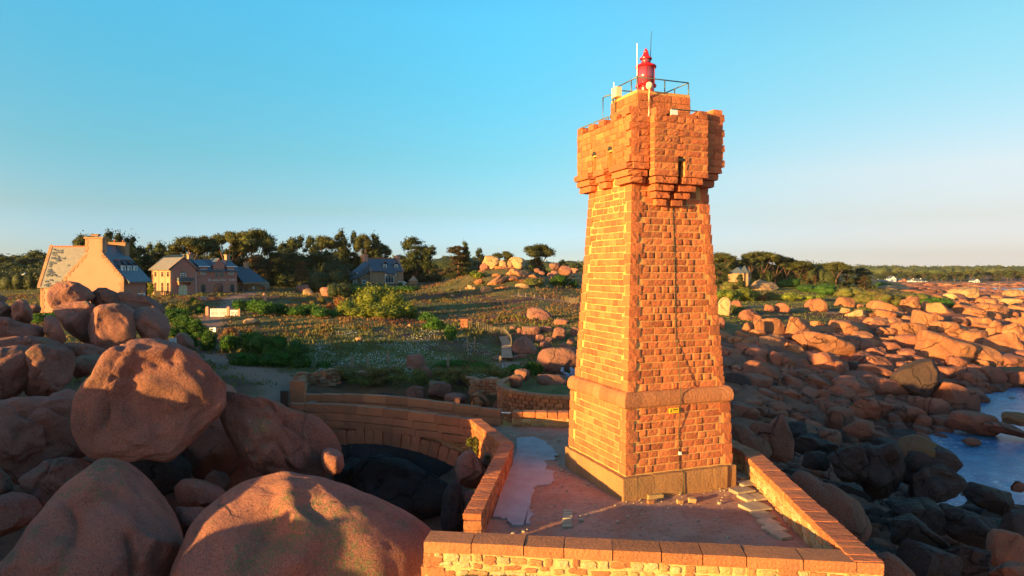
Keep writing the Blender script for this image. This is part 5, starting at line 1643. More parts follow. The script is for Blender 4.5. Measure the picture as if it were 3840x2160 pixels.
for (cx, cy, w, h, rot, stl, mat, lab) in [
    (560, 275, 190, 112, 8, 'round', 'boulder_pale', 'biggest golden boulder on the knoll crest left of the tower, with a seam'),
    (490, 335, 92, 76, -20, 'round', 'boulder', 'red rounded boulder at the left end of the knoll crest'),
    (680, 303, 82, 72, 0, 'box', 'boulder_pale', 'small square golden block between the two great boulders on the knoll'),
    (825, 292, 180, 116, 5, 'round', 'boulder_pale', 'right hand great golden boulder on the knoll crest with a flat round face'),
    (760, 295, 50, 70, 0, 'round', 'boulder_pale', 'narrow golden rock touching the left of the round faced boulder on the knoll'),
    (575, 345, 90, 40, 0, 'round', 'boulder_pale', 'low stone under the seamed boulder on the knoll crest'),
    (1220, 325, 120, 72, 5, 'round', 'boulder', 'uppermost brown boulder of the shaded rocks between the knoll and the tower'),
    (1330, 370, 150, 90, 8, 'round', 'boulder', 'broad shaded boulder below the uppermost brown one near the tower'),
    (1240, 410, 130, 80, 5, 'box', 'boulder', 'grey block at the lower left of the shaded rocks near the tower'),
    (1440, 368, 100, 50, 0, 'round', 'boulder', 'flat shaded rock nearest to the tower on the skyline'),
    (1415, 435, 50, 26, 0, 'round', 'boulder', 'small pale rock below the flat shaded rock by the tower'),
    (1040, 372, 62, 42, 0, 'round', 'boulder', 'round orange stone at the right foot of the knoll, upper of three'),
    (1095, 396, 72, 42, 0, 'round', 'boulder', 'middle of the three round stones at the right foot of the knoll'),
    (1180, 425, 64, 52, 12, 'round', 'boulder', 'lower right of the three round stones at the right foot of the knoll'),
    (1480, 490, 60, 20, 0, 'round', 'boulder', 'flat pale stone in the grass right beside the tower edge'),
    (700, 372, 230, 66, 4, 'slab', 'boulder_far', 'wide grey pink slab just under the crest boulders of the knoll'),
    (840, 400, 160, 60, 8, 'slab', 'boulder_far', 'right continuation of the wide slab on the knoll'),
    (550, 385, 110, 40, -10, 'slab', 'boulder_far', 'slab at the upper left shoulder of the knoll'),
    (450, 395, 90, 50, 0, 'slab', 'boulder_far', 'leftmost broken slab of the knoll beside the brown cypress'),
    (620, 430, 80, 34, 0, 'slab', 'boulder_far', 'small slab in the heather halfway down the knoll'),
    (785, 465, 145, 52, 4, 'slab', 'boulder_far', 'knobbly slab in the middle of the knoll slope'),
    (600, 500, 250, 60, -28, 'slab', 'boulder_far', 'long pale slab slanting down the left side of the knoll'),
    (440, 500, 84, 52, -20, 'slab', 'boulder_far', 'grey slab at the left of the long slanting one'),
    (910, 495, 90, 42, 0, 'slab', 'boulder_far', 'pale rock above the cleft block at the right of the knoll'),
    (890, 540, 145, 62, 0, 'box', 'boulder_pale', 'cleft cream block at the lower right of the knoll'),
    (510, 573, 110, 86, -30, 'box', 'boulder_pale', 'tall tilted cream block standing at the foot of the knoll'),
    (345, 548, 62, 58, 0, 'round', 'boulder_pale', 'upright pale stone at the left foot of the knoll'),
    (385, 560, 42, 36, 0, 'round', 'boulder_pale', 'small pale stone right of the upright one at the left foot of the knoll'),
    (305, 560, 34, 26, 0, 'round', 'boulder_pale', 'small pale stone left of the upright one at the left foot of the knoll'),
    (241, 592, 26, 24, 0, 'round', 'boulder_pale', 'lone little pale stone in the grass further left of the knoll'),
    (155, 638, 44, 32, 0, 'round', 'boulder_pale', 'pale stone far left in the sunlit grass below the brown cypress'),
    (995, 430, 90, 30, 0, 'slab', 'boulder_far', 'thin slab at the right shoulder of the knoll'),
    (700, 560, 160, 30, 0, 'slab', 'boulder_far', 'lowest flat slab of the knoll, level with the grass'),
    (760, 410, 60, 40, 0, 'slab', 'boulder_far', 'lumpy rock in the centre of the knoll under the wide slab')]:
    k_ = 1.3 if stl == 'slab' else 1.0
    grock(lab, *Z2(cx, cy, w * k_, h * k_), rot, stl, mat, KN, 4, 1.0)
GL = 'rocks in the hollow left of the tower'
for (cx, cy, w, h, rot, stl, mat, lab) in [
    (915, 1158, 262, 215, 0, 'round', 'boulder', 'large round red boulder right of the stairs'),
    (880, 1275, 190, 50, 5, 'slab', 'boulder', 'flat red slab under the large round boulder by the stairs'),
    (800, 1285, 90, 50, 0, 'round', 'boulder', 'little rounded rock at the foot of the stairs'),
    (1060, 838, 260, 145, 20, 'round', 'boulder', 'pink whaleback rock in the slope between the banks'),
    (1300, 912, 150, 66, 0, 'round', 'boulder', 'low pink rock emerging from the shaded grass above the block wall'),
    (820, 862, 110, 34, 0, 'round', 'boulder', 'grey low stone in the shaded grass slope'),
    (795, 975, 90, 40, 0, 'round', 'boulder', 'grey stone at the upper left end of the block wall'),
    (860, 1002, 60, 60, 0, 'round', 'boulder', 'knob of rock at the left end of the block wall'),
    (1140, 985, 125, 62, 0, 'box', 'boulder', 'broad upper block of the natural rock wall left of the tower'),
    (975, 1000, 200, 90, 0, 'box', 'boulder', 'left upper block of the natural rock wall'),
    (1270, 1032, 150, 132, 0, 'round', 'boulder', 'big round block in the middle of the natural rock wall'),
    (1430, 1015, 110, 105, 0, 'round', 'boulder', 'block of the natural rock wall touching the tower edge'),
    (1075, 1085, 92, 84, 0, 'box', 'boulder', 'small block low in the natural rock wall, left'),
    (1160, 1100, 95, 66, 0, 'round', 'boulder', 'rounded block low in the natural rock wall, centre'),
    (1400, 1110, 84, 82, 0, 'box', 'boulder', 'squarish block low in the natural rock wall, right'),
    (1310, 1165, 100, 66, 0, 'round', 'boulder', 'foot stone of the natural rock wall, centre right'),
    (1390, 1200, 110, 90, 20, 'slab', 'boulder', 'sloping foot slab of the natural rock wall beside the tower'),
    (1130, 1150, 130, 80, 0, 'round', 'boulder', 'shaded foot rock behind the pale topped boulder'),
    (540, 1255, 110, 40, 12, 'slab', 'boulder', 'left dark rock of the low ledge beside the foot of the stairs'),
    (640, 1285, 120, 46, 12, 'slab', 'boulder', 'right dark rock of the low ledge beside the foot of the stairs'),
    (845, 1420, 110, 60, 0, 'round', 'boulder', 'rounded rock at the rim of the round walled terrace')]:
    grock(lab, *Z2(cx, cy, w, h), rot, stl, mat, GL, 4, 1.0)
hero('boulder', 'big boulder with a pale rounded top and red flank beside the hydrangea',
     [(2013, 1365), (2022, 1325), (2045, 1300), (2070, 1288), (2110, 1292), (2150, 1312), (2185, 1345), (2190, 1385), (2150, 1405), (2080, 1403), (2035, 1392)], 54, 1.3, 'boulder', .74, 5, 81, .04)
for (cx, cy, w, h, rot, stl, mat, Y, lab) in [
    (1560, 1352, 70, 50, 0, 'box', 'boulder', 51.5, 'stump shaped rock on the flowery meadow edge'),
    (1602, 1402, 54, 56, 0, 'round', 'boulder', 49, 'rounded rock below the stump shaped one on the edge of the cliff'),
    (1565, 1468, 80, 44, 8, 'slab', 'boulder', 45, 'left beak of the pale overhanging rock in the gully behind the bridge'),
    (1640, 1458, 100, 56, 6, 'slab', 'boulder', 45.5, 'large pale rock hanging over the gully behind the bridge'),
    (1710, 1500, 90, 50, 0, 'round', 'boulder', 44, 'dark rock right of the overhang in the gully'),
    (1800, 1505, 80, 70, 0, 'round', 'boulder_far', 44, 'yellowish rock face before the round terrace wall'),
    (1880, 1530, 60, 70, 0, 'round', 'boulder', 42, 'rock at the foot of the round terrace wall'),
    (1225, 1440, 60, 40, 0, 'round', 'boulder', 47, 'grey boulder behind the ruined wall left of the gully'),
    (1330, 1500, 80, 50, 0, 'round', 'boulder_dark', 45, 'dark rock in the bottom of the gully, left'),
    (1450, 1500, 120, 60, 0, 'slab', 'boulder_dark', 46, 'dark ledge in the bottom of the gully, middle'),
    (1500, 1455, 100, 50, 0, 'slab', 'boulder_dark', 48, 'dark ledge below the meadow edge'),
    (1390, 1450, 130, 60, 0, 'slab', 'boulder_dark', 48.5, 'dark bank of rock under the broken dry wall'),
    (1760, 1450, 120, 60, 0, 'slab', 'boulder_dark', 48, 'dark bank of rock left of the round terrace'),
    (1960, 1402, 60, 36, 0, 'round', 'boulder', 45, 'pale stone behind the rim of the round terrace'),
    (2070, 1420, 120, 36, 4, 'slab', 'boulder', 44.5, 'flat rock lying on the round terrace'),
    (1940, 1425, 50, 40, 0, 'round', 'boulder', 43, 'rounded stone at the left rim of the round terrace')]:
    grock(lab, cx, cy, w, h, rot, stl, mat, 'rocks of the gully behind the bridge', 4, 1.0, Y=Y)
for (cx, cy, w, h, rot, mat, lab) in [
    (1238, 1093, 90, 44, 6, 'boulder', 'right half of the long grey rock in the heath before the dark hedge'),
    (1155, 1080, 100, 34, 0, 'boulder', 'left half of the long pale rock in the heath before the dark hedge'),
    (1158, 1096, 40, 32, 0, 'boulder_pale', 'sunlit nose of the long rock in the heath'),
    (975, 1072, 80, 32, 8, 'boulder', 'sloping pink rock right of the slate roofed annexe'),
    (1280, 1047, 44, 24, 0, 'boulder', 'red rock at the left end of the slate roofed stone house'),
    (944, 1204, 56, 22, 0, 'boulder_pale', 'pale flat rock in the lawn right of the white gate'),
    (847, 1218, 12, 11, 0, 'boulder_pale', 'small white round stone on the lawn below the white gate'),
    (1345, 1270, 30, 15, 0, 'boulder_pale', 'small pale stone in the middle of the heath'),
    (1535, 1222, 14, 13, 0, 'boulder_pale', 'tiny pale stone in the dark heath'),
    (555, 1070, 22, 40, 0, 'boulder', 'rock standing between the peach house and the cream house')]:
    grock(lab, cx, cy, w, h, rot, 'round', mat, 'rocks scattered in the heath', 4, 1.0)
hero('boulder', 'huge smooth domed rock rising behind the cream house', [(572, 1060), (570, 1020), (585, 985), (615, 962), (650, 956), (690, 960), (715, 985), (722, 1040), (700, 1090), (600, 1095)], 128, 4.0, 'boulder_pale', .76, 4, 91, .03)

Z3 = lambda cx, cy, w, h: (2640 + cx * .46584, 880 + cy * .46584, w * .46584, h * .46584)
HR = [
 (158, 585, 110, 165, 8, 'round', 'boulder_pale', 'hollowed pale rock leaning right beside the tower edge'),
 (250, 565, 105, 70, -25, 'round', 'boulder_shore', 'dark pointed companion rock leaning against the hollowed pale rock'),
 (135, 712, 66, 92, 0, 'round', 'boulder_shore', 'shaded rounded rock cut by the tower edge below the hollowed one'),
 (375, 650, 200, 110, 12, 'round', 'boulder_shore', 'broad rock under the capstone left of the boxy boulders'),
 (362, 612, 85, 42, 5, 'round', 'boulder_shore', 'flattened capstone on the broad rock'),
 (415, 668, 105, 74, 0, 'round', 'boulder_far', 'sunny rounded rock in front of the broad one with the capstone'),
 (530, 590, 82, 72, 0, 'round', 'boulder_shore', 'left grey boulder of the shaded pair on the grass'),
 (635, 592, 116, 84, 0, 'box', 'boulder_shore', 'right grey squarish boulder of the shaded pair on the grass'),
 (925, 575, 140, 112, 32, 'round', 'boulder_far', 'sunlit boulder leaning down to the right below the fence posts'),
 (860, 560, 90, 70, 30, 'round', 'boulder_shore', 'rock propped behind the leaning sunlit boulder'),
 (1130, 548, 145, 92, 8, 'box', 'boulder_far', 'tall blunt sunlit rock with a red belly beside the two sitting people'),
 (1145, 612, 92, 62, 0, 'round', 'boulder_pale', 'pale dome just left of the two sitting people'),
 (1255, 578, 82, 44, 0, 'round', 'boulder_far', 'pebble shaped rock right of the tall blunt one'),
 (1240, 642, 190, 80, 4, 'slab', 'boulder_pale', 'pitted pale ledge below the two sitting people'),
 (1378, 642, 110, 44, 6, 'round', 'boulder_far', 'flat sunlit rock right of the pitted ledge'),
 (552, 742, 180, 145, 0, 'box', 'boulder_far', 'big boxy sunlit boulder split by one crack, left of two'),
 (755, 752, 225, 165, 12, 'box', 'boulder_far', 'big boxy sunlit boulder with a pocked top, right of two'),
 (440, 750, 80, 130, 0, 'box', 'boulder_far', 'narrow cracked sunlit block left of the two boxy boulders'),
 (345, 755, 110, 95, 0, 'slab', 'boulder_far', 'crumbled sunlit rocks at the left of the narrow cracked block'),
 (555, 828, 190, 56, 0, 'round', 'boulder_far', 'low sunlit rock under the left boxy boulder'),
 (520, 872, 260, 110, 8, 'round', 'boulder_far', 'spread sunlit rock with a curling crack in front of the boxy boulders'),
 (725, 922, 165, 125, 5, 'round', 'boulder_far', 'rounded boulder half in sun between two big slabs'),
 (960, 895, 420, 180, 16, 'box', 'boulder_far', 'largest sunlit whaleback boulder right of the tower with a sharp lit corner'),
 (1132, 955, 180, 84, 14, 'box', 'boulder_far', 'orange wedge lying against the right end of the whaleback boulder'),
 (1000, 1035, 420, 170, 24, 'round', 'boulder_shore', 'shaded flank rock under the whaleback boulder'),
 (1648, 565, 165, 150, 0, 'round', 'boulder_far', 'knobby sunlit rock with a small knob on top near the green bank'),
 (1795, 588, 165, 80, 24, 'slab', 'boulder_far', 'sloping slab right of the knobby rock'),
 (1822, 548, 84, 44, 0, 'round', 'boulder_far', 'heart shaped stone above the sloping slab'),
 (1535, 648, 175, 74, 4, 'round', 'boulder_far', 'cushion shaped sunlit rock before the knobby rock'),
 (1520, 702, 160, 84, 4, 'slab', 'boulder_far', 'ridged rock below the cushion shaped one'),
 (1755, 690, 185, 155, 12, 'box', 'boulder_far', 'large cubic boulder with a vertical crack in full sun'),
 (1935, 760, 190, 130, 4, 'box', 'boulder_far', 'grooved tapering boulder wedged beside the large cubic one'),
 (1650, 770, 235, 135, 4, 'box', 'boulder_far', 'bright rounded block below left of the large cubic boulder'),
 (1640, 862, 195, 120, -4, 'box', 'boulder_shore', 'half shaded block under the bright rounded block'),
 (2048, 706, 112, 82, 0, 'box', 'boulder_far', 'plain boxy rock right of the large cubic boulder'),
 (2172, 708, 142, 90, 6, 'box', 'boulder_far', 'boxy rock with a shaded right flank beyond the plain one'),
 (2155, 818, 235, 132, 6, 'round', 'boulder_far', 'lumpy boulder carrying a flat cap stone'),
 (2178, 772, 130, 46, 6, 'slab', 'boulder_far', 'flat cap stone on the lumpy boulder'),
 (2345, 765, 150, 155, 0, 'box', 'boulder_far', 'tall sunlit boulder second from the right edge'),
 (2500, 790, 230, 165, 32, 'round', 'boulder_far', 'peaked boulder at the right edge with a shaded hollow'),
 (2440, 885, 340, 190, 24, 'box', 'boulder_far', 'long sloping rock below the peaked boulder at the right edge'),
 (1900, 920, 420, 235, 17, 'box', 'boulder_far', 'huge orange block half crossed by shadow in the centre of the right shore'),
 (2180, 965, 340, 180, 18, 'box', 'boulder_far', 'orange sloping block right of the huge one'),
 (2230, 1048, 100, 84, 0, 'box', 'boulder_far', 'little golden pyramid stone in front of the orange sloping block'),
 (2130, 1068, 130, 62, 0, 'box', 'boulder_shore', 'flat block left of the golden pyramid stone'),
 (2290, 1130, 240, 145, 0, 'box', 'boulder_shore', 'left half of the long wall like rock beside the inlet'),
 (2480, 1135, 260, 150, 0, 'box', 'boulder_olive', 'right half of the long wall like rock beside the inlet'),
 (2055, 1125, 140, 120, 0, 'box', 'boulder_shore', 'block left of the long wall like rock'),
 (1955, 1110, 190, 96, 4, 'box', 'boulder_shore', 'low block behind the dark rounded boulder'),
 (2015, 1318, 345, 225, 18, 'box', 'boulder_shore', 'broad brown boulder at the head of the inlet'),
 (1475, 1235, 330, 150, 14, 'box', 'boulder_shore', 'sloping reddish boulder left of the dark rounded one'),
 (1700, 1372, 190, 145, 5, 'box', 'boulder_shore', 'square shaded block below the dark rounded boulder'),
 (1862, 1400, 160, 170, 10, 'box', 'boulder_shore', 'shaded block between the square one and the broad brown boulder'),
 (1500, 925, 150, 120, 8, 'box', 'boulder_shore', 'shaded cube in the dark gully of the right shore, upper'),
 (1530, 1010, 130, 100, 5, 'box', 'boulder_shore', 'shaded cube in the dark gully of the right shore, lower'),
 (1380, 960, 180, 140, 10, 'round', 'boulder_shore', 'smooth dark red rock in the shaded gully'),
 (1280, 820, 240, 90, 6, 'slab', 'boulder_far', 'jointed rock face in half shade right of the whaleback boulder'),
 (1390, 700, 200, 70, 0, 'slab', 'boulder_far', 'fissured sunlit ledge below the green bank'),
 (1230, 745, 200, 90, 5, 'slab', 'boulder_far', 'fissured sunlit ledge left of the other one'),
 (1100, 1085, 150, 130, 10, 'box', 'boulder_shore', 'shaded jointed block under the flank of the whaleback'),
 (1215, 1080, 140, 125, 0, 'box', 'boulder_dark', 'nearly black block beside the shaded flank'),
 (380, 1062, 175, 80, 12, 'round', 'boulder_shore', 'elongated grey pebble shaped boulder low in the shade by the tower'),
 (255, 1185, 230, 140, 14, 'round', 'boulder_dark', 'dark wet boulder beside the tower moulding'),
 (445, 1000, 120, 110, -36, 'slab', 'boulder_shore', 'pointed rock with a bright orange tip'),
 (600, 1010, 180, 130, 8, 'box', 'boulder_shore', 'cracked shaded boulder behind the pointed rock'),
 (790, 1045, 100, 95, 0, 'box', 'boulder_shore', 'shaded cube with a small sunlit stone on top'),
 (735, 1130, 140, 90, 5, 'round', 'boulder_shore', 'low shaded rock under the shaded cube'),
 (480, 925, 300, 90, 16, 'slab', 'boulder_shore', 'sloping slab below the rock with the curling crack'),
 (890, 1180, 260, 110, 12, 'slab', 'boulder_shore', 'long reddish slab in the shaded foreshore, left'),
 (1100, 1260, 220, 120, 8, 'box', 'boulder_shore', 'reddish block in the middle of the shaded foreshore'),
 (950, 1290, 180, 90, 10, 'slab', 'boulder_shore', 'thin slab in the middle of the shaded foreshore'),
 (700, 1290, 240, 100, 14, 'slab', 'boulder_shore', 'low reddish slab nearer the tower on the shaded foreshore'),
 (1350, 1340, 250, 100, 12, 'slab', 'boulder_shore', 'low slab left of the square shaded block'),
 (520, 1200, 200, 90, 10, 'slab', 'boulder_dark', 'dark slab in the shaded foreshore beside the wet boulder'),
 (2080, 465, 240, 100, 0, 'round', 'boulder_pale', 'great pale dome at the end of the green bank'),
 (1985, 500, 110, 60, 0, 'round', 'boulder_pale', 'left foot of the great pale dome'),
 (1585, 432, 170, 46, 4, 'slab', 'boulder_pale', 'long flat pale rock in the green bank near the bay'),
 (2500, 478, 170, 84, 0, 'round', 'boulder_pale', 'pale boulder pile at the right edge under the bay'),
 (2460, 540, 160, 60, 0, 'box', 'boulder_pale', 'lower block of the pale boulder pile at the right edge'),
 (2340, 512, 120, 50, 0, 'box', 'boulder_far', 'orange block left of the pale boulder pile'),
 (485, 412, 215, 88, 10, 'slab', 'boulder_pale', 'smooth fissured rock mound below the little slate roofed villa'),
 (2480, 1372, 190, 120, 4, 'round', 'boulder_olive', 'olive green rounded rock standing in the sea at the right edge'),
]
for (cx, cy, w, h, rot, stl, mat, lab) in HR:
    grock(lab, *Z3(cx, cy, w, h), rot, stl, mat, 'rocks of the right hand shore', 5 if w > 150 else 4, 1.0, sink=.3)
hero('boulder', 'nearly black rounded boulder with a brown crest in the middle of the right shore',
     [(3335, 1430), (3345, 1400), (3400, 1357), (3450, 1341), (3497, 1350), (3522, 1392), (3520, 1432), (3474, 1499), (3423, 1480), (3367, 1445)], 78, 2.2, 'boulder_dark', .74, 5, 101, .04, group='rocks of the right hand shore')
Z5 = lambda cx, cy, w, h: (2640 + cx * .5245, 1400 + cy * .5245, w * .5245, h * .5245)
for (cx, cy, w, h, rot, stl, mat, Y, lab) in [
    (2230, 312, 210, 72, 6, 'round', 'boulder_olive', 56, 'low olive rock in the sea below the other olive one'),
    (1408, 430, 80, 44, 0, 'round', 'boulder_shore', 64, 'reddish rock awash at the left end of the sea inlet'),
    (1912, 480, 112, 40, 4, 'round', 'boulder_shore', 60, 'small flat rock alone in the water'),
    (2160, 385, 300, 60, 8, 'slab', 'boulder_shore', 62, 'long low reef of red rock crossing the inlet'),
    (1920, 330, 290, 110, 6, 'box', 'boulder_shore', 64, 'ochre flat topped rock at the tip of the inlet rocks'),
    (1690, 415, 150, 70, 8, 'box', 'boulder_shore', 66, 'rounded red rock at the water edge left of the ochre one'),
    (1560, 455, 150, 60, 10, 'slab', 'boulder_shore', 62, 'partly sunken slab beside the rounded red rock'),
    (1430, 270, 120, 110, 0, 'round', 'boulder_shore', 68, 'round boulder behind the water edge rocks'),
    (1560, 335, 120, 80, 5, 'round', 'boulder_shore', 67, 'round boulder right of the other one behind the water edge'),
    (970, 310, 180, 140, 0, 'box', 'boulder_shore', 60, 'isolated rounded block on the shaded foreshore'),
    (1210, 230, 240, 110, 14, 'slab', 'boulder_shore', 66, 'tilted slab behind the isolated rounded block'),
    (1130, 380, 240, 100, 14, 'slab', 'boulder_shore', 56, 'glistening slab in front of the isolated rounded block'),
    (900, 450, 160, 100, 10, 'box', 'boulder_shore', 52, 'brown block behind the standing rocks'),
    (760, 500, 330, 110, 16, 'slab', 'boulder_dark', 42, 'long dark slab right of the standing rock'),
    (800, 600, 220, 100, 10, 'slab', 'boulder_dark', 38, 'dark ledge below the long dark slab'),
    (2060, 880, 360, 130, 18, 'slab', 'boulder_dark', 40, 'dark reef at the lower right water edge'),
    (2240, 800, 90, 60, 10, 'round', 'boulder_shore', 44, 'small red rock at the lower right water edge'),
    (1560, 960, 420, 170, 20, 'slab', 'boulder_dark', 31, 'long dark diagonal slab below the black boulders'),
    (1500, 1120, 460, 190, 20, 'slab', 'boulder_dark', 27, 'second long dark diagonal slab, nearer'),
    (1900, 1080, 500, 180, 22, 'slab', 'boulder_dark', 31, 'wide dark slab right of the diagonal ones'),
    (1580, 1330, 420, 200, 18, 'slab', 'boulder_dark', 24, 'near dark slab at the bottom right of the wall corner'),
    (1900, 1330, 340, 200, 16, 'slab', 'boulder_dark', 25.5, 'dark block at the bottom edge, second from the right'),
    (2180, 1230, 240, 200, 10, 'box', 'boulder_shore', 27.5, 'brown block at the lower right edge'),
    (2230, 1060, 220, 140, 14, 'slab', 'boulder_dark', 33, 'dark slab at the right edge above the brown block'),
    (2180, 1400, 240, 120, 4, 'slab', 'boulder_shore', 24, 'lowest rock at the bottom right corner')]:
    grock(lab, *Z5(cx, cy, w, h), rot, stl, mat, 'rocks of the right hand foreshore', 5 if w > 200 else 4, 1.0, Y=Y, sink=.35)
hero('standing_stone', 'tall double headed standing rock with black lichen, behind the right parapet',
     [(2812, 1600), (2829, 1579), (2860, 1583), (2885, 1590), (2905, 1568), (2934, 1556), (2960, 1555), (2976, 1573), (2980, 1636), (2972, 1716), (2945, 1735), (2900, 1720), (2850, 1690), (2818, 1650)], 31, .6, 'boulder_shore', .72, 5, 111, .05, [([(2875, 1585), (2880, 1630), (2890, 1690)], 9, .16)], cat='rock')
hero('boulder', 'pale sloping rock between the tower and the double headed rock',
     [(2735, 1600), (2760, 1585), (2792, 1594), (2839, 1634), (2885, 1665), (2900, 1700), (2860, 1730), (2780, 1700), (2735, 1660)], 29.8, .8, 'boulder_shore', .76, 5, 112, .04)
hero('boulder', 'smooth pink rock sloping down outside the right parapet',
     [(2960, 1800), (2995, 1764), (3040, 1778), (3086, 1812), (3120, 1815), (3164, 1844), (3259, 1912), (3316, 1970), (3298, 1996), (3245, 2022), (3180, 2060), (3060, 2020), (2980, 1900)], 23, .9, 'boulder_shore', .76, 5, 113, .03, [([(3080, 1816), (3110, 1830), (3128, 1818)], 8, .1)])
hero('boulder', 'pink rock beside the front corner of the terrace wall, at the bottom edge',
     [(3290, 2090), (3325, 2072), (3370, 2095), (3425, 2150), (3480, 2230), (3440, 2330), (3340, 2330), (3290, 2200)], 18.3, .8, 'boulder_shore', .76, 5, 114, .03)
for q_, (lb_, pl_, yy_, th_) in enumerate([
    ('left lobe of the black rocks beside the sea inlet', [(3112, 1715), (3150, 1690), (3195, 1672), (3240, 1688), (3255, 1740), (3245, 1800), (3200, 1822), (3140, 1785)], 36, 1.2),
    ('middle black rock beside the sea inlet, the bulkiest', [(3190, 1692), (3240, 1660), (3300, 1676), (3350, 1670), (3385, 1700), (3395, 1780), (3360, 1862), (3280, 1872), (3215, 1822)], 37, 1.6),
    ('upper right black rock with a sloping crest beside the sea inlet', [(3340, 1700), (3395, 1650), (3435, 1634), (3500, 1663), (3565, 1700), (3605, 1742), (3560, 1805), (3440, 1835), (3365, 1790)], 38.2, 1.7),
    ('lower right black rock reaching into the sea inlet', [(3415, 1785), (3520, 1740), (3600, 1738), (3630, 1775), (3630, 1825), (3585, 1862), (3480, 1892), (3395, 1885), (3365, 1830)], 36.5, 1.5)]):
    hero('boulder', lb_, pl_, yy_, th_, 'boulder_dark', .66, 5, 115 + 40 * q_, .10, facets=5)
hero('boulder', 'ochre capped rock behind the black mass at the water edge',
     [(3352, 1690), (3380, 1640), (3430, 1630), (3470, 1640), (3520, 1672), (3570, 1700), (3560, 1740), (3450, 1760), (3370, 1740)], 38.6, 1.2, 'boulder_olive', .8, 5, 116, .05)

taken = [(o.location.x, o.location.y, max(o.scale.x, o.scale.y)) for o in D.objects if o.name.startswith('boulder')]
taken = np.array(taken)
cand = []
HPX = [Z3(*h_[:4]) for h_ in HR]
r2 = np.random.default_rng(77)
def rub_try(n, px0, px1, py0, py1, smin, smax):
    for _ in range(n):
        px = r2.uniform(px0, px1); py = r2.uniform(py0, py1)
        g = hit(px, py)
        if g[1] > 420 or g[2] < -8.3: continue
        if rockiness(g[0:1], g[1:2])[0] < .5 and py < 1400: continue
        if inside([(-4, 14), (10.5, 13.5), (10.5, 34), (-4, 35)], g[0], g[1]): continue
        s = np.exp(r2.uniform(math.log(smin), math.log(smax))) * (1 + g[1] / 260)
        if len(taken) and (np.hypot(taken[:, 0] - g[0], taken[:, 1] - g[1]) < taken[:, 2] * .55 + s * .3).any(): continue
        hh_ = s / g[1] * FOC * .5
        if any(((px - q[0]) / (q[2] * .5)) ** 2 + ((py - k_ - q[1]) / (q[3] * .5)) ** 2 < .8 for q in HPX for k_ in (0, hh_)): continue
        ok = True
        for c_ in cand:
            if abs(c_[0] - g[0]) < (c_[3] + s) * .62 and abs(c_[1] - g[1]) < (c_[3] + s) * .62: ok = False; break
        if ok: cand.append((g[0], g[1], g[2], s, px, py))
rub_try(500, 2700, 3860, 1140, 1480, .9, 2.4)
rub_try(420, 2700, 3860, 1300, 1660, .7, 1.8)
rub_try(900, 2700, 3860, 1110, 1560, .35, .9)
rub_try(420, 2900, 3860, 1560, 2200, .5, 1.5)
cand.sort(key=lambda c: -c[3] / c[1])
zone = lambda px, py: ('near the tower' if px < 3000 else 'in the middle' if px < 3420 else 'towards the right edge') + (' of the far sunlit shore' if py < 1290 else ' of the shaded foreshore' if py < 1640 else ' of the near dark rocks')
small = []; used_l = set()
NB = [(2640 + h_[0] * .46584, 880 + h_[1] * .46584, ' '.join(h_[7].split()[:7])) for h_ in HR]
for i, (x, y, z, s, px, py) in enumerate(cand):
    stl = ['box', 'slab', 'round'][int(r2.integers(3))] if py > 1250 else ['box', 'round', 'round'][int(r2.integers(3))]
    dark = py > 1640
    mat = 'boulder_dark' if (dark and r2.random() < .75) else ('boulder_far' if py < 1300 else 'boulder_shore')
    hgt = s * r2.uniform(.42, .72)
    if i < 290:
        o = rock_obj('shore_rock', (x, y, z + hgt * .25), (s, s * r2.uniform(.7, 1.1), hgt), (r2.uniform(-.15, .15), r2.uniform(.05, .38), r2.uniform(-.4, .4) + (3.14159 if False else 0)), mat, stl, 4 if s / y > .012 else 3)
        d_ = [(math.hypot((h_[0] - px), (h_[1] - py) * 1.6), h_) for h_ in NB]
        h_ = min(d_, key=lambda q: q[0])[1]
        dx_, dy_ = px - h_[0], (py - h_[1]) * 1.6
        o8 = int(round(math.atan2(dy_, dx_) / (math.pi / 4))) % 8
        where = ['right of', 'below and right of', 'below', 'below and left of', 'left of', 'above and left of', 'above', 'above and right of'][o8]
        lb = ('squarish' if stl == 'box' else 'flat' if stl == 'slab' else 'rounded') + ' rock just ' + where + ' the ' + h_[2]
        while lb in used_l:
            q_ = [w for w in ('small', 'smaller', 'smallest', 'least', 'slight', 'minor', 'tiny') if (w + ' ' + lb) not in used_l]
            if not q_: break
            lb = q_[0] + ' ' + lb
        used_l.add(lb)
        tag(o, ' '.join(lb.split()[:16]), 'rock', 'smaller rocks of the right hand shore')
    else: small.append((x, y, z, s, hgt, stl))
r3 = np.random.default_rng(5)
Vs, Fs, n = [], [], 0
pts = [(x, y, z, s, h) for x, y, z, s, h, _ in small]
for _ in range(2600):
    px = r3.uniform(2700, 3900); py = r3.uniform(1130, 2160)
    g = hit(px, py)
    if g[1] > 420 or g[2] < -8.2 or (py < 1400 and rockiness(g[0:1], g[1:2])[0] < .5): continue
    if inside([(-4, 14), (10.5, 13.5), (10.5, 34), (-4, 35)], g[0], g[1]): continue
    s = r3.uniform(.15, .5) * (1 + g[1] / 150)
    pts.append((g[0], g[1], g[2], s, s * .6))
for (x, y, z, s, h) in pts:
    V, F = rock_variant(2, int(r3.integers(10)), 'box' if r3.random() < .5 else 'slab')
    a = r3.uniform(0, 6.28); ca, sa = math.cos(a), math.sin(a)
    Q = V * np.array([s, s * .8, h]); Q = np.stack([Q[:, 0] * ca - Q[:, 1] * sa, Q[:, 0] * sa + Q[:, 1] * ca, Q[:, 2]], 1) + np.array([x, y, z + h * .1])
    Vs.append(Q); Fs.append(F + n); n += len(V)
me = fast_mesh('shore_rubble', np.concatenate(Vs), np.concatenate(Fs), True)
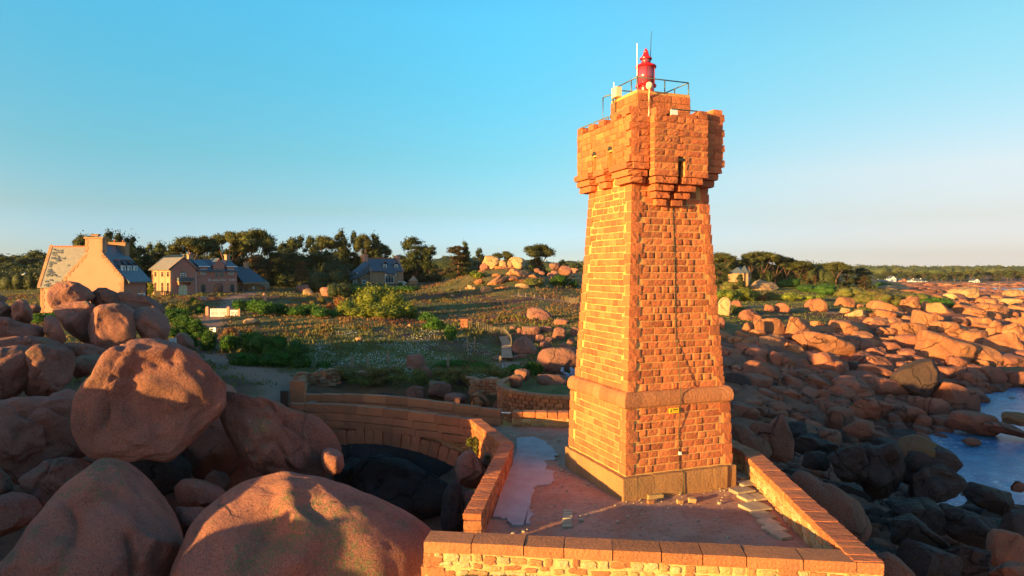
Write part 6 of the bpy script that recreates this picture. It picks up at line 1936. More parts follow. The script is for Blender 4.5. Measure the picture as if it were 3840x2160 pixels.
struct(link('shore_rubble', me, M['boulder_shore']), 'stuff')
for i, (px, py, w, h, lab) in enumerate([(3490, 1092, 24, 14, 'small orange rock on the tidal flat, left of the next larger one'), (3522, 1093, 34, 18, 'orange rock on the tidal flat'), (3558, 1094, 30, 13, 'flat orange rock on the tidal flat beside the great pale dome'),
        (3694, 1091, 36, 12, 'low golden rock on the tidal flat right of the great dome'), (3750, 1094, 40, 10, 'thin reef on the tidal flat near the pole'), (3330, 1078, 70, 20, 'rounded pale rocks beside the dunes above the flat'), (3640, 1068, 60, 10, 'pale rocks at the far shoreline, centre'), (3560, 1068, 36, 9, 'pale rocks at the far shoreline, left'), (3720, 1069, 60, 8, 'pale rocks at the far shoreline, right')]):
    grock(lab, px, py, w, h, 0, 'slab', 'boulder_far' if i < 5 else 'boulder_pale', 'rocks around the far tidal flat', 3)

SHADE_ROCKS = [(-19.5, 12.5, 2.8, 2.8, 4.2), (-18, 9.0, 1.7, 1.7, 2.8), (-22.8, 17.6, 3.0, 3.0, 4.85), (-28, 21, 3.8, 3.8, 5.8), (-33, 26, 4.2, 4.2, 5.6), (-38, 31.5, 4.2, 4.2, 7.0), (-45, 35, 5, 5, 7.6), (-50, 42, 5, 5, 5.4)]  # unseen boulders placed and sized to shade the rocks in view
for i, (x, y, a, b_, top) in enumerate(SHADE_ROCKS):
    g = float(ground_z([x], [y])[0])
    h = (top - g) * .6
    o = rock_obj('boulder', (x, y, top - h), (a, b_, h), (0, 0, i * 1.3), 'boulder', 'round', 5, i)
    tag(o, ['nearest', 'second', 'third', 'fourth', 'fifth', 'sixth', 'seventh', 'farthest'][i] + ' unseen pink boulder beyond the left edge, added to cast shade', 'boulder', 'boulders beyond the left edge')

r3 = np.random.default_rng(15); Vs, Fs, n = [], [], 0
for _ in range(420):
    Y = math.exp(r3.uniform(math.log(215), math.log(690))); px = r3.uniform(3400, 3950); x = (px - 1920) / FOC * Y
    z = float(ground_z([x], [Y])[0]); V, F = rock_variant(2, int(r3.integers(10)), 'slab')
    s = r3.uniform(1.5, 5) * (.6 + Y / 700)
    Vs.append(V * np.array([s, s * .8, s * .22]) + np.array([x, Y, z + .1])); Fs.append(F + n); n += len(V)
struct(link('tidal_reef', fast_mesh('tidal_reef', np.concatenate(Vs), np.concatenate(Fs), True), M['boulder_shore']), 'stuff')

# ------------------------------------------------------------------ foliage
def leaves(P_, size, r, flat=0.0):
    """one small quad per point"""
    n = len(P_)
    a = r.normal(size=(n, 3)); a[:, 2] *= (1 - flat); a /= np.linalg.norm(a, axis=1)[:, None]
    b_ = r.normal(size=(n, 3)); b_ -= a * (a * b_).sum(1)[:, None]; b_ /= np.linalg.norm(b_, axis=1)[:, None]
    s = (size * r.uniform(.6, 1.4, n))[:, None]
    V = np.stack([P_ - a * s, P_ - b_ * s * .55, P_ + a * s, P_ + b_ * s * .55], 1).reshape(-1, 3)
    F = np.arange(4 * n).reshape(n, 4)
    return V, F

def cloud(clumps, nleaf, size, r, core=.78, squash=1.0, spiky=0.0):
    """clumps (k,6): centre and radii -> leaf mesh arrays with a closed inner mass"""
    C = np.array(clumps, float)
    w = (C[:, 3] * C[:, 4] + C[:, 4] * C[:, 5] + C[:, 3] * C[:, 5]); w /= w.sum()
    pick = r.choice(len(C), nleaf, p=w)
    d = r.normal(size=(nleaf, 3)); d /= np.linalg.norm(d, axis=1)[:, None]
    lump = 1 + .28 * vnoise(d * 2.6 + pick[:, None] * 7.7, 3)
    rad = r.uniform(.72, 1.08, nleaf) * lump
    if spiky: rad = rad * (1 + spiky * np.abs(r.normal(size=nleaf)) * np.clip(d[:, 2] + .3, 0, 1))
    P_ = C[pick, :3] + d * C[pick, 3:] * rad[:, None]
    V, F = leaves(P_, size, r)
    tone = np.repeat(np.clip(r.normal(.5, .28, nleaf), 0, 1), 4)
    Vs, Fs, ts, n = [V], [], [tone], len(V)
    core_V, core_F = ico(2)
    T3 = []
    for k in range(len(C)):
        dd = 1 + .2 * vnoise(core_V * 2.2 + k * 5.1, 8)
        Q = core_V * C[k, 3:] * core * dd[:, None] + C[k, :3]
        Vs.append(Q); T3.append(core_F + n); n += len(Q); ts.append(np.full(len(Q), .25))
    return np.concatenate(Vs), [F, np.concatenate(T3)], np.concatenate(ts)

def foliage_obj(name, clumps, nleaf, size, mat, r, parent=None, core=.78, spiky=0.0):
    V, F, t = cloud(clumps, nleaf, size, r, core, spiky=spiky)
    me = fast_mesh(name, V, F, False, {'tone': ('POINT', t)})
    return link(name, me, M[mat], parent)

def proto_tree(kind, seed):
    r = np.random.default_rng(seed)
    tb = MB(); clumps = []
    if kind == 'umbrella':
        lean = r.uniform(-.8, .8)
        fork = r.uniform(2.2, 3.6)
        tb.tube([(0, 0, -.5), (lean * .2, 0, fork * .5), (lean * .5, .1, fork)], [.34, .28, .24], 7)
        nb = int(r.integers(6, 9))
        for k in range(nb):
            a = 2 * math.pi * k / nb + r.uniform(-.3, .3); rr = r.uniform(1.8, 4.2)
            top = 8.6 - (rr / 4.2) ** 2 * 2.2 + r.uniform(-.5, .5)
            e_ = np.array([lean * .5 + rr * math.cos(a), rr * .75 * math.sin(a), top])
            m_ = np.array([lean * .5 + rr * .45 * math.cos(a), rr * .35 * math.sin(a), fork + (top - fork) * .45])
            tb.tube([(lean * .5, .1, fork - .1), m_, e_], [.17, .12, .05], 5)
            for q in range(3):
                o_ = r.uniform(-.9, .9, 3)
                s2 = e_ + o_ * np.array([1, .9, .35])
                tb.tube([m_ + (e_ - m_) * .5, s2], [.06, .03], 4)
                clumps.append((*(s2 + np.array([0, 0, .25])), r.uniform(1.3, 2.1), r.uniform(1.2, 1.9), r.uniform(.45, .75)))
        for q in range(5):
            clumps.append((lean * .5 + r.uniform(-2, 2), r.uniform(-1.5, 1.5), r.uniform(8.2, 9.3), r.uniform(1.2, 1.9), r.uniform(1, 1.6), r.uniform(.4, .65)))
        for q in range(4):
            clumps.append((lean * .5 + r.uniform(-3, 3), r.uniform(-1.5, 1.5), r.uniform(5.2, 7), r.uniform(.7, 1.2), r.uniform(.7, 1.1), r.uniform(.3, .5)))
        mat, nl, sz, sp = 'lf_pine', 6000, .17, .15
    elif kind == 'conifer':
        tb.tube([(0, 0, -.5), (.1, 0, 5), (.1, .1, 9.4)], [.26, .16, .04], 6)
        for z in np.arange(1.2, 9.8, .55):
            w = 2.6 * (1 - z / 10.6) ** .62 + .15
            for q in range(4 if z < 8 else 2):
                a = r.uniform(0, 6.28)
                rr = w * r.uniform(.35, .95)
                clumps.append((rr * math.cos(a), rr * math.sin(a), z + r.uniform(-.3, .5), w * r.uniform(.42, .65) + .25, w * r.uniform(.42, .65) + .25, r.uniform(.45, .9)))
        mat, nl, sz, sp = 'lf_dark', 6000, .18, .5
    elif kind == 'cypress':
        tb.tube([(0, 0, -.5), (.2, 0, 3), (.4, 0, 7)], [.45, .35, .12], 6)
        for q in range(34):
            a = r.uniform(0, 6.28); z = r.uniform(1.0, 9.3)
            w = 4.6 * math.sqrt(max(.05, 1 - ((z - 3.6) / 6.4) ** 2))
            rr = w * r.uniform(.35, .9)
            c = np.array([rr * math.cos(a), rr * .8 * math.sin(a), z])
            clumps.append((*c, r.uniform(.9, 1.7), r.uniform(.9, 1.6), r.uniform(.4, .85)))
            if q % 2: tb.tube([(.2, 0, z * .6), c * np.array([.9, .9, 1])], [.09, .03], 4)
        mat, nl, sz, sp = 'lf_dark', 4800, .20, .35
    elif kind == 'spread':
        tb.tube([(0, 0, -.5), (.2, 0, 3), (.5, 0, 8.5)], [.45, .3, .06], 6)
        for q in range(40):
            a = r.uniform(0, 6.28); z = r.uniform(.6, 9.2)
            w = 5.4 * (1 - z / 11.5)
            rr = w * r.uniform(.4, 1.0)
            c = np.array([rr * math.cos(a), rr * .7 * math.sin(a), z + rr * .12])
            clumps.append((*c, r.uniform(.7, 1.3), r.uniform(.6, 1.1), r.uniform(.2, .42)))
            tb.tube([(.2, 0, max(.5, z - rr * .35)), c], [.08, .025], 4)
        mat, nl, sz, sp = 'lf_brown', 4200, .17, .2
    else:
        tb.tube([(0, 0, -.5), (.1, 0, 2.5), (.2, 0, 6)], [.35, .25, .1], 6)
        for q in range(26):
            a = r.uniform(0, 6.28); z = r.uniform(2.2, 8.9)
            w = 3.9 * math.sqrt(max(.05, 1 - ((z - 5.2) / 4.6) ** 2))
            rr = w * r.uniform(.2, .8)
            clumps.append((rr * math.cos(a), rr * math.sin(a), z, r.uniform(1.0, 1.7), r.uniform(1.0, 1.6), r.uniform(.7, 1.2)))
        mat, nl, sz, sp = 'lf_far', 3000, .24, .15
    V, F, t = cloud(clumps, nl, sz, r, .72, spiky=sp)
    cme = fast_mesh('crown', V, F, False, {'tone': ('POINT', t)}); cme.materials.append(M[mat])
    tme = tb.mesh('trunk', True); tme.materials.append(M['bark'])
    return tme, cme

PROTO = {k: [proto_tree(k, 500 + 10 * i + j) for j in range(4 if k in ('umbrella', 'conifer') else 3)] for i, k in enumerate(('umbrella', 'conifer', 'cypress', 'spread', 'round'))}
WID = {'umbrella': 10.0, 'conifer': 4.3, 'cypress': 10.6, 'spread': 11.0, 'round': 8.8}
KNAME = {'umbrella': 'pine_tree', 'conifer': 'conifer_tree', 'cypress': 'cypress_tree', 'spread': 'cypress_tree', 'round': 'broadleaf_tree'}
def tree(kind, cx, top, w, Y, label, group, v=0, base=None, far=False):
    x = (cx - 1920) / FOC * Y
    zb = float(ground_z([x], [Y])[0]) if base is None else EYE - (base - HOR) / FOC * Y
    zt = EYE - (top - HOR) / FOC * Y
    H = max(zt - zb, 1.5) / 9.6; W = w * Y / FOC / WID[kind]
    t = thing(KNAME[kind], label, 'tree', (x, Y, zb), group)
    tme, cme = PROTO[kind][v % len(PROTO[kind])]
    o1 = D.objects.new('trunk', tme); o2 = D.objects.new('crown', cme)
    for o in (o1, o2):
        COL.objects.link(o); o.parent = t
    t.scale = (W, W, H); t.rotation_euler = (0, 0, rng.uniform(-.5, .5))
    return t

TG_ = 'trees on the skyline left of the tower'
TL = [
 ('umbrella', 340, 882, 130, 125, 'dark pine whose top shows left of and behind the big gable chimney'),
 ('conifer', 300, 890, 60, 124, 'dark conifer left of the big gable chimney of the peach house'),
 ('conifer', 410, 878, 60, 122, 'spiky conifer right behind the big gable chimney'),
 ('conifer', 448, 880, 64, 121, 'dark conifer between the two chimneys of the peach house'),
 ('conifer', 490, 900, 70, 122, 'conifer behind the rear chimney of the peach house'),
 ('cypress', 530, 930, 110, 126, 'dark bushy cypress right of the peach house roof'),
 ('conifer', 562, 922, 44, 145, 'short pointed conifer left of the domed rock'),
 ('conifer', 604, 915, 70, 148, 'rounded dark conifer above the domed rock'),
 ('conifer', 655, 925, 66, 146, 'small conifer against the sky right of the domed rock'),
 ('umbrella', 700, 884, 150, 140, 'wide umbrella pine with bare leaning trunks above the cream house, left one'),
 ('umbrella', 765, 884, 130, 142, 'second umbrella pine with a forked pale trunk above the cream house'),
 ('umbrella', 855, 864, 130, 150, 'tall layered pine above the chimney of the pink wing'),
 ('umbrella', 957, 860, 150, 150, 'widest layered pine, highest crown of the left wood'),
 ('cypress', 920, 900, 160, 156, 'broad cypress filling the wood under the highest pines'),
 ('cypress', 1010, 925, 140, 158, 'broad dark cypress right under the highest pine crown'),
 ('spread', 960, 960, 150, 145, 'brownish bare cypress behind the slate roofed annexe'),
 ('cypress', 830, 940, 150, 158, 'dark cypress behind the pink wing of the house'),
 ('spread', 880, 975, 110, 148, 'twiggy low tree with brown boughs behind the annexe chimney'),
 ('conifer', 1062, 918, 60, 168, 'small conifer in the dip right of the pines'),
 ('cypress', 1108, 888, 110, 172, 'broad dark conifer, first of the high row'),
 ('cypress', 1165, 892, 96, 172, 'second conifer of the high row'),
 ('umbrella', 1212, 880, 90, 200, 'open topped pine in the high conifer row'),
 ('conifer', 1278, 872, 56, 202, 'slender dark conifer with a ragged top in the high row'),
 ('cypress', 1325, 873, 56, 203, 'slender conifer right of the ragged one'),
 ('umbrella', 1362, 878, 70, 200, 'pine with a visible orange trunk at the right of the high row'),
 ('conifer', 1400, 885, 70, 202, 'conifer at the right of the high row before the gap'),
 ('umbrella', 1432, 912, 80, 205, 'windswept pine leaning out at the end of the high row'),
 ('cypress', 1100, 950, 170, 163, 'dark mass cypress under the high row, left'),
 ('cypress', 1200, 945, 170, 166, 'dark mass cypress under the high row, middle'),
 ('cypress', 1300, 950, 160, 205, 'dark mass cypress behind the slate roof of the stone house'),
 ('spread', 1130, 980, 120, 150, 'twisted pine with bare orange limbs above the dark hedge'),
 ('round', 1300, 990, 80, 196, 'round yellow green tree left of the stone house roof'),
 ('round', 1400, 950, 110, 215, 'yellow green tree right behind the stone house chimney'),
 ('cypress', 1560, 893, 170, 205, 'big solid cypress right of the stone house'),
 ('cypress', 1610, 925, 90, 203, 'right shoulder cypress beside the big solid one'),
 ('cypress', 1500, 960, 130, 208, 'low dark cypress between the stone house and the big solid one'),
 ('spread', 1715, 920, 190, 165, 'rusty brown sweeping cypress left of the knoll'),
 ('conifer', 1742, 912, 40, 166, 'pointed dead topped tree rising out of the rusty cypress'),
 ('cypress', 1795, 935, 60, 185, 'dark tree between the rusty cypress and the knoll boulders'),
 ('umbrella', 1890, 940, 90, 200, 'low pine peeping over the knoll boulders'),
 ('umbrella', 2020, 916, 125, 180, 'large pine with open branches right of the knoll'),
 ('round', 2012, 970, 110, 182, 'bushy undergrowth tree beneath the open branched pine'),
 ('cypress', 2115, 976, 56, 210, 'dark small tree left of the tower on the skyline'),
 ('round', 2160, 985, 60, 420, 'hazy far tree touching the tower on the left')]
for i, (k, cx, top, w, Y, lab) in enumerate(TL): tree(k, cx, top, w, Y, lab, TG_, i)
LF = [(150, 'round', 940, 150, 260), (60, 'round', 955, 120, 280), (-20, 'round', 950, 130, 280), (200, 'cypress', 955, 90, 250), (110, 'cypress', 968, 120, 240), (10, 'cypress', 965, 120, 235), (60, 'round', 985, 150, 200), (150, 'round', 985, 110, 190), (-40, 'round', 985, 140, 190)]
for i, (cx, k, top, w, Y) in enumerate(LF):
    tree(k, cx, top, w, Y, ['roundest tree of the wood at the left edge, nearest the peach house', 'second hazy tree of the wood at the left edge', 'tree cut by the left edge on the skyline', 'dark tree just left of the peach house roof', 'lower dark tree in front of the roundest one at the left', 'dark tree low at the left edge', 'nearer bushy tree before the wood at the left', 'nearer bushy tree beside the peach house wall', 'nearest bushy tree cut by the left edge'][i], 'trees of the wood at the left edge', i)
TR_ = [
 ('umbrella', 2700, 944, 100, 225, 'pine beside the right edge of the tower'),
 ('cypress', 2690, 990, 100, 215, 'dark tree low beside the right edge of the tower'),
 ('round', 2755, 975, 70, 235, 'rounded green tree between the tower and the tall pines'),
 ('umbrella', 2815, 946, 90, 230, 'left tall pine with an orange trunk behind the slate villa'),
 ('umbrella', 2858, 940, 110, 232, 'highest pine behind the slate villa'),
 ('cypress', 2790, 985, 110, 240, 'dark cypress behind the slate villa'),
 ('umbrella', 2908, 952, 100, 235, 'tall pine right of the highest one'),
 ('umbrella', 2950, 966, 90, 236, 'leaning pine with bare boughs right of the villa'),
 ('umbrella', 2990, 974, 90, 236, 'pale trunked pine in the middle of the right wood'),
 ('umbrella', 3030, 984, 70, 238, 'thin topped pine with white dead branches'),
 ('cypress', 2900, 1000, 120, 245, 'dark undergrowth tree behind the tall pines, left'),
 ('cypress', 2990, 1005, 130, 247, 'dark undergrowth tree behind the tall pines, right'),
 ('cypress', 3070, 995, 100, 250, 'dark round tree at the right end of the wood'),
 ('spread', 3022, 1025, 60, 215, 'young bare conifer in front of the right wood, left'),
 ('spread', 3055, 1030, 50, 215, 'young bare conifer in front of the right wood, right'),
 ('umbrella', 3135, 982, 100, 228, 'free standing pine with two straight trunks'),
 ('cypress', 3175, 1000, 70, 232, 'dark pine leaning against the free standing one'),
 ('cypress', 3235, 1006, 90, 236, 'dark low pine further right near the bay'),
 ('spread', 3240, 1035, 80, 200, 'spreading many stemmed pine before the dunes'),
 ('round', 2776, 1028, 44, 200, 'small round golden tree half hiding the slate villa'),
 ('round', 3085, 1052, 60, 205, 'round golden bush tree before the free standing pine')]
for i, (k, cx, top, w, Y, lab) in enumerate(TR_): tree(k, cx, top, w, Y, lab, 'trees on the skyline right of the tower', i + 1)
r = np.random.default_rng(3)
xs = list(range(3290, 3900, 22))
for i, cx in enumerate(xs):
    top = 1021 + r.uniform(-5, 5) - (12 if 3600 < cx < 3670 else 0) - (7 if 3740 < cx < 3800 else 0) + (10 if cx < 3330 else 0)
    k = ['round', 'umbrella', 'cypress', 'round'][int(r.integers(4))]
    Y = 738 + r.uniform(0, 50)
    tree(k, cx + r.uniform(-6, 6), top, r.uniform(34, 62), Y, f"{'green' if k == 'round' else 'dark' if k == 'cypress' else 'flat topped'} tree on the far shore, {['first', 'second', 'third', 'fourth', 'fifth', 'sixth', 'seventh', 'eighth', 'ninth', 'tenth'][i % 10]} from the left {'behind the white houses' if i < 10 else 'in the middle stretch' if i < 20 else 'at the right end'}", 'trees along the far shore', i)
def far_wood(name, px0, px1, Y0, Y1, n, h, size, seed, mat='lf_far', wf=1.0):
    r = np.random.default_rng(seed); cl = []
    for _ in range(n):
        Y = r.uniform(Y0, Y1); px = r.uniform(px0, px1); x = (px - 1920) / FOC * Y
        z = float(ground_z([x], [Y], False)[0]); hh = h * r.uniform(.6, 1.3)
        cl.append((x, Y, z + hh * .4, hh * r.uniform(.7, 1.6) * wf, hh * wf, hh * .62))
    V, F, t = cloud(cl, n * (45 if size > .5 else 130), size, r, .9 if wf == 1 else .74)
    return struct(link(name, fast_mesh(name, V, F, False, {'tone': ('POINT', t)}), M[mat]), 'stuff')
far_wood('distant_woodland', 3000, 4000, 1000, 2300, 420, 11, 2.0, 1)
far_wood('distant_woodland', 1900, 3050, 520, 1500, 260, 9, 1.6, 2)
far_wood('distant_woodland', -300, 400, 330, 900, 200, 9, 1.5, 3)
far_wood('distant_woodland', 250, 1900, 260, 420, 240, 7.0, .9, 4, 'lf_dark')
far_wood('dark_wood', 560, 1270, 160, 205, 480, 6.0, .30, 5, 'lf_dark', .38)
far_wood('dark_wood', 1280, 1640, 208, 228, 170, 6.0, .30, 8, 'lf_dark', .38)
far_wood('dark_wood', 2680, 3120, 238, 262, 200, 6.5, .34, 6, 'lf_dark', .38)
far_wood('dark_wood', -200, 230, 150, 230, 200, 4.0, .3, 7, 'lf_far', .4)

def bush(name, label, els, mat, leaf=.11, dens=1.0, deep=1.0, Y=None, cat='bush', group=None, spiky=.15):
    r = np.random.default_rng(abs(hash(label)) % 1000 if False else sum(map(ord, label)))
    cl = []; nl = 0
    for (cx, cy, w, h) in els:
        g = hit(cx, cy + h * .45) if Y is None else P(cx, cy + h * .45, Y)
        Yc = g[1] + w / FOC * g[1] * .25
        c = P(cx, cy, Yc); s = Yc / FOC
        W, H = w * s / 2, h * s / 2
        k = max(3, int(W * H * 2.2))
        k = min(k, 14)
        for q in range(k):
            a = r.uniform(0, 6.28); rr = math.sqrt(r.uniform(0, 1)) * .62
            cl.append((c[0] + W * rr * math.cos(a), c[1] + W * .7 * deep * rr * math.sin(a), c[2] - H * .25 + H * .5 * r.uniform(-.6, 1), W * .48, W * .42 * deep, H * .62))
        nl += int(w * h / 3.4 * dens)
    nl = int(min(max(nl, 250), 16000))
    base = np.array(cl)[:, :3].mean(0)
    t = thing(name, label, cat, (base[0], base[1], float(np.array(cl)[:, 2].min())), group)
    foliage_obj('foliage', cl, nl, leaf, mat, r, t, .86, spiky)
    mb = MB()
    for q in range(4):
        c = cl[int(r.integers(len(cl)))]
        mb.tube([(c[0], c[1], c[2] - c[5] * 1.8), (c[0] + .1, c[1], c[2])], [.05, .02], 5)
    link('stems', mb.mesh('stems'), M['bark'], t)
    return t

HG = 'dense green hedges between the rocks and the meadow'
bush('hedge', 'dark green hedge falling to the right from the stack of balanced rocks', [(655, 1190, 90, 60), (700, 1205, 110, 70), (745, 1235, 110, 80), (790, 1275, 100, 90), (720, 1275, 110, 70), (670, 1245, 70, 60)], 'lf_hedge', .09, 1.1, cat='hedge', group=HG)
bush('hedge', 'large glossy green mound hedge above the path to the bridge', [(880, 1290, 110, 80), (940, 1290, 150, 100), (1010, 1300, 160, 110), (1090, 1325, 150, 110), (1160, 1350, 130, 80), (1215, 1370, 90, 40), (920, 1340, 160, 80), (1030, 1350, 170, 70)], 'lf_hedge', .09, 1.1, cat='hedge', group=HG)
bush('hedge', 'dark rounded hedge behind the long grey rock', [(1080, 1045, 120, 70), (1150, 1045, 160, 80), (1220, 1055, 140, 90), (1270, 1085, 110, 70)], 'lf_dark', .17, 1.2, cat='hedge', group=HG)
bush('hedge', 'bright green low hedge in front of the stone house', [(1330, 1078, 120, 34), (1420, 1084, 140, 26), (1520, 1084, 140, 24), (1310, 1092, 100, 40)], 'lf_hedge', .16, 1.2, cat='hedge', group=HG)
bush('tamarisk_bush', 'great yellow green feathery bush in the middle of the heath', [(1320, 1150, 110, 70), (1370, 1128, 130, 90), (1430, 1118, 140, 100), (1480, 1140, 120, 100), (1530, 1165, 90, 70), (1410, 1165, 200, 60), (1350, 1170, 110, 40)], 'lf_yellow', .15, 1.1, spiky=.35)
bush('bush', 'rusty brown bush joined to the left of the great feathery one', [(1275, 1135, 80, 56), (1240, 1142, 40, 40)], 'lf_rust', .13, 1.1)
bush('bush', 'dark foot of bushes under the left of the feathery bush', [(1230, 1170, 130, 40), (1130, 1160, 150, 50), (1040, 1160, 120, 50)], 'lf_hedge', .13)
bush('hedge', 'green hedge running down the slope right of the feathery bush', [(1590, 1185, 100, 44), (1645, 1212, 100, 60), (1690, 1248, 80, 70), (1620, 1225, 90, 40)], 'lf_hedge', .11, cat='hedge', group=HG)
bush('hedge', 'low green hedge at the foot of the stairs beside the red slab', [(1860, 1378, 120, 26), (1930, 1385, 120, 30), (1990, 1375, 60, 50), (1700, 1365, 180, 24), (1780, 1372, 140, 22)], 'lf_hedge', .09, cat='hedge', group=HG)
bush('bush', 'golden topped dark bush just right of the small white gate', [(910, 1140, 90, 50), (960, 1150, 110, 60), (1010, 1160, 90, 60), (890, 1150, 50, 50)], 'lf_hedge', .12)
bush('bush', 'olive gorse bush below the lawn bank left of the gate', [(690, 1150, 90, 50), (740, 1145, 70, 44), (640, 1150, 60, 50)], 'lf_olive', .13)
bush('bush', 'dark gorse hollow under the bank left of the white gate', [(640, 1172, 80, 40), (700, 1172, 110, 34), (752, 1165, 40, 34)], 'lf_hedge', .12)
bush('bush', 'young yellow bush on the bank below the house steps', [(722, 1128, 50, 36)], 'lf_yellow', .12)
bush('bush', 'yellow green climber bush at the left foot of the cream house', [(565, 1075, 26, 60)], 'lf_yellow', .16, Y=108)
bush('bush', 'dark bush at the foot of the peach house wall', [(175, 1190, 90, 50), (130, 1190, 60, 60), (205, 1180, 50, 40)], 'lf_hedge', .10)
bush('dry_bush', 'rusty dry plant clump at the left corner of the mound hedge', [(862, 1245, 70, 50), (840, 1262, 50, 34)], 'lf_rust', .07, .8)
bush('dry_bush', 'thin grey brown plant clump above the mound hedge', [(932, 1242, 50, 46)], 'lf_rust', .06, .6)
bush('bush', 'pale green clump near the sunlit nose of the long rock', [(1205, 1125, 46, 40), (1175, 1132, 30, 26)], 'lf_olive', .11)
bush('bush', 'yellow green bush at the upper left shoulder of the knoll', [(1765, 1030, 60, 34), (1800, 1035, 60, 30)], 'lf_yellow', .18)
bush('bush', 'bright green bank of bushes between the knoll and the tower', [(2095, 1052, 90, 46), (2140, 1060, 60, 40)], 'lf_hedge', .18)
bush('bush', 'dark bush beside the round stones at the right of the knoll', [(1990, 1058, 110, 36)], 'lf_olive', .16)
bush('bush', 'dark scrub in the hollow next to the pale topped boulder', [(2000, 1385, 70, 60)], 'lf_hedge', .09)
bush('bush', 'grey green shrub growing from the bridge abutment', [(1778, 1662, 56, 50), (1792, 1680, 40, 40)], 'lf_olive', .05, 1.2, Y=29.6)
bush('bush', 'little green plant on the rock under the left parapet', [(1838, 1738, 36, 22), (1828, 1712, 30, 16)], 'lf_olive', .04, 1.2, Y=27.9)
RB = 'bushes right of the tower'
for cx, cy, w, h, m_, lab in [(2715, 1108, 90, 50, 'lf_yellow', 'yellow green bush touching the right edge of the tower'), (2785, 1102, 100, 62, 'lf_yellow', 'largest golden bush right of the tower'),
    (2842, 1112, 60, 36, 'lf_rust', 'orange flowering bush right of the largest golden one'), (2895, 1108, 70, 38, 'lf_olive', 'green bush left of the fence posts'), (2950, 1112, 90, 34, 'lf_yellow', 'golden green bush behind the fence posts'),
    (3045, 1116, 90, 32, 'lf_yellow', 'spiky golden bush at the right end of the posts'), (2740, 1070, 80, 40, 'lf_olive', 'dark green bush above the bush touching the tower'), (2960, 1060, 120, 40, 'lf_hedge', 'dark green scrub right of the smooth mound'),
    (3030, 1080, 110, 40, 'lf_hedge', 'dark scrub below the young bare conifers'), (3110, 1085, 110, 50, 'lf_hedge', 'bright green shrub bank before the free standing pine'), (3180, 1095, 120, 50, 'lf_olive', 'olive scrub slope below the free standing pine'),
    (3260, 1110, 130, 60, 'lf_olive', 'olive scrub on the bank above the sunlit shore, left'), (3330, 1122, 130, 60, 'lf_olive', 'olive scrub on the bank above the sunlit shore, middle'), (3430, 1122, 130, 60, 'lf_olive', 'olive scrub on the bank above the sunlit shore, right'),
    (3510, 1135, 120, 56, 'lf_hedge', 'green tongue of scrub ending below the great pale dome'), (2800, 1060, 60, 44, 'lf_yellow', 'small golden bush left of the smooth mound'), (3310, 1068, 60, 34, 'lf_hedge', 'scrub at the edge of the dunes'),
    (2750, 1160, 120, 44, 'lf_olive', 'mown green bank behind the hollowed pale rock'), (3230, 1170, 110, 40, 'lf_olive', 'green tuft below the pitted ledge')]:
    bush('bush', lab, [(cx, cy, w, h), (cx + w * .3, cy + 4, w * .7, h * .8)], m_, .17, 1.0, group=RB)
M['petal_blue'] = leaf_mat('hydrangea_bloom', (0.40, 0.46, 0.62), (0.55, 0.58, 0.66), (0.30, 0.36, 0.52), 3.0)
t = bush('hydrangea_bush', 'pale blue flowering hydrangea between the big boulder and the tower', [(2128, 1408, 50, 50), (2145, 1395, 40, 40)], 'lf_hedge', .07, 1.0, Y=52)
r = np.random.default_rng(9); cl = []
for k in range(46):
    c = P(2130 + r.uniform(-24, 26), 1403 + r.uniform(-22, 26), 50.9 + r.uniform(-.3, .4)); cl.append((*c, .11, .11, .10))
foliage_obj('blooms', cl, 1800, .035, 'petal_blue', r, t, .8)
t = bush('flowering_bush', 'white flowered bush beside the right corner of the stone house', [(1508, 1063, 34, 18)], 'lf_hedge', .10, 1.0)
cl = [(*P(1508 + r.uniform(-15, 15), 1062 + r.uniform(-7, 6), hit(1508, 1071)[1] - .3), .16, .16, .14) for k in range(22)]
foliage_obj('blooms', cl, 500, .08, 'petal', r, t, .8)
cl = []
for k in range(36):
    px = 1690 + 350 * (k / 36) + r.uniform(-8, 8)
    Y = 16.55
    cl.append(((px - 1920) / FOC * Y, Y, -.06 - .03 * math.sin(k) - (px - 1690) / 350 * .02 + r.uniform(-.03, .05), r.uniform(.06, .13), .09, r.uniform(.04, .10)))
t = thing('ledge_plants', 'strip of small green and rusty plants growing along the foot of the front wall', 'plants', (cl[0][0], 16.6, -.1))
foliage_obj('foliage', cl, 4200, .022, 'lf_hedge', r, t, .8, .3)
foliage_obj('rusty_foliage', [(c[0] + .1, c[1] - .04, c[2] - .06, c[3] * 1.3, c[4], c[5] * .8) for c in cl[::2]], 2200, .022, 'lf_rust', r, t, .8)
mb = MB(); mb.box((-.35, 16.48, -.30), (2.9, .42, .30)); link('ledge', mb.mesh('ledge'), M['rubble'], t)

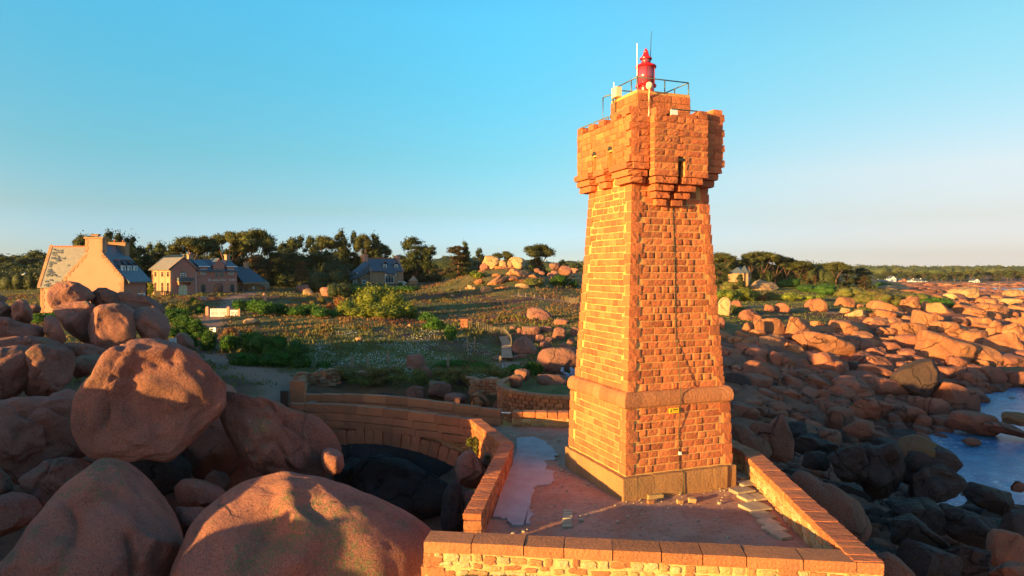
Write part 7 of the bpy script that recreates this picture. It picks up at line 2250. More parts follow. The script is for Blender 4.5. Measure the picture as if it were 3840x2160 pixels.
def cover(name, n, px0, px1, y0, y1, hgt, mat, seed, blades=6, wid=.05, clump=.3, mask=None):
    r = np.random.default_rng(seed)
    Y = np.exp(r.uniform(math.log(y0), math.log(y1), n)); px = r.uniform(px0, px1, n); x = (px - 1920) / FOC * Y
    keep = np.ones(n, bool)
    keep &= rockiness(x, Y) < .35
    keep &= ~inside([(-13, 28), (11, 28), (11, 46), (-13, 40)], x, Y)
    for pts, w in TR: keep &= seg_dist(x, Y, pts) > w * .85
    if mask is not None: keep &= mask(x, Y)
    x, Y = x[keep], Y[keep]
    z = ground_z(x, Y)
    c = np.stack([x, Y, z], 1)
    sc = (.75 + Y / 260)
    B = np.repeat(c, blades, 0); S_ = np.repeat(sc, blades)
    m_ = len(B)
    B[:, 0] += r.normal(0, clump, m_) * S_; B[:, 1] += r.normal(0, clump, m_) * S_
    a = r.uniform(0, 6.28, m_); w_ = wid * S_ * r.uniform(.6, 1.4, m_)
    h_ = hgt * S_ * r.uniform(.5, 1.3, m_)
    d = np.stack([np.cos(a), np.sin(a), a * 0], 1) * w_[:, None]
    tip = np.stack([r.normal(0, .35, m_), r.normal(0, .35, m_), np.ones(m_)], 1) * h_[:, None]
    V = np.stack([B - d - [0, 0, .03], B + d - [0, 0, .03], B + d * .6 + tip, B - d * .6 + tip * .9], 1).reshape(-1, 3)
    F = np.arange(4 * m_).reshape(m_, 4)
    tone = np.repeat(r.uniform(0, 1, m_), 4)
    return struct(link(name, fast_mesh(name, V, F, False, {'tone': ('POINT', tone)}), M[mat]), 'stuff')
patch = lambda s, th, sg: (lambda x, y: sg * fbm(np.stack([x * .06, y * .06, x * 0], 1), s, 3) > th)
cover('heather', 9000, -200, 2700, 44, 190, .17, 'lf_dry', 1, 7, .07, .35, patch(71, -.1, 1))
cover('rough_grass', 9000, -200, 2700, 44, 190, .15, 'lf_grass', 2, 7, .05, .35, patch(71, -.25, -1))
cover('rough_grass', 5000, 2600, 3700, 110, 300, .13, 'lf_grass', 3, 6, .06, .4)
cover('bramble_cover', 1500, -200, 2600, 50, 170, .32, 'lf_olive', 4, 16, .08, .40, patch(33, .25, 1))
cover('heather_tufts', 1500, -200, 2600, 55, 170, .26, 'lf_rust', 6, 12, .05, .3, patch(44, .35, 1))
r = np.random.default_rng(12)
fm_pts = poly_px([(1180, 1290), (1350, 1240), (1420, 1300), (1620, 1300), (1750, 1320), (2000, 1380), (1990, 1395), (1700, 1400), (1300, 1388), (1240, 1350)])
cx_ = []
while len(cx_) < 3400:
    px = r.uniform(1180, 2000); py = r.uniform(1225, 1398)
    low = np.interp(px, [1180, 1300, 1500, 1650, 1800, 2000], [1300, 1265, 1300, 1230, 1300, 1375])
    if py < low: continue
    Y = (EYE - .3) * FOC / (py - HOR); x = (px - 1920) / FOC * Y
    if fbm(np.array([[x * .35, Y * .35, 0]]), 5, 2)[0] < -.15 + .3 * r.random(): continue
    cx_.append((x, Y))
cx_ = np.array(cx_); z = ground_z(cx_[:, 0], cx_[:, 1]) + r.uniform(.08, .25, len(cx_))
V, F = leaves(np.column_stack([cx_, z]), .038, r)
struct(link('daisies', fast_mesh('daisies', V, F), M['petal']), 'stuff')
far = []
for k in range(110):
    px = r.uniform(1270, 1930); py = r.uniform(1385, 1440); c = P(px, py, r.uniform(46.5, 49.5)); far.append((*c, r.uniform(.25, .5), .35, r.uniform(.15, .3)))
V, F, t_ = cloud(far, 16000, .06, r, .5)
struct(link('cliff_plants', fast_mesh('cliff_plants', V, F, False, {'tone': ('POINT', t_)}), M['lf_olive']), 'stuff')

# ------------------------------------------------------------------ houses
class House:
    """local frame: o corner, u along the front (seen left to right), v inwards, heights in metres"""
    def __init__(self, name, label, cat, o, u, v, group=None):
        self.o = np.array([o[0], o[1], 0.0]); self.u = np.array([*u, 0.0]) / np.linalg.norm(u); self.v = np.array([*v, 0.0]) / np.linalg.norm(v)
        self.t = thing(name, label, cat, (o[0], o[1], o[2]), group)
        self.r = np.random.default_rng(sum(map(ord, label)))
    def p(self, a, b_, z): return self.o + self.u * a + self.v * b_ + ez * z
    def box(self, nm, a0, a1, b0, b1, z0, z1, mat, parent=None):
        mb = MB(); V = [self.p(a, b_, z) for z in (z0, z1) for a, b_ in ((a0, b0), (a1, b0), (a1, b1), (a0, b1))]
        mb.add(V, [(0, 3, 2, 1), (4, 5, 6, 7), (0, 1, 5, 4), (1, 2, 6, 5), (2, 3, 7, 6), (3, 0, 4, 7)])
        return link(nm, mb.mesh(nm), M[mat], parent or self.t)
    def poly(self, nm, pts, n, d, mat, parent=None):
        """pts are world points in one plane, thickened by d along n"""
        mb = MB(); k = len(pts); A = [np.array(q) for q in pts]; B = [q + np.array(n) * d for q in A]
        F = [tuple(range(k)), tuple(range(2 * k - 1, k - 1, -1))] + [(i, i + k, (i + 1) % k + k, (i + 1) % k) for i in range(k)]
        mb.add(A + B, F); return link(nm, mb.mesh(nm), M[mat], parent or self.t)
    def window(self, plane, c, z0, z1, w, arch=False, frame_m='white', pane='glass', bars=1, sill=True, shutters=False, fw=.06, out=.03):
        """plane 'f' front (b=0), 'l' left side (a=0), 'r' right side (a = self.W); c is the coordinate along it"""
        if plane == 'f': o, u, n = self.p(c, getattr(self, 'fb', 0), 0), self.u, -self.v
        elif plane == 'l': o, u, n = self.p(getattr(self, 'la', 0), c, 0), -self.v, -self.u
        else: o, u, n = self.p(self.W, c, 0), self.v, self.u
        o = o + n * out
        f = MB()
        h = z1 - z0
        for (x, y, a, b_) in ((0, z0 + fw / 2, w, fw), (-w / 2 + fw / 2, z0 + h / 2, fw, h), (w / 2 - fw / 2, z0 + h / 2, fw, h), (0, z1 - fw / 2, w, fw)):
            f.box(tuple(o + u * x + ez * y), (a, .06, b_), math.atan2(u[1], u[0]))
        for k in range(bars):
            f.box(tuple(o + u * (-w / 2 + w * (k + 1) / (bars + 1)) + ez * (z0 + h / 2)), (.045, .05, h), math.atan2(u[1], u[0]))
        f.box(tuple(o + ez * (z0 + h * .68)), (w, .05, .04), math.atan2(u[1], u[0]))
        win = link('window', f.mesh('window'), M[frame_m], self.t)
        g = MB()
        pl = [(-w / 2, z0), (w / 2, z0), (w / 2, z1)]
        if arch: pl += [(w / 2 * math.cos(t), z1 + w * .28 * math.sin(t)) for t in np.linspace(.3, math.pi - .3, 5)]
        pl += [(-w / 2, z1)]
        g.prism(pl, o - n * .02 , u, ez, -n, .02)
        link('pane', g.mesh('pane'), M[pane], win)
        if sill:
            s = MB(); s.box(tuple(o + ez * (z0 - .07)), (w + .24, .16, .12), math.atan2(u[1], u[0])); link('sill', s.mesh('sill'), M['house_stone'], win)
        if arch:
            for t in np.linspace(.15, math.pi - .15, 7):
                s = MB(); s.box(tuple(o + u * (w / 2 + .12) * math.cos(t) + ez * (z1 + (w * .28 + .14) * math.sin(t)) - n * .01), (.2, .05, .2), math.atan2(u[1], u[0])); link('arch_block', s.mesh('arch_block'), M['house_stone'], win)
        if shutters:
            for sg in (-1, 1):
                s = MB(); s.box(tuple(o + u * sg * (w / 2 + .17) + ez * (z0 + h / 2) + n * .02), (.3, .04, h), math.atan2(u[1], u[0])); link('shutter', s.mesh('shutter'), M['white'], win)
        return win
    def chimney(self, a, b_, w, d, z0, z1, mat='house_stone', pots=1):
        c = self.box('chimney', a - w / 2, a + w / 2, b_ - d / 2, b_ + d / 2, z0, z1, mat)
        self.box('cap', a - w / 2 - .08, a + w / 2 + .08, b_ - d / 2 - .08, b_ + d / 2 + .08, z1, z1 + .14, mat, c)
        for k in range(pots):
            mb = MB(); q = self.p(a - w * .25 + w * .5 * k / max(pots - 1, 1) if pots > 1 else a, b_, z1 + .12); mb.lathe(q, [(.13, 0), (.11, .2), (.10, .38)], 10); link('chimney_pot', mb.mesh('chimney_pot', True), M['ridge_tile'], c)
        return c

H = House('house', 'tall peach rendered house with a chimney gable edged in stone blocks', 'house', (-57.8, 88, 2.0), (1, 0), (0, 1))
gw = 7.75; ap = gw / 2; L1 = 5.6
gz = [(0, 0.5), (gw, 0.5), (gw, 6.72), (ap + 1.15, 9.9), (ap + 1.15, 9.95), (ap - 1.05, 9.95), (ap - 1.05, 9.9), (0, 6.72)]
H.poly('gable_wall', [H.p(a, 0, z) for a, z in gz], H.v, .45, 'render_peach')
ch = H.box('chimney', ap - 1.07, ap + 1.13, -.02, .95, 9.9, 11.75, 'render_peach')
H.box('cap', ap - 1.22, ap + 1.28, -.15, 1.1, 11.75, 11.98, 'house_stone', ch)
H.box('cowl', ap - .45, ap + .45, .2, .7, 12.1, 12.3, 'house_stone', ch)
H.box('cowl_top', ap - .6, ap + .6, .1, .8, 12.3, 12.36, 'wood_post', ch)
for k in range(5):
    z = 10.0 + .38 * k; w = .42 if k % 2 else .28
    H.box('corner_stone', ap - 1.09, ap - 1.09 + w, -.05, .5, z, z + .34, 'house_stone', ch); H.box('corner_stone', ap + 1.15 - w, ap + 1.15, -.05, .5, z, z + .34, 'house_stone', ch)
for k in range(11):
    f = (k + .5) / 11
    for sg in (-1, 1):
        a_e = (0 + f * (ap - 1.05)) if sg < 0 else gw - f * (gw - ap - 1.15)
        z = 6.72 + f * 3.2
        w = .50 if k % 2 else .36
        a0, a1 = (a_e - .08, a_e - .08 + w) if sg < 0 else (a_e + .08 - w, a_e + .08)
        H.box('corner_stone', a0, a1, -.04, .3, z - .28, z - .03, 'house_stone')
for k in range(13):
    z = .6 + .46 * k; w = .62 if k % 2 else .40
    H.box('corner_stone', gw - w + .03, gw + .03, -.04, .5, z, z + .42, 'house_stone')
    if k > 8: H.box('corner_stone', -.03, w - .03, -.04, .5, z, z + .42, 'house_stone')
H.box('side_wall', gw - .3, gw, .45, L1, .5, 6.6, 'render_pink')
H.box('rear_wall', 0, gw, L1 - .3, L1, .5, 6.6, 'render_pink')
H.box('side_wall', 0, .3, .45, L1, .5, 6.6, 'render_pink')
rz_ = 10.9
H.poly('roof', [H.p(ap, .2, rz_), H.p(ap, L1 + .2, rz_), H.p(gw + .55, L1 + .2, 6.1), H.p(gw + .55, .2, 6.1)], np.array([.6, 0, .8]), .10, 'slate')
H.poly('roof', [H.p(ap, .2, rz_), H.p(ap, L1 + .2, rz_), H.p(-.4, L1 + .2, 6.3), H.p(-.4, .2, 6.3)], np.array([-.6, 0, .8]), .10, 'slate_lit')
for k in range(14): H.box('ridge_tile', ap - .12, ap + .12, .9 + k * .41, 1.29 + k * .41, rz_ + .06, rz_ + .24, 'ridge_tile')
H.chimney(ap + .15, L1 - .2, 2.3, 1.0, 8.9, 11.35, 'house_stone', 2)
H.box('eaves_gutter', gw + .5, gw + .62, .2, L1 + .2, 6.0, 6.1, 'steel')
for k in range(3):
    b0 = 1.3 + k * 1.4; ax = gw - .75
    H.box('dormer_wall', ax - 1.7, ax, b0 - .48, b0 + .48, 6.9, 8.35, 'slate')
    H.poly('dormer_roof', [H.p(ax - 2.6, b0 - .65, 8.35), H.p(ax + .12, b0 - .65, 8.30), H.p(ax - .5, b0, 9.0), H.p(ax - 2.6, b0, 9.0)], -H.v, .05, 'slate')
    H.poly('dormer_roof', [H.p(ax - 2.6, b0 + .65, 8.35), H.p(ax + .12, b0 + .65, 8.30), H.p(ax - .5, b0, 9.0), H.p(ax - 2.6, b0, 9.0)], H.v, .05, 'slate')
    H.box('dormer_ridge', ax - 2.6, ax - .5, b0 - .08, b0 + .08, 9.0, 9.1, 'ridge_tile')
    H.W = ax; H.window('r', b0, 7.0, 8.3, .75, sill=False, fw=.12)
    H.box('dormer_frame', ax - .1, ax + .03, b0 - .50, b0 - .38, 6.9, 8.35, 'white')
H.W = gw
for k in range(3): H.window('r', 1.2 + k * 1.5, 2.6, 4.6, .9, arch=True, shutters=True)
wl_, wf, wr = -8.3, 1.35, 3.5
H.box('wing_wall', -3.6, .02, wf, wf + .4, 1.2, 5.45, 'render_peach')
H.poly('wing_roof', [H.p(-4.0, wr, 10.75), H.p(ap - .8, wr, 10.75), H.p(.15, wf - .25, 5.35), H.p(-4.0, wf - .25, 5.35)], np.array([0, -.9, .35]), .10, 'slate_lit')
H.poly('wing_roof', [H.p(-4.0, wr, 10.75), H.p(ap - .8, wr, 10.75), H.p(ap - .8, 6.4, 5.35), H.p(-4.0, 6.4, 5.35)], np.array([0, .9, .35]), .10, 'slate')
H.poly('end_wall', [H.p(-3.95, wf, 1.2), H.p(-3.95, 6.0, 1.2), H.p(-3.95, 6.0, 5.6), H.p(-3.95, wr, 10.6), H.p(-3.95, wf, 5.4)], H.u, .4, 'render_peach')
for k in range(12):
    f0 = k / 12; f1 = (k + .94) / 12
    a, b_ = H.p(-4.15, wf - .3 + (wr - wf + .3) * f0, 5.35 + 5.5 * f0), H.p(-4.15, wf - .3 + (wr - wf + .3) * f1, 5.35 + 5.5 * f1)
    mb = MB(); mb.add([a, b_, b_ + ez * .28, a + ez * .28, a + H.u * .42, b_ + H.u * .42, b_ + H.u * .42 + ez * .28, a + H.u * .42 + ez * .28], [(0, 1, 2, 3), (4, 7, 6, 5), (0, 4, 5, 1), (3, 2, 6, 7), (1, 5, 6, 2), (0, 3, 7, 4)])
    link('verge_stone', mb.mesh('verge_stone'), M['house_stone'], H.t)
for k in range(16): H.box('ridge_tile', -3.7 + k * .44, -3.3 + k * .44, wr - .13, wr + .13, 10.78, 10.96, 'ridge_tile') if k < 14 else None
for k in range(9):
    z = 1.3 + .46 * k; w = .55 if k % 2 else .34
    H.box('corner_stone', -3.93, -3.93 + w, wf - .04, wf + .3, z, z + .40, 'house_stone')
for k in range(60):
    f = H.r.uniform(.02, .95); a = -3.6 + H.r.exponential(.5) + (1 - f) * .2
    if a > 1.5 * f - .8: continue
    if f < .12: a = H.r.uniform(-3.4, -1.2)
    c0 = H.p(a, wf - .25 + (wr - wf + .25) * f - .20, 5.35 + 5.4 * f + .05)
    sl = np.array([0, (wr - wf + .25), 5.4]); sl /= np.linalg.norm(sl)
    mb = MB(); w, h_ = H.r.uniform(.15, .5), H.r.uniform(.10, .22)
    mb.add([c0, c0 + H.u * w, c0 + H.u * w + sl * h_, c0 + sl * h_], [(0, 1, 2, 3)]); link('mossy_slate', mb.mesh('mossy_slate'), M['slate'], H.t)

u2, v2 = (.6, .8), (-.8, .6)
H = House('house', 'pink and cream house with a gabled balcony front and white lettering', 'house', (-59, 118, 2.6), u2, v2)
GW, GD = 4.5, 6.8
H.box('side_wall', 0, .3, 0, GD, 1.5, 8.0, 'render_cream')
H.poly('gable_wall', [H.p(.3, 0, 1.5), H.p(GW, 0, 1.5), H.p(GW, 0, 8.0), H.p(GW / 2, 0, 9.95), H.p(.3, 0, 8.15)], H.v, .3, 'render_pink')
H.box('rear_wall', 0, GW, GD - .3, GD, 1.5, 8.0, 'render_pink')
s1 = np.array([*(-H.u[:2] * .6), .8])
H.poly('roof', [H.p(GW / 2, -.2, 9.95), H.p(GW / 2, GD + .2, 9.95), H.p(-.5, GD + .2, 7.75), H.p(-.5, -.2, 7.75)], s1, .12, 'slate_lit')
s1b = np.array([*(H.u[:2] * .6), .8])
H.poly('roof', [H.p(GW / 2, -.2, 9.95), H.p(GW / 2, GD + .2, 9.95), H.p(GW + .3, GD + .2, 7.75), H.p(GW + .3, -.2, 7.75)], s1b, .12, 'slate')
for sg, (a0, z0_, a1, z1_) in ((-1, (-.55, 7.75, GW / 2, 10.05)), (1, (GW + .3, 7.75, GW / 2, 10.05))):
    mb = MB(); A, B = H.p(a0, -.28, z0_), H.p(a1, -.28, z1_); mb.add([A, B, B + ez * .2, A + ez * .2, A + H.v * .2, B + H.v * .2, B + H.v * .2 + ez * .2, A + H.v * .2 + ez * .2], [(0, 1, 2, 3), (4, 7, 6, 5), (0, 4, 5, 1), (3, 2, 6, 7), (1, 5, 6, 2), (0, 3, 7, 4)])
    link('verge', mb.mesh('verge'), M['render_cream'], H.t)
mb = MB(); mb.lathe(H.p(GW / 2, -.1, 10.1), [(.12, 0), (.06, .2), (.09, .3), (.02, .5)], 8); link('finial', mb.mesh('finial'), M['house_stone'], H.t)
H.la = 0
for k, b_ in enumerate((.9, 2.9, 5.4)): H.window('l', b_, 6.6, 7.5, .7, bars=0, sill=False, frame_m='render_pink')
for k, b_ in enumerate((.9, 2.9, 5.4)): H.window('l', b_, 3.6, 5.6, .7, bars=0, sill=False, frame_m='render_pink')
for b_ in (.08, 1.9, 4.1, 6.3): H.box('pilaster', -.07, -.002, b_, b_ + .22, 1.5, 7.7, 'render_cream')
H.window('f', 2.2, 6.05, 7.25, .95, arch=True)
M['glass_warm'] = simple_mat('window_with_warm_reflection', (0.62, 0.50, 0.26), (0.50, 0.40, 0.22), .8, .3)  # warm reflected light put into the pane colour
H.window('f', 2.15, 3.45, 4.9, 1.45, arch=True, pane='glass_warm', bars=2)
bal = H.box('balcony', .95, 3.6, -.95, -.02, 5.65, 5.85, 'house_stone')
H.box('parapet', .95, 3.6, -.97, -.89, 5.85, 6.45, 'slate', bal); H.box('parapet', .95, 1.03, -.88, -.02, 5.85, 6.45, 'slate', bal); H.box('parapet', 3.52, 3.6, -.88, -.02, 5.85, 6.45, 'slate', bal)
H.box('bracket', 1.1, 1.35, -.7, -.02, 5.2, 5.64, 'house_stone', bal); H.box('bracket', 3.2, 3.45, -.7, -.02, 5.2, 5.64, 'house_stone', bal)
W0, W1, WB = GW, 12.6, 5.2
H.box('wing_wall', W0 + .002, W1, .25, .55, 1.5, 7.62, 'render_pink')
H.poly('end_wall', [H.p(W1 - .3, .56, 1.5), H.p(W1 - .3, WB, 1.5), H.p(W1 - .3, WB, 7.6), H.p(W1 - .3, WB / 2 + .1, 9.6), H.p(W1 - .3, .56, 7.65)], H.u, .3, 'render_pink')
s2 = np.array([*(-H.v[:2] * .6), .8])
H.poly('roof', [H.p(W0 - 1.2, WB / 2 + .1, 9.65), H.p(W1 + .15, WB / 2 + .1, 9.65), H.p(W1 + .15, -.1, 7.5), H.p(W0 + .31, -.1, 7.5)], s2, .12, 'slate')
H.poly('roof', [H.p(W0 - 1.2, WB / 2 + .1, 9.65), H.p(W1 + .15, WB / 2 + .1, 9.65), H.p(W1 + .15, WB + .3, 7.5), H.p(W0 + .31, WB + .3, 7.5)], -s2 * np.array([1, 1, -1]), .12, 'slate')
H.fb = .25
for c, w in ((6.0, .85), (8.9, 1.75), (11.6, .8)): H.window('f', c, 3.75, 4.95, w, arch=True, frame_m='steel', bars=0 if w < 1 else 2)
for c in (6.0, 11.3):
    H.box('dormer_wall', c - .75, c + .75, .2, 2.0, 7.4, 8.45, 'render_pink')
    H.poly('dormer_roof', [H.p(c - 1.1, -.15, 8.45), H.p(c + 1.1, -.15, 8.45), H.p(c + .9, 2.4, 9.5), H.p(c - .9, 2.4, 9.5)], ez, .10, 'slate')
    H.box('dormer_fascia', c - 1.1, c + 1.1, -.2, -.12, 8.38, 8.52, 'white')
    H.fb = .2; H.window('f', c, 7.0, 8.0, 1.0, frame_m='white', sill=False)
H.box('dormer_wall', 7.9, 10.0, .1, 2.4, 6.2, 8.55, 'render_pink')
H.poly('dormer_gable', [H.p(7.75, .08, 8.5), H.p(10.15, .08, 8.5), H.p(8.95, .08, 9.95)], H.v, .3, 'render_pink')
for sg in (-1, 1): H.poly('dormer_roof', [H.p(8.95, .2, 9.95), H.p(8.95, 2.9, 9.95), H.p(8.95 + sg * 1.25, 2.4, 8.5), H.p(8.95 + sg * 1.25, .2, 8.5)], ez, .08, 'slate')
H.fb = .1
for c in (8.45, 9.45): H.window('f', c, 6.5, 8.1, .6, frame_m='steel', sill=False)
H.chimney(W0 + .5, 3.0, .8, .7, 8.6, 10.5, 'render_cream'); H.chimney(W1 - .5, 2.8, .7, .8, 8.6, 10.6, 'render_cream', 0)
mb = MB(); mb.tube([H.p(W0 + .1, .15, 7.6), H.p(W0 + .1, .15, 2.0)], .05, 6); link('downpipe', mb.mesh('downpipe'), M['white'], H.t)
mb = MB(); mb.tube([H.p(7.3, .15, 7.6), H.p(7.25, .15, 6.9), H.p(W0 + .2, .15, 6.5)], .04, 6); link('downpipe', mb.mesh('downpipe'), M['steel'], H.t)
mb = MB(); mb.tube([H.p(10.3, .15, 7.6), H.p(10.35, .15, 6.9), H.p(W1 - .2, .15, 6.5)], .04, 6); link('downpipe', mb.mesh('downpipe'), M['steel'], H.t)
text_mesh('lettering', 'MAISON DU LITTORAL', .42, .02, M['white'], H.p(9.0, .20, 5.95), H.u, ez, .62, H.t)
text_mesh('lettering', 'TI AR ARVOR', .36, .02, M['white'], H.p(11.55, .20, 5.95), H.u, ez, .62, H.t)
for k in range(5):
    t = 2 * math.pi * k / 5 + .3
    mb = MB(); mb.box(tuple(H.p(7.15 + .16 * math.cos(t), .20, 5.98 + .17 * math.sin(t))), (.12, .03, .12), math.atan2(.8, .6)); link('star_petal', mb.mesh('star_petal'), M['white'], H.t)
H.box('stair_base', -1.6, 0, .2, 2.4, .8, 3.2, 'render_cream'); H.box('stair_top', -1.7, 0, .1, 2.5, 3.2, 3.34, 'house_stone')
st_ = thing('terrace_railing', 'dark wooden balustrade of the raised terrace at the cream house corner', 'railing', tuple(H.p(-1, 0, 3.3)))
for k in range(22):
    f = k / 21
    q = H.p(-1.65, 2.3 - 2.2 * min(f * 2, 1), 3.34) if f < .5 else H.p(-1.65 + (f - .5) * 2 * 4.2, .1, 3.34 - max(0, f - .62) * 2.6)
    mb = MB(); mb.box(tuple(q + ez * .4), (.09, .09, .8)); link('baluster', mb.mesh('baluster'), M['wood_dark'], st_)
mb = MB(); mb.tube([H.p(-1.65, 2.3, 4.16), H.p(-1.65, .1, 4.16), H.p(-.65, .1, 4.16), H.p(2.55, .1, 3.2)], .07, 6); link('handrail', mb.mesh('handrail'), M['wood_dark'], st_)
H = House('annexe', 'low annexe with a steep dark slate roof right of the pink wing', 'building', (-52.3, 131.6, 3.4), u2, v2)
H.poly('roof', [H.p(0, 3.2, 8.4), H.p(3.4, 3.2, 8.4), H.p(5.4, -.9, 5.35), H.p(-.1, -.9, 5.35)], s2, .12, 'slate')
H.poly('roof', [H.p(3.4, 3.2, 8.4), H.p(5.4, -.9, 5.35), H.p(5.4, 6, 5.35)], np.array([*H.u[:2], .4]), .1, 'slate')
H.poly('roof', [H.p(0, 3.2, 8.4), H.p(3.4, 3.2, 8.4), H.p(5.4, 6, 5.35), H.p(-.1, 6, 5.35)], ez, .1, 'slate')
H.box('fascia', -.1, 5.4, -.98, -.90, 5.2, 5.4, 'render_cream'); H.box('wall', .1, 5.1, 1.3, 5.6, 2.9, 5.3, 'house_stone')
H.box('door', .5, 1.2, 1.22, 1.3, 3.2, 5.1, 'glass'); H.box('door', 1.6, 2.3, 1.22, 1.3, 3.2, 5.1, 'glass'); H.box('notice', 3.3, 3.7, 1.2, 1.29, 4.1, 4.6, 'white'); H.box('post', 5.0, 5.2, -.7, -.5, 2.9, 5.2, 'render_cream')
H.chimney(3.0, 3.0, .7, .6, 7.6, 9.2, 'render_cream')

H = House('house', 'stone house with a steep blue slate roof, two gable chimneys and a broad front window', 'house', (-37.4, 180, 3.7), (.8, .6), (-.6, .8))
HW, HD = 9.8, 6.5
H.box('front_wall', 0, HW, 0, .4, 2.8, 7.75, 'house_stone')
for a in (0, HW - .4): H.poly('gable_wall', [H.p(a, .41, 2.8), H.p(a, HD, 2.8), H.p(a, HD, 7.7), H.p(a, HD / 2, 11.1), H.p(a, .41, 7.8)], H.u, .4, 'house_stone')
nr_ = np.array([*(-H.v[:2] * .6), .8])
H.poly('roof', [H.p(.1, HD / 2, 11.0), H.p(HW - .1, HD / 2, 11.0), H.p(HW - .1, -.35, 7.55), H.p(.1, -.35, 7.55)], nr_, .12, 'slate')
H.poly('roof', [H.p(.1, HD / 2, 11.0), H.p(HW - .1, HD / 2, 11.0), H.p(HW - .1, HD + .35, 7.55), H.p(.1, HD + .35, 7.55)], ez, .12, 'slate')
for a in (-.1, HW - .35):
    mb = MB(); A, B = H.p(a, -.4, 7.55), H.p(a, HD / 2, 11.15); mb.add([A, B, B + ez * .25, A + ez * .25, A + H.u * .4, B + H.u * .4, B + H.u * .4 + ez * .25, A + H.u * .4 + ez * .25], [(0, 1, 2, 3), (4, 7, 6, 5), (0, 4, 5, 1), (3, 2, 6, 7), (1, 5, 6, 2), (0, 3, 7, 4)])
    link('verge_stone', mb.mesh('verge'), M['render_peach'], H.t)
for k in range(15): H.box('ridge_tile', .4 + k * .6, .95 + k * .6, HD / 2 - .12, HD / 2 + .12, 11.05, 11.25, 'ridge_tile')
H.chimney(.1, HD / 2, .9, 1.3, 10.2, 12.0, 'render_peach', 0); H.chimney(HW - .1, HD / 2, .9, 1.3, 10.2, 11.8, 'render_peach', 0)
H.window('f', 5.6, 4.5, 6.75, 2.6, bars=2, fw=.12); H.box('lintel', 4.0, 7.2, -.15, 0, 6.85, 7.15, 'house_stone')
H.window('f', -1.6, 4.4, 5.5, 1.1, arch=True, fw=.12) if False else None
H.poly('canopy', [H.p(4.0, -1.0, 7.05), H.p(7.3, -1.0, 7.05), H.p(6.6, .4, 8.4), H.p(4.6, .4, 8.4)], ez, .10, 'slate')
for a in (4.2, 7.0): H.box('bracket', a, a + .15, -.8, 0, 6.4, 7.0, 'white')
for c in (4.6, 7.9):
    H.box('dormer_wall', c - .5, c + .5, .6, 2.4, 8.3, 9.6, 'slate')
    for sg in (-1, 1): H.poly('dormer_roof', [H.p(c, .4, 10.2), H.p(c, 2.6, 10.2), H.p(c + sg * .7, 2.6, 9.5), H.p(c + sg * .7, .4, 9.5)], ez, .06, 'slate')
    H.fb = .6; H.window('f', c, 8.4, 9.5, .95, bars=0, sill=False, fw=.13)
    H.box('dormer_ridge', c - .15, c + .15, .4, .8, 10.2, 10.4, 'ridge_tile')
H.box('lean_to_wall', -4.6, -.01, .6, 5.5, 2.8, 5.6, 'house_stone'); H.box('lean_to_wall', -2.8, -.012, .3, .6, 2.8, 6.9, 'house_stone')
H.poly('lean_to_roof', [H.p(-.02, .2, 9.6), H.p(-.02, 3.2, 10.4), H.p(-5.2, 5.6, 5.3), H.p(-5.2, -.1, 5.3)], ez, .12, 'slate')
H.poly('lean_to_roof', [H.p(-.02, .2, 9.6), H.p(-5.2, -.1, 5.3), H.p(-3.2, .05, 5.9), H.p(-.02, .05, 7.6)], -H.v, .06, 'slate')
H.fb = .3; H.window('f', -1.6, 4.4, 5.4, 1.1, arch=True, fw=.12)
H.fb = .6; H.window('f', -4.0, 3.3, 5.2, .8, bars=0, fw=.12)
for c in (-3.7, -2.6):
    H.box('dormer_wall', c - .3, c + .3, .2, 1.6, 6.2, 7.4, 'slate'); H.fb = .2; H.window('f', c, 6.3, 7.3, .5, bars=0, sill=False, fw=.12)
g = hit(1548, 1069)
H = House('hut', 'tiny stone hut with a pale pyramid roof right of the stone house', 'hut', (g[0] - 1.0, g[1], g[2]), (1, 0), (0, 1))
H.box('wall', 0, 2, 0, 2, g[2] - .5, g[2] + 1.1, 'house_stone')
mb = MB(); mb.add([H.p(-.15, -.15, g[2] + 1.1), H.p(2.15, -.15, g[2] + 1.1), H.p(2.15, 2.15, g[2] + 1.1), H.p(-.15, 2.15, g[2] + 1.1), H.p(1, 1, g[2] + 2.5)], [(0, 1, 4), (1, 2, 4), (2, 3, 4), (3, 0, 4), (3, 2, 1, 0)])
link('roof', mb.mesh('roof'), M['render_cream'], H.t)
c = P(2790, 1062, 212)
H = House('villa', 'little granite villa with steep slate turrets among the pines right of the tower', 'house', (c[0], 212, c[2]), (.6, .8), (-.8, .6))
zb = c[2] - 1
H.box('wall', 0, 6.6, 0, 5, zb, 7.0, 'house_stone'); H.box('wall', .9, 3.2, -1.0, -.002, zb, 7.0, 'house_stone')
mb = MB(); mb.add([H.p(.7, -1.2, 7.0), H.p(3.4, -1.2, 7.0), H.p(3.4, 2, 7.0), H.p(.7, 2, 7.0), H.p(2.0, .5, 9.6)], [(0, 1, 4), (1, 2, 4), (2, 3, 4), (3, 0, 4), (3, 2, 1, 0)]); link('turret_roof', mb.mesh('turret_roof'), M['slate'], H.t)
mb = MB(); mb.add([H.p(2.5, -.3, 7.0), H.p(7.0, -.3, 7.0), H.p(7.0, 5.2, 7.0), H.p(-.2, 5.2, 7.0), H.p(-.2, -.3, 7.0), H.p(1.6, 2.5, 9.0), H.p(5.2, 2.5, 9.0)], [(0, 1, 6, 5), (1, 2, 6), (2, 3, 5, 6), (3, 4, 5), (4, 0, 5), (4, 3, 2, 1, 0)]); link('roof', mb.mesh('roof'), M['slate'], H.t)
H.fb = -1.0; H.window('f', 1.5, 4.7, 5.9, .8, bars=0, fw=.14); H.fb = 0
H.window('f', 4.4, 4.6, 5.9, .45, bars=0, fw=.12); H.window('f', 5.6, 4.6, 5.9, .8, fw=.12)
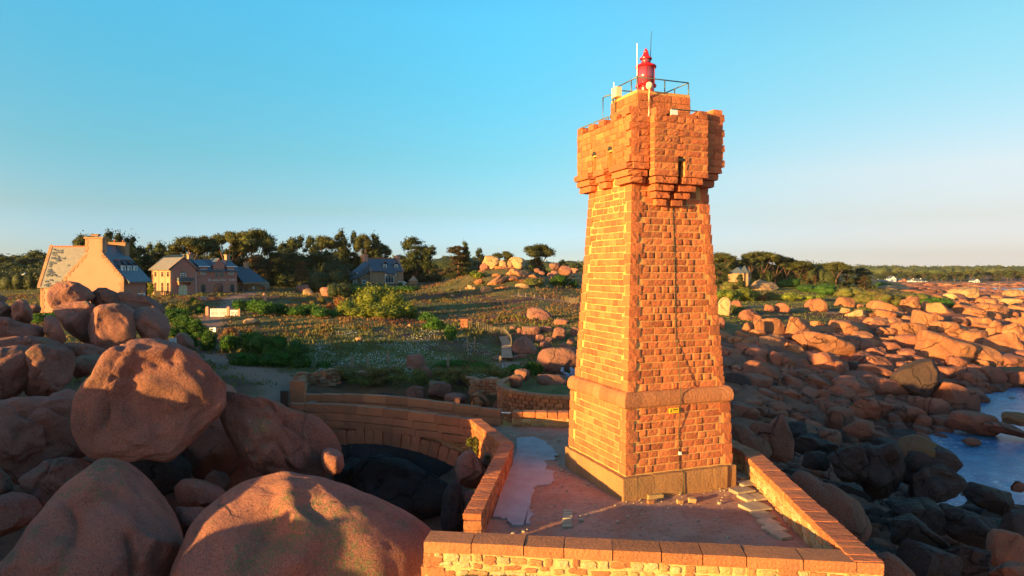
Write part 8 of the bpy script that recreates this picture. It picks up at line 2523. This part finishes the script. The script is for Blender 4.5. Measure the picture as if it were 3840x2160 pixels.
H.poly('gable', [H.p(1.0, -1.21, 7.0), H.p(2.3, -1.21, 7.0), H.p(1.65, -1.21, 8.3)], -H.v, .05, 'house_stone')
for i, (px, py, w, top, lab) in enumerate([(3318, 1064, 34, 1050, 'long low white house at the left end of the far shore'), (3352, 1050, 24, 1036, 'white gabled house standing above the left end of the far shore'), (3392, 1062, 26, 1044, 'dark roofed house with a red wall on the far shore'),
        (3420, 1059, 26, 1048, 'middle white house of the far shore row'), (3452, 1063, 36, 1047, 'largest white house with twin chimneys on the far shore'), (3474, 1064, 18, 1053, 'small white lean to house at the right of the twin chimney house'),
        (3666, 1062, 24, 1046, 'lonely white gable between dark trees on the far shore'), (3482, 1030, 14, 1023, 'little white house high in the far trees, left'), (3558, 1030, 16, 1022, 'little white house high in the far trees, right'), (3650, 1066, 14, 1056, 'low white annexe left of the lonely gable')]):
    Y = 728 if py > 1040 else 1150
    c = P(px, py, Y); z = float(ground_z([c[0]], [Y])[0]); zt = EYE - (top - HOR) / FOC * Y; W = w / FOC * Y
    z = min(z, c[2])
    H = House('house', lab, 'house', (c[0] - W / 2, Y, z), (1, .2), (-.2, 1), 'white houses on the far shore')
    eh = z + (zt - z) * .55; D_ = min(W, 8)
    wm = 'render_pink' if i == 2 else 'white'
    H.box('wall', 0, W, 0, D_, z - 1, eh, wm)
    if W > 8:
        H.poly('roof', [H.p(-.2, -.3, eh), H.p(W + .2, -.3, eh), H.p(W + .2, D_ / 2, zt), H.p(-.2, D_ / 2, zt)], ez, .15, 'slate_lit'); H.poly('roof', [H.p(-.2, D_ + .3, eh), H.p(W + .2, D_ + .3, eh), H.p(W + .2, D_ / 2, zt), H.p(-.2, D_ / 2, zt)], ez, .15, 'slate_lit')
        for a in (.3, W - .9): H.box('chimney', a, a + .6, D_ / 2 - .3, D_ / 2 + .3, zt - .5, zt + 1.0, 'white')
    else:
        H.poly('gable', [H.p(0, .1, eh), H.p(W, .1, eh), H.p(W / 2, .1, zt)], H.v, .3, wm)
        for sg in (-1, 1): H.poly('roof', [H.p(W / 2, .2, zt), H.p(W / 2, D_, zt), H.p(W / 2 + sg * (W / 2 + .3), D_, eh - .2), H.p(W / 2 + sg * (W / 2 + .3), .2, eh - .2)], ez, .15, 'slate')
    for k in range(max(1, int(W / 3.2))):
        a = (k + .5) * W / max(1, int(W / 3.2)); H.box('window', a - .5, a + .5, -.06, -.01, z + 1.2, z + 2.6, 'glass')

# ------------------------------------------------------------------ gates, posts, fences
def granite_post(px, py, h, w, lab, group='stone gate posts', mat='wood_post', nm='gate_post', Y=None):
    g = hit(px, py) if Y is None else P(px, py, Y)
    mb = MB(); mb.add([(g[0] + sx * w / 2 * (1 if z < h else .9), g[1] + sy * w / 2, g[2] - .3 + z + (0 if z == 0 else .3)) for z in (0, h) for sx, sy in ((-1, -1), (1, -1), (1, 1), (-1, 1))] + [(g[0], g[1], g[2] + h + .12)], [(0, 3, 2, 1), (0, 1, 5, 4), (1, 2, 6, 5), (2, 3, 7, 6), (3, 0, 4, 7), (4, 5, 8), (5, 6, 8), (6, 7, 8), (7, 4, 8)])
    o = link(nm, mb.mesh(nm), M[mat]); return tag(o, lab, 'post', group)
gY = float(hit(820, 1190)[1])
for px, lab in ((778, 'left granite post of the white driveway gate'), (857, 'middle granite post between the white gate and the small gate'), (897, 'right granite post of the small white gate')):
    granite_post(px, 1190 if px < 890 else 1188, 1.25 if px < 890 else .9, .36 if px < 890 else .28, lab, mat='render_peach', Y=gY)
def gate(x0, x1, zb, Y, h, n, lab, brace, group='white wooden gates'):
    t = thing('gate', lab, 'gate', ((x0 + x1) / 2, Y, zb), group)
    for z in (.12, h * .72, h - .06):
        mb = MB(); mb.box(((x0 + x1) / 2, Y, zb + z), (x1 - x0, .05, .10)); link('rail', mb.mesh('rail'), M['white'], t)
    for k in range(n):
        x = x0 + (x1 - x0) * (k + .5) / n
        mb = MB(); mb.box((x, Y - .04, zb + h * .37), (.06, .03, h * .70)); link('pale', mb.mesh('pale'), M['white'], t)
        if k % 2 == 0:
            mb = MB(); mb.box((x, Y - .035, zb + h * .85), (.06, .03, h * .25)); link('upper_pale', mb.mesh('upper_pale'), M['white'], t)
    for x in (x0 + .05, x1 - .05):
        mb = MB(); mb.box((x, Y, zb + h / 2), (.10, .06, h)); link('stile', mb.mesh('stile'), M['white'], t)
    return t
X = lambda px, Y: (px - 1920) / FOC * Y
zg = P(820, 1188, gY)[2]
gate(X(789, gY - .1), X(820, gY - .1), zg, gY - .1, 1.0, 7, 'left leaf of the white wooden driveway gate', True)
gate(X(821, gY - .1), X(851, gY - .1), zg, gY - .1, 1.0, 7, 'right leaf of the white wooden driveway gate', True)
gate(X(864, gY - .1), X(891, gY - .1), zg + .1, gY - .1, .75, 6, 'small white wooden footgate right of the driveway gate', False)
gate(X(634, 45), X(662, 45), P(650, 1300, 45)[2], 45, .55, 3, 'white gate corner showing behind the stack of rocks', False)
for px, py, lab in ((958, 1082, 'left stone bollard of the pair by the annexe path'), (973, 1088, 'right stone bollard of the pair by the annexe path'), (925, 1122, 'squat lit stone post beside the drive'), (995, 1130, 'squat lit stone post in the pink heath'), (990, 1120, 'small lit stone post behind the other in the heath')):
    granite_post(px, py, .8, .35, lab, 'low stone posts along the drive', 'render_peach')
for i, (px, py, h) in enumerate([(1190, 1160, .5), (1945, 1115, .9), (1971, 1120, .9), (2004, 1122, .8), (2043, 1125, .8), (2067, 1062, 1.2), (1753, 1315, 1.3), (1780, 1318, 1.2), (1455, 1364, .9), (1680, 1376, .9), (1876, 1380, .9), (1320, 1384, .8), (1380, 1384, .8)]):
    granite_post(px, py, h, .14 if py < 1330 else .20, ['short pole in the heath', 'lit post left of the fork of the coast path', 'thick lit post on the coast path', 'thin post on the coast path', 'last post of the coast path before the tower', 'pale post in the grass beneath the shaded rocks', 'leaning post left of the stairs', 'pair post near the stairs',
        'orange stone marker on the meadow edge, left', 'orange stone marker on the meadow edge, middle', 'orange stone marker on the meadow edge, right', 'thin stake at the broken dry wall, left', 'thin stake at the broken dry wall, right'][i], 'posts along the meadow and the path', 'wood_post', 'post')
for i, px in enumerate((2885, 2947, 2959, 2980, 3001, 3020, 3062)):
    granite_post(px, 1122, 1.1 if i < 2 else .8, .25 if i < 2 else .12, ['first thick post of the coast fence right of the tower', 'second thick post of the coast fence', 'third post of the coast fence', 'fourth post of the coast fence', 'fifth post of the coast fence', 'sixth post of the coast fence', 'last post of the coast fence'][i], 'posts of the coast fence', 'wood_post', 'fence_post')
def paling(pts, lab, h=.8, n=60):
    A = [hit(*p) for p in pts]
    t = thing('paling_fence', lab, 'fence', tuple(A[0]), 'split paling fences')
    mb = MB(); L = [np.array(a) for a in A]
    for k in range(n):
        f = k / (n - 1) * (len(L) - 1); i = min(int(f), len(L) - 2); q = L[i] + (L[i + 1] - L[i]) * (f - i)
        q[2] = float(ground_z([q[0]], [q[1]])[0])
        mb.box((q[0], q[1], q[2] + h / 2), (.05, .03, h * rng.uniform(.85, 1.1)), rng.uniform(-.3, .3))
    o = link('pales', mb.mesh('pales'), M['wood_post'], t); o['kind'] = 'stuff'
    mb = MB(); mb.tube([q + ez * h * .8 for q in L], .015, 4); link('wire', mb.mesh('wire'), M['steel'], t)
paling([(1756, 1228), (1830, 1245), (1890, 1258), (1915, 1285), (1918, 1310)], 'split paling fence curving down beside the stairs', .8, 46)
paling([(2120, 1136), (2140, 1138), (2160, 1142), (2172, 1140)], 'short split paling fence at the left edge of the tower', .9, 26)
st_t = thing('stairway', 'flight of pale worn steps climbing the green slope left of the tower', 'stairs', tuple(hit(1902, 1350)))
n_ = 15
for k in range(n_):
    f = k / (n_ - 1)
    px = 1901 - 4 * f - 14 * max(0, f - .7) * 2.2; py = 1336 - 74 * f; w = 42 - 12 * f
    Y = 58.5 + 9.0 * f
    c = P(px, py, Y)
    mb = MB(); mb.box((c[0], Y, c[2] - .06), (w / FOC * Y, .30, .12), .15 * f); link('step', mb.mesh('step'), M['sand'], st_t)
    mb = MB(); mb.box((c[0], Y + .32, c[2] - .26), (w / FOC * Y, .33, .36), .15 * f); link('riser_fill', mb.mesh('riser_fill'), M['wood_dark'], st_t)

rn = thing('ruined_wall', 'ruined dry stone wall stepping down beside the left end of the bridge', 'wall', tuple(P(1110, 1480, 40)))
st = Stones(rn); r = np.random.default_rng(31)
def dry(pxy0, pxy1, Y0, Y1, rows, n, hh=.24):
    for k in range(n):
        f = (k + .5) / n; Y = Y0 + (Y1 - Y0) * f; px = pxy0[0] + (pxy1[0] - pxy0[0]) * f; py = pxy0[1] + (pxy1[1] - pxy0[1]) * f
        top = P(px, py, Y)
        for q in range(rows):
            w = r.uniform(.35, .6)
            st.add('dry_stone', 'cube', 'house_stone' if r.random() < .6 else 'bridge_stone', frame(top + np.array([r.uniform(-.12, .12), r.uniform(-.2, .2), -hh * (q + .5) - .25 * abs(math.sin(k * 1.7)) * (q == 0)]), (1, r.uniform(-.5, .5), r.uniform(-.2, .2)), (r.uniform(-.5, .5), 1, 0), (r.uniform(-.2, .2), 0, 1), (w * r.uniform(.6, 1.1), r.uniform(.3, .5), hh * r.uniform(.7, 1.05))))
dry((1122, 1395), (1272, 1375), 46.5, 47, 5, 18)
dry((1092, 1460), (1140, 1390), 38.5, 46, 7, 12)
dry((1130, 1430), (1150, 1500), 44, 38, 6, 10)
dry((1110, 1510), (1175, 1492), 35.5, 36.5, 4, 8)
st.finish()
rn2 = thing('broken_dry_wall', 'low broken dry stone wall on the edge of the flowery meadow', 'wall', tuple(P(1310, 1390, 48.8)))
st = Stones(rn2)
dry((1275, 1392), (1420, 1384), 48.6, 48.8, 3, 24, .16)
st.finish()
rn3 = thing('dry_wall', 'rough dry stone wall on the cliff edge left of the round terrace', 'wall', tuple(P(1810, 1430, 46)))
st = Stones(rn3)
dry((1765, 1412), (1885, 1412), 46.2, 45.5, 6, 20, .2)
st.finish()
pil = hit(1740, 1237)
rn4 = thing('stone_pillar', 'small square pillar of pink blocks in the shaded slope above the stairs', 'pillar', tuple(pil))
st = Stones(rn4)
for k in range(4):
    for q in (-.2, .2): st.add('pillar_stone', 'cube', 'bridge_stone', frame(pil + np.array([q + (.05 if k % 2 else 0), 0, .15 + .3 * k]), (1, 0, 0), (0, 1, 0), (0, 0, 1), (.42, .7, .29)))
st.finish()
mb = MB(); g = P(1117, 1480, 35.6)
V, F = VAR['cube'][2]; mb.add(V * np.array([.75, .3, 1.5]) + np.array([g[0], g[1], g[2]]), F)
o = link('standing_slab', mb.mesh('standing_slab', False), M['bridge_stone']); tag(o, 'upright grey slab standing before the ruined wall at the bridge end', 'stone')
mb = MB(); g = P(1070, 1505, 34.0); mb.box((g[0], g[1], g[2]), (.38, .38, 1.1)); o = link('square_post', mb.mesh('square_post'), M['wood_dark']); tag(o, 'short dark square post at the left end of the bridge', 'post')

c = P(3749, 1092, 430); mb = MB(); mb.tube([(c[0], 430, c[2] - 1), (c[0], 430, c[2] + 5.6)], .16, 6); o = link('marker_pole', mb.mesh('marker_pole'), M['wood_post']); tag(o, 'thin upright marker pole on the tidal flat', 'pole')
c = hit(763, 1140); sb = thing('information_board', 'small pale information board on the grassy bank under the house', 'sign', tuple(c))
mb = MB(); mb.box((c[0], c[1], c[2] + .85), (.9, .05, .4), 0); link('panel', mb.mesh('panel'), M['slab'], sb)
for q in (-.35, .35):
    mb = MB(); mb.box((c[0] + q, c[1] + .05, c[2] + .35), (.07, .07, .8)); link('leg', mb.mesh('leg'), M['wood_post'], sb)
c = hit(797, 1246); sb = thing('folding_board', 'white folding board leaning at the edge of the lawn track', 'sign', tuple(c))
for q, a in ((-.15, .25), (.2, -.2)):
    mb = MB(); mb.box((c[0] + q, c[1], c[2] + .22), (.32, .04, .45), a); link('panel', mb.mesh('panel'), M['white'], sb)

g = P(88, 1030, 120)
gl = thing('seagull', 'white seagull gliding over the dark scrub at the left edge', 'bird', tuple(g))
body = MB(); body.tube([g + np.array([-.32, 0, -.02]), g + np.array([-.2, 0, 0]), g, g + np.array([.2, 0, .03]), g + np.array([.30, 0, .06])], [.01, .07, .10, .06, .02], 8)
link('body', body.mesh('body', True), M['white'], gl)
for sg, dz in ((-1, .12), (1, .30)):
    w = MB(); w.add([g + np.array([-.12, 0, .05]), g + np.array([.12, 0, .05]), g + np.array([.10, sg * .35, .05 + dz]), g + np.array([-.02, sg * .8, dz * .7]), g + np.array([-.14, sg * .4, .03 + dz]),
        g + np.array([-.12, 0, .02]), g + np.array([.12, 0, .02]), g + np.array([.10, sg * .35, .02 + dz]), g + np.array([-.02, sg * .8, dz * .7 - .01]), g + np.array([-.14, sg * .4, dz])], [(0, 1, 2, 3, 4), (9, 8, 7, 6, 5), (0, 5, 6, 1), (1, 6, 7, 2), (2, 7, 8, 3), (3, 8, 9, 4), (4, 9, 5, 0)])
    link('wing', w.mesh('wing'), M['white'], gl)

M['skin'] = simple_mat('skin', (0.50, 0.25, 0.16), (0.46, 0.22, 0.14), 6, .6)
M['red_cloth'] = simple_mat('red_jacket', (0.55, 0.02, 0.02), (0.45, 0.02, 0.02), 6, .8)
M['dark_cloth'] = simple_mat('dark_clothes', (0.03, 0.035, 0.06), (0.02, 0.02, 0.035), 6, .8)
M['pale_cloth'] = simple_mat('pale_shirt', (0.55, 0.42, 0.38), (0.5, 0.38, 0.34), 6, .8)
M['hair'] = simple_mat('dark_hair', (0.03, 0.02, 0.015), (0.02, 0.015, 0.01), 9, .7)
def person(px, py, lab, top, bottom, face):
    g = P(px, py, 0) if False else None
    Y = float(hit(px, py + 16)[1]) - 1.0
    b0 = P(px, py + 16, Y)
    t = thing('person', lab, 'person', tuple(b0), 'people resting on the rocks')
    def skin(nm, verts, edges, rad, mat, parent):
        me = D.meshes.new(nm); me.from_pydata([tuple(b0 + np.array([v[0] * face, v[1], v[2]])) for v in verts], edges, [])
        o = link(nm, me, M[mat], parent); o.modifiers.new('s', 'SKIN'); sv = me.skin_vertices[0].data
        for i, q in enumerate(rad): sv[i].radius = (q, q)
        sv[0].use_root = True
        o.modifiers.new('d', 'SUBSURF').levels = 1; o.modifiers['d'].render_levels = 2
        return o
    V = [(0, 0, .22), (0, 0, .45), (0.03, 0, .62), (.04, 0, .72), (.05, 0, .84), (.06, 0, .93),
         (.12, -.10, .20), (.42, -.13, .48), (.62, -.13, .06), (.74, -.13, .05), (.12, .10, .20), (.40, .13, .50), (.58, .14, .06), (.70, .14, .05),
         (.02, -.20, .62), (.16, -.24, .40), (.38, -.16, .46), (.45, -.15, .50), (.02, .20, .62), (.14, .24, .40), (.36, .16, .48), (.43, .15, .52)]
    E = [(0, 1), (1, 2), (2, 3), (3, 4), (4, 5), (0, 6), (6, 7), (7, 8), (8, 9), (0, 10), (10, 11), (11, 12), (12, 13), (2, 14), (14, 15), (15, 16), (16, 17), (2, 18), (18, 19), (19, 20), (20, 21)]
    Rr_ = [.15, .13, .14, .055, .10, .085, .10, .07, .045, .04, .10, .07, .045, .04, .06, .045, .035, .03, .06, .045, .035, .03]
    bd = skin('body', V, E, Rr_, 'skin', t)
    skin('jacket', [V[0], V[1], V[2], V[14], V[15], V[16], V[18], V[19], V[20]], [(0, 1), (1, 2), (2, 3), (3, 4), (4, 5), (2, 6), (6, 7), (7, 8)], [.165, .15, .155, .075, .058, .048, .075, .058, .048], top, t)
    skin('trousers', [(0, 0, .22), V[6], V[7], (.60, -.13, .12), V[10], V[11], (.57, .14, .12)], [(0, 1), (1, 2), (2, 3), (0, 4), (4, 5), (5, 6)], [.162, .115, .085, .06, .115, .085, .06], bottom, t)
    mb = MB(); mb.lathe(b0 + np.array([.035 * face, 0, .80]), [(.09, 0), (.118, .07), (.11, .15), (.06, .20)], 12); link('hair', mb.mesh('hair', True), M['hair'], t)
person(3178, 1164, 'person in a red jacket sitting on the rocks, left one of the two', 'red_cloth', 'dark_cloth', 1)
person(3208, 1158, 'person in dark clothes sitting on the rocks, right one of the two', 'dark_cloth', 'dark_cloth', -1)
m = D.materials.new('haze'); m.use_nodes = True; ns = m.node_tree.nodes; ls = m.node_tree.links
ns.remove(ns['Principled BSDF'])
pv = ns.new('ShaderNodeVolumePrincipled'); pv.inputs['Density'].default_value = 0.00004; pv.inputs['Color'].default_value = (0.80, 0.90, 1.0, 1); pv.inputs['Anisotropy'].default_value = 0.0
ls.new(pv.outputs[0], ns['Material Output'].inputs['Volume'])
mb = MB(); mb.box((1750, 4400, 16), (8900, 9500, 66))
struct(link('haze', mb.mesh('haze'), m), 'stuff')
print('script seconds', time.time() - T0)
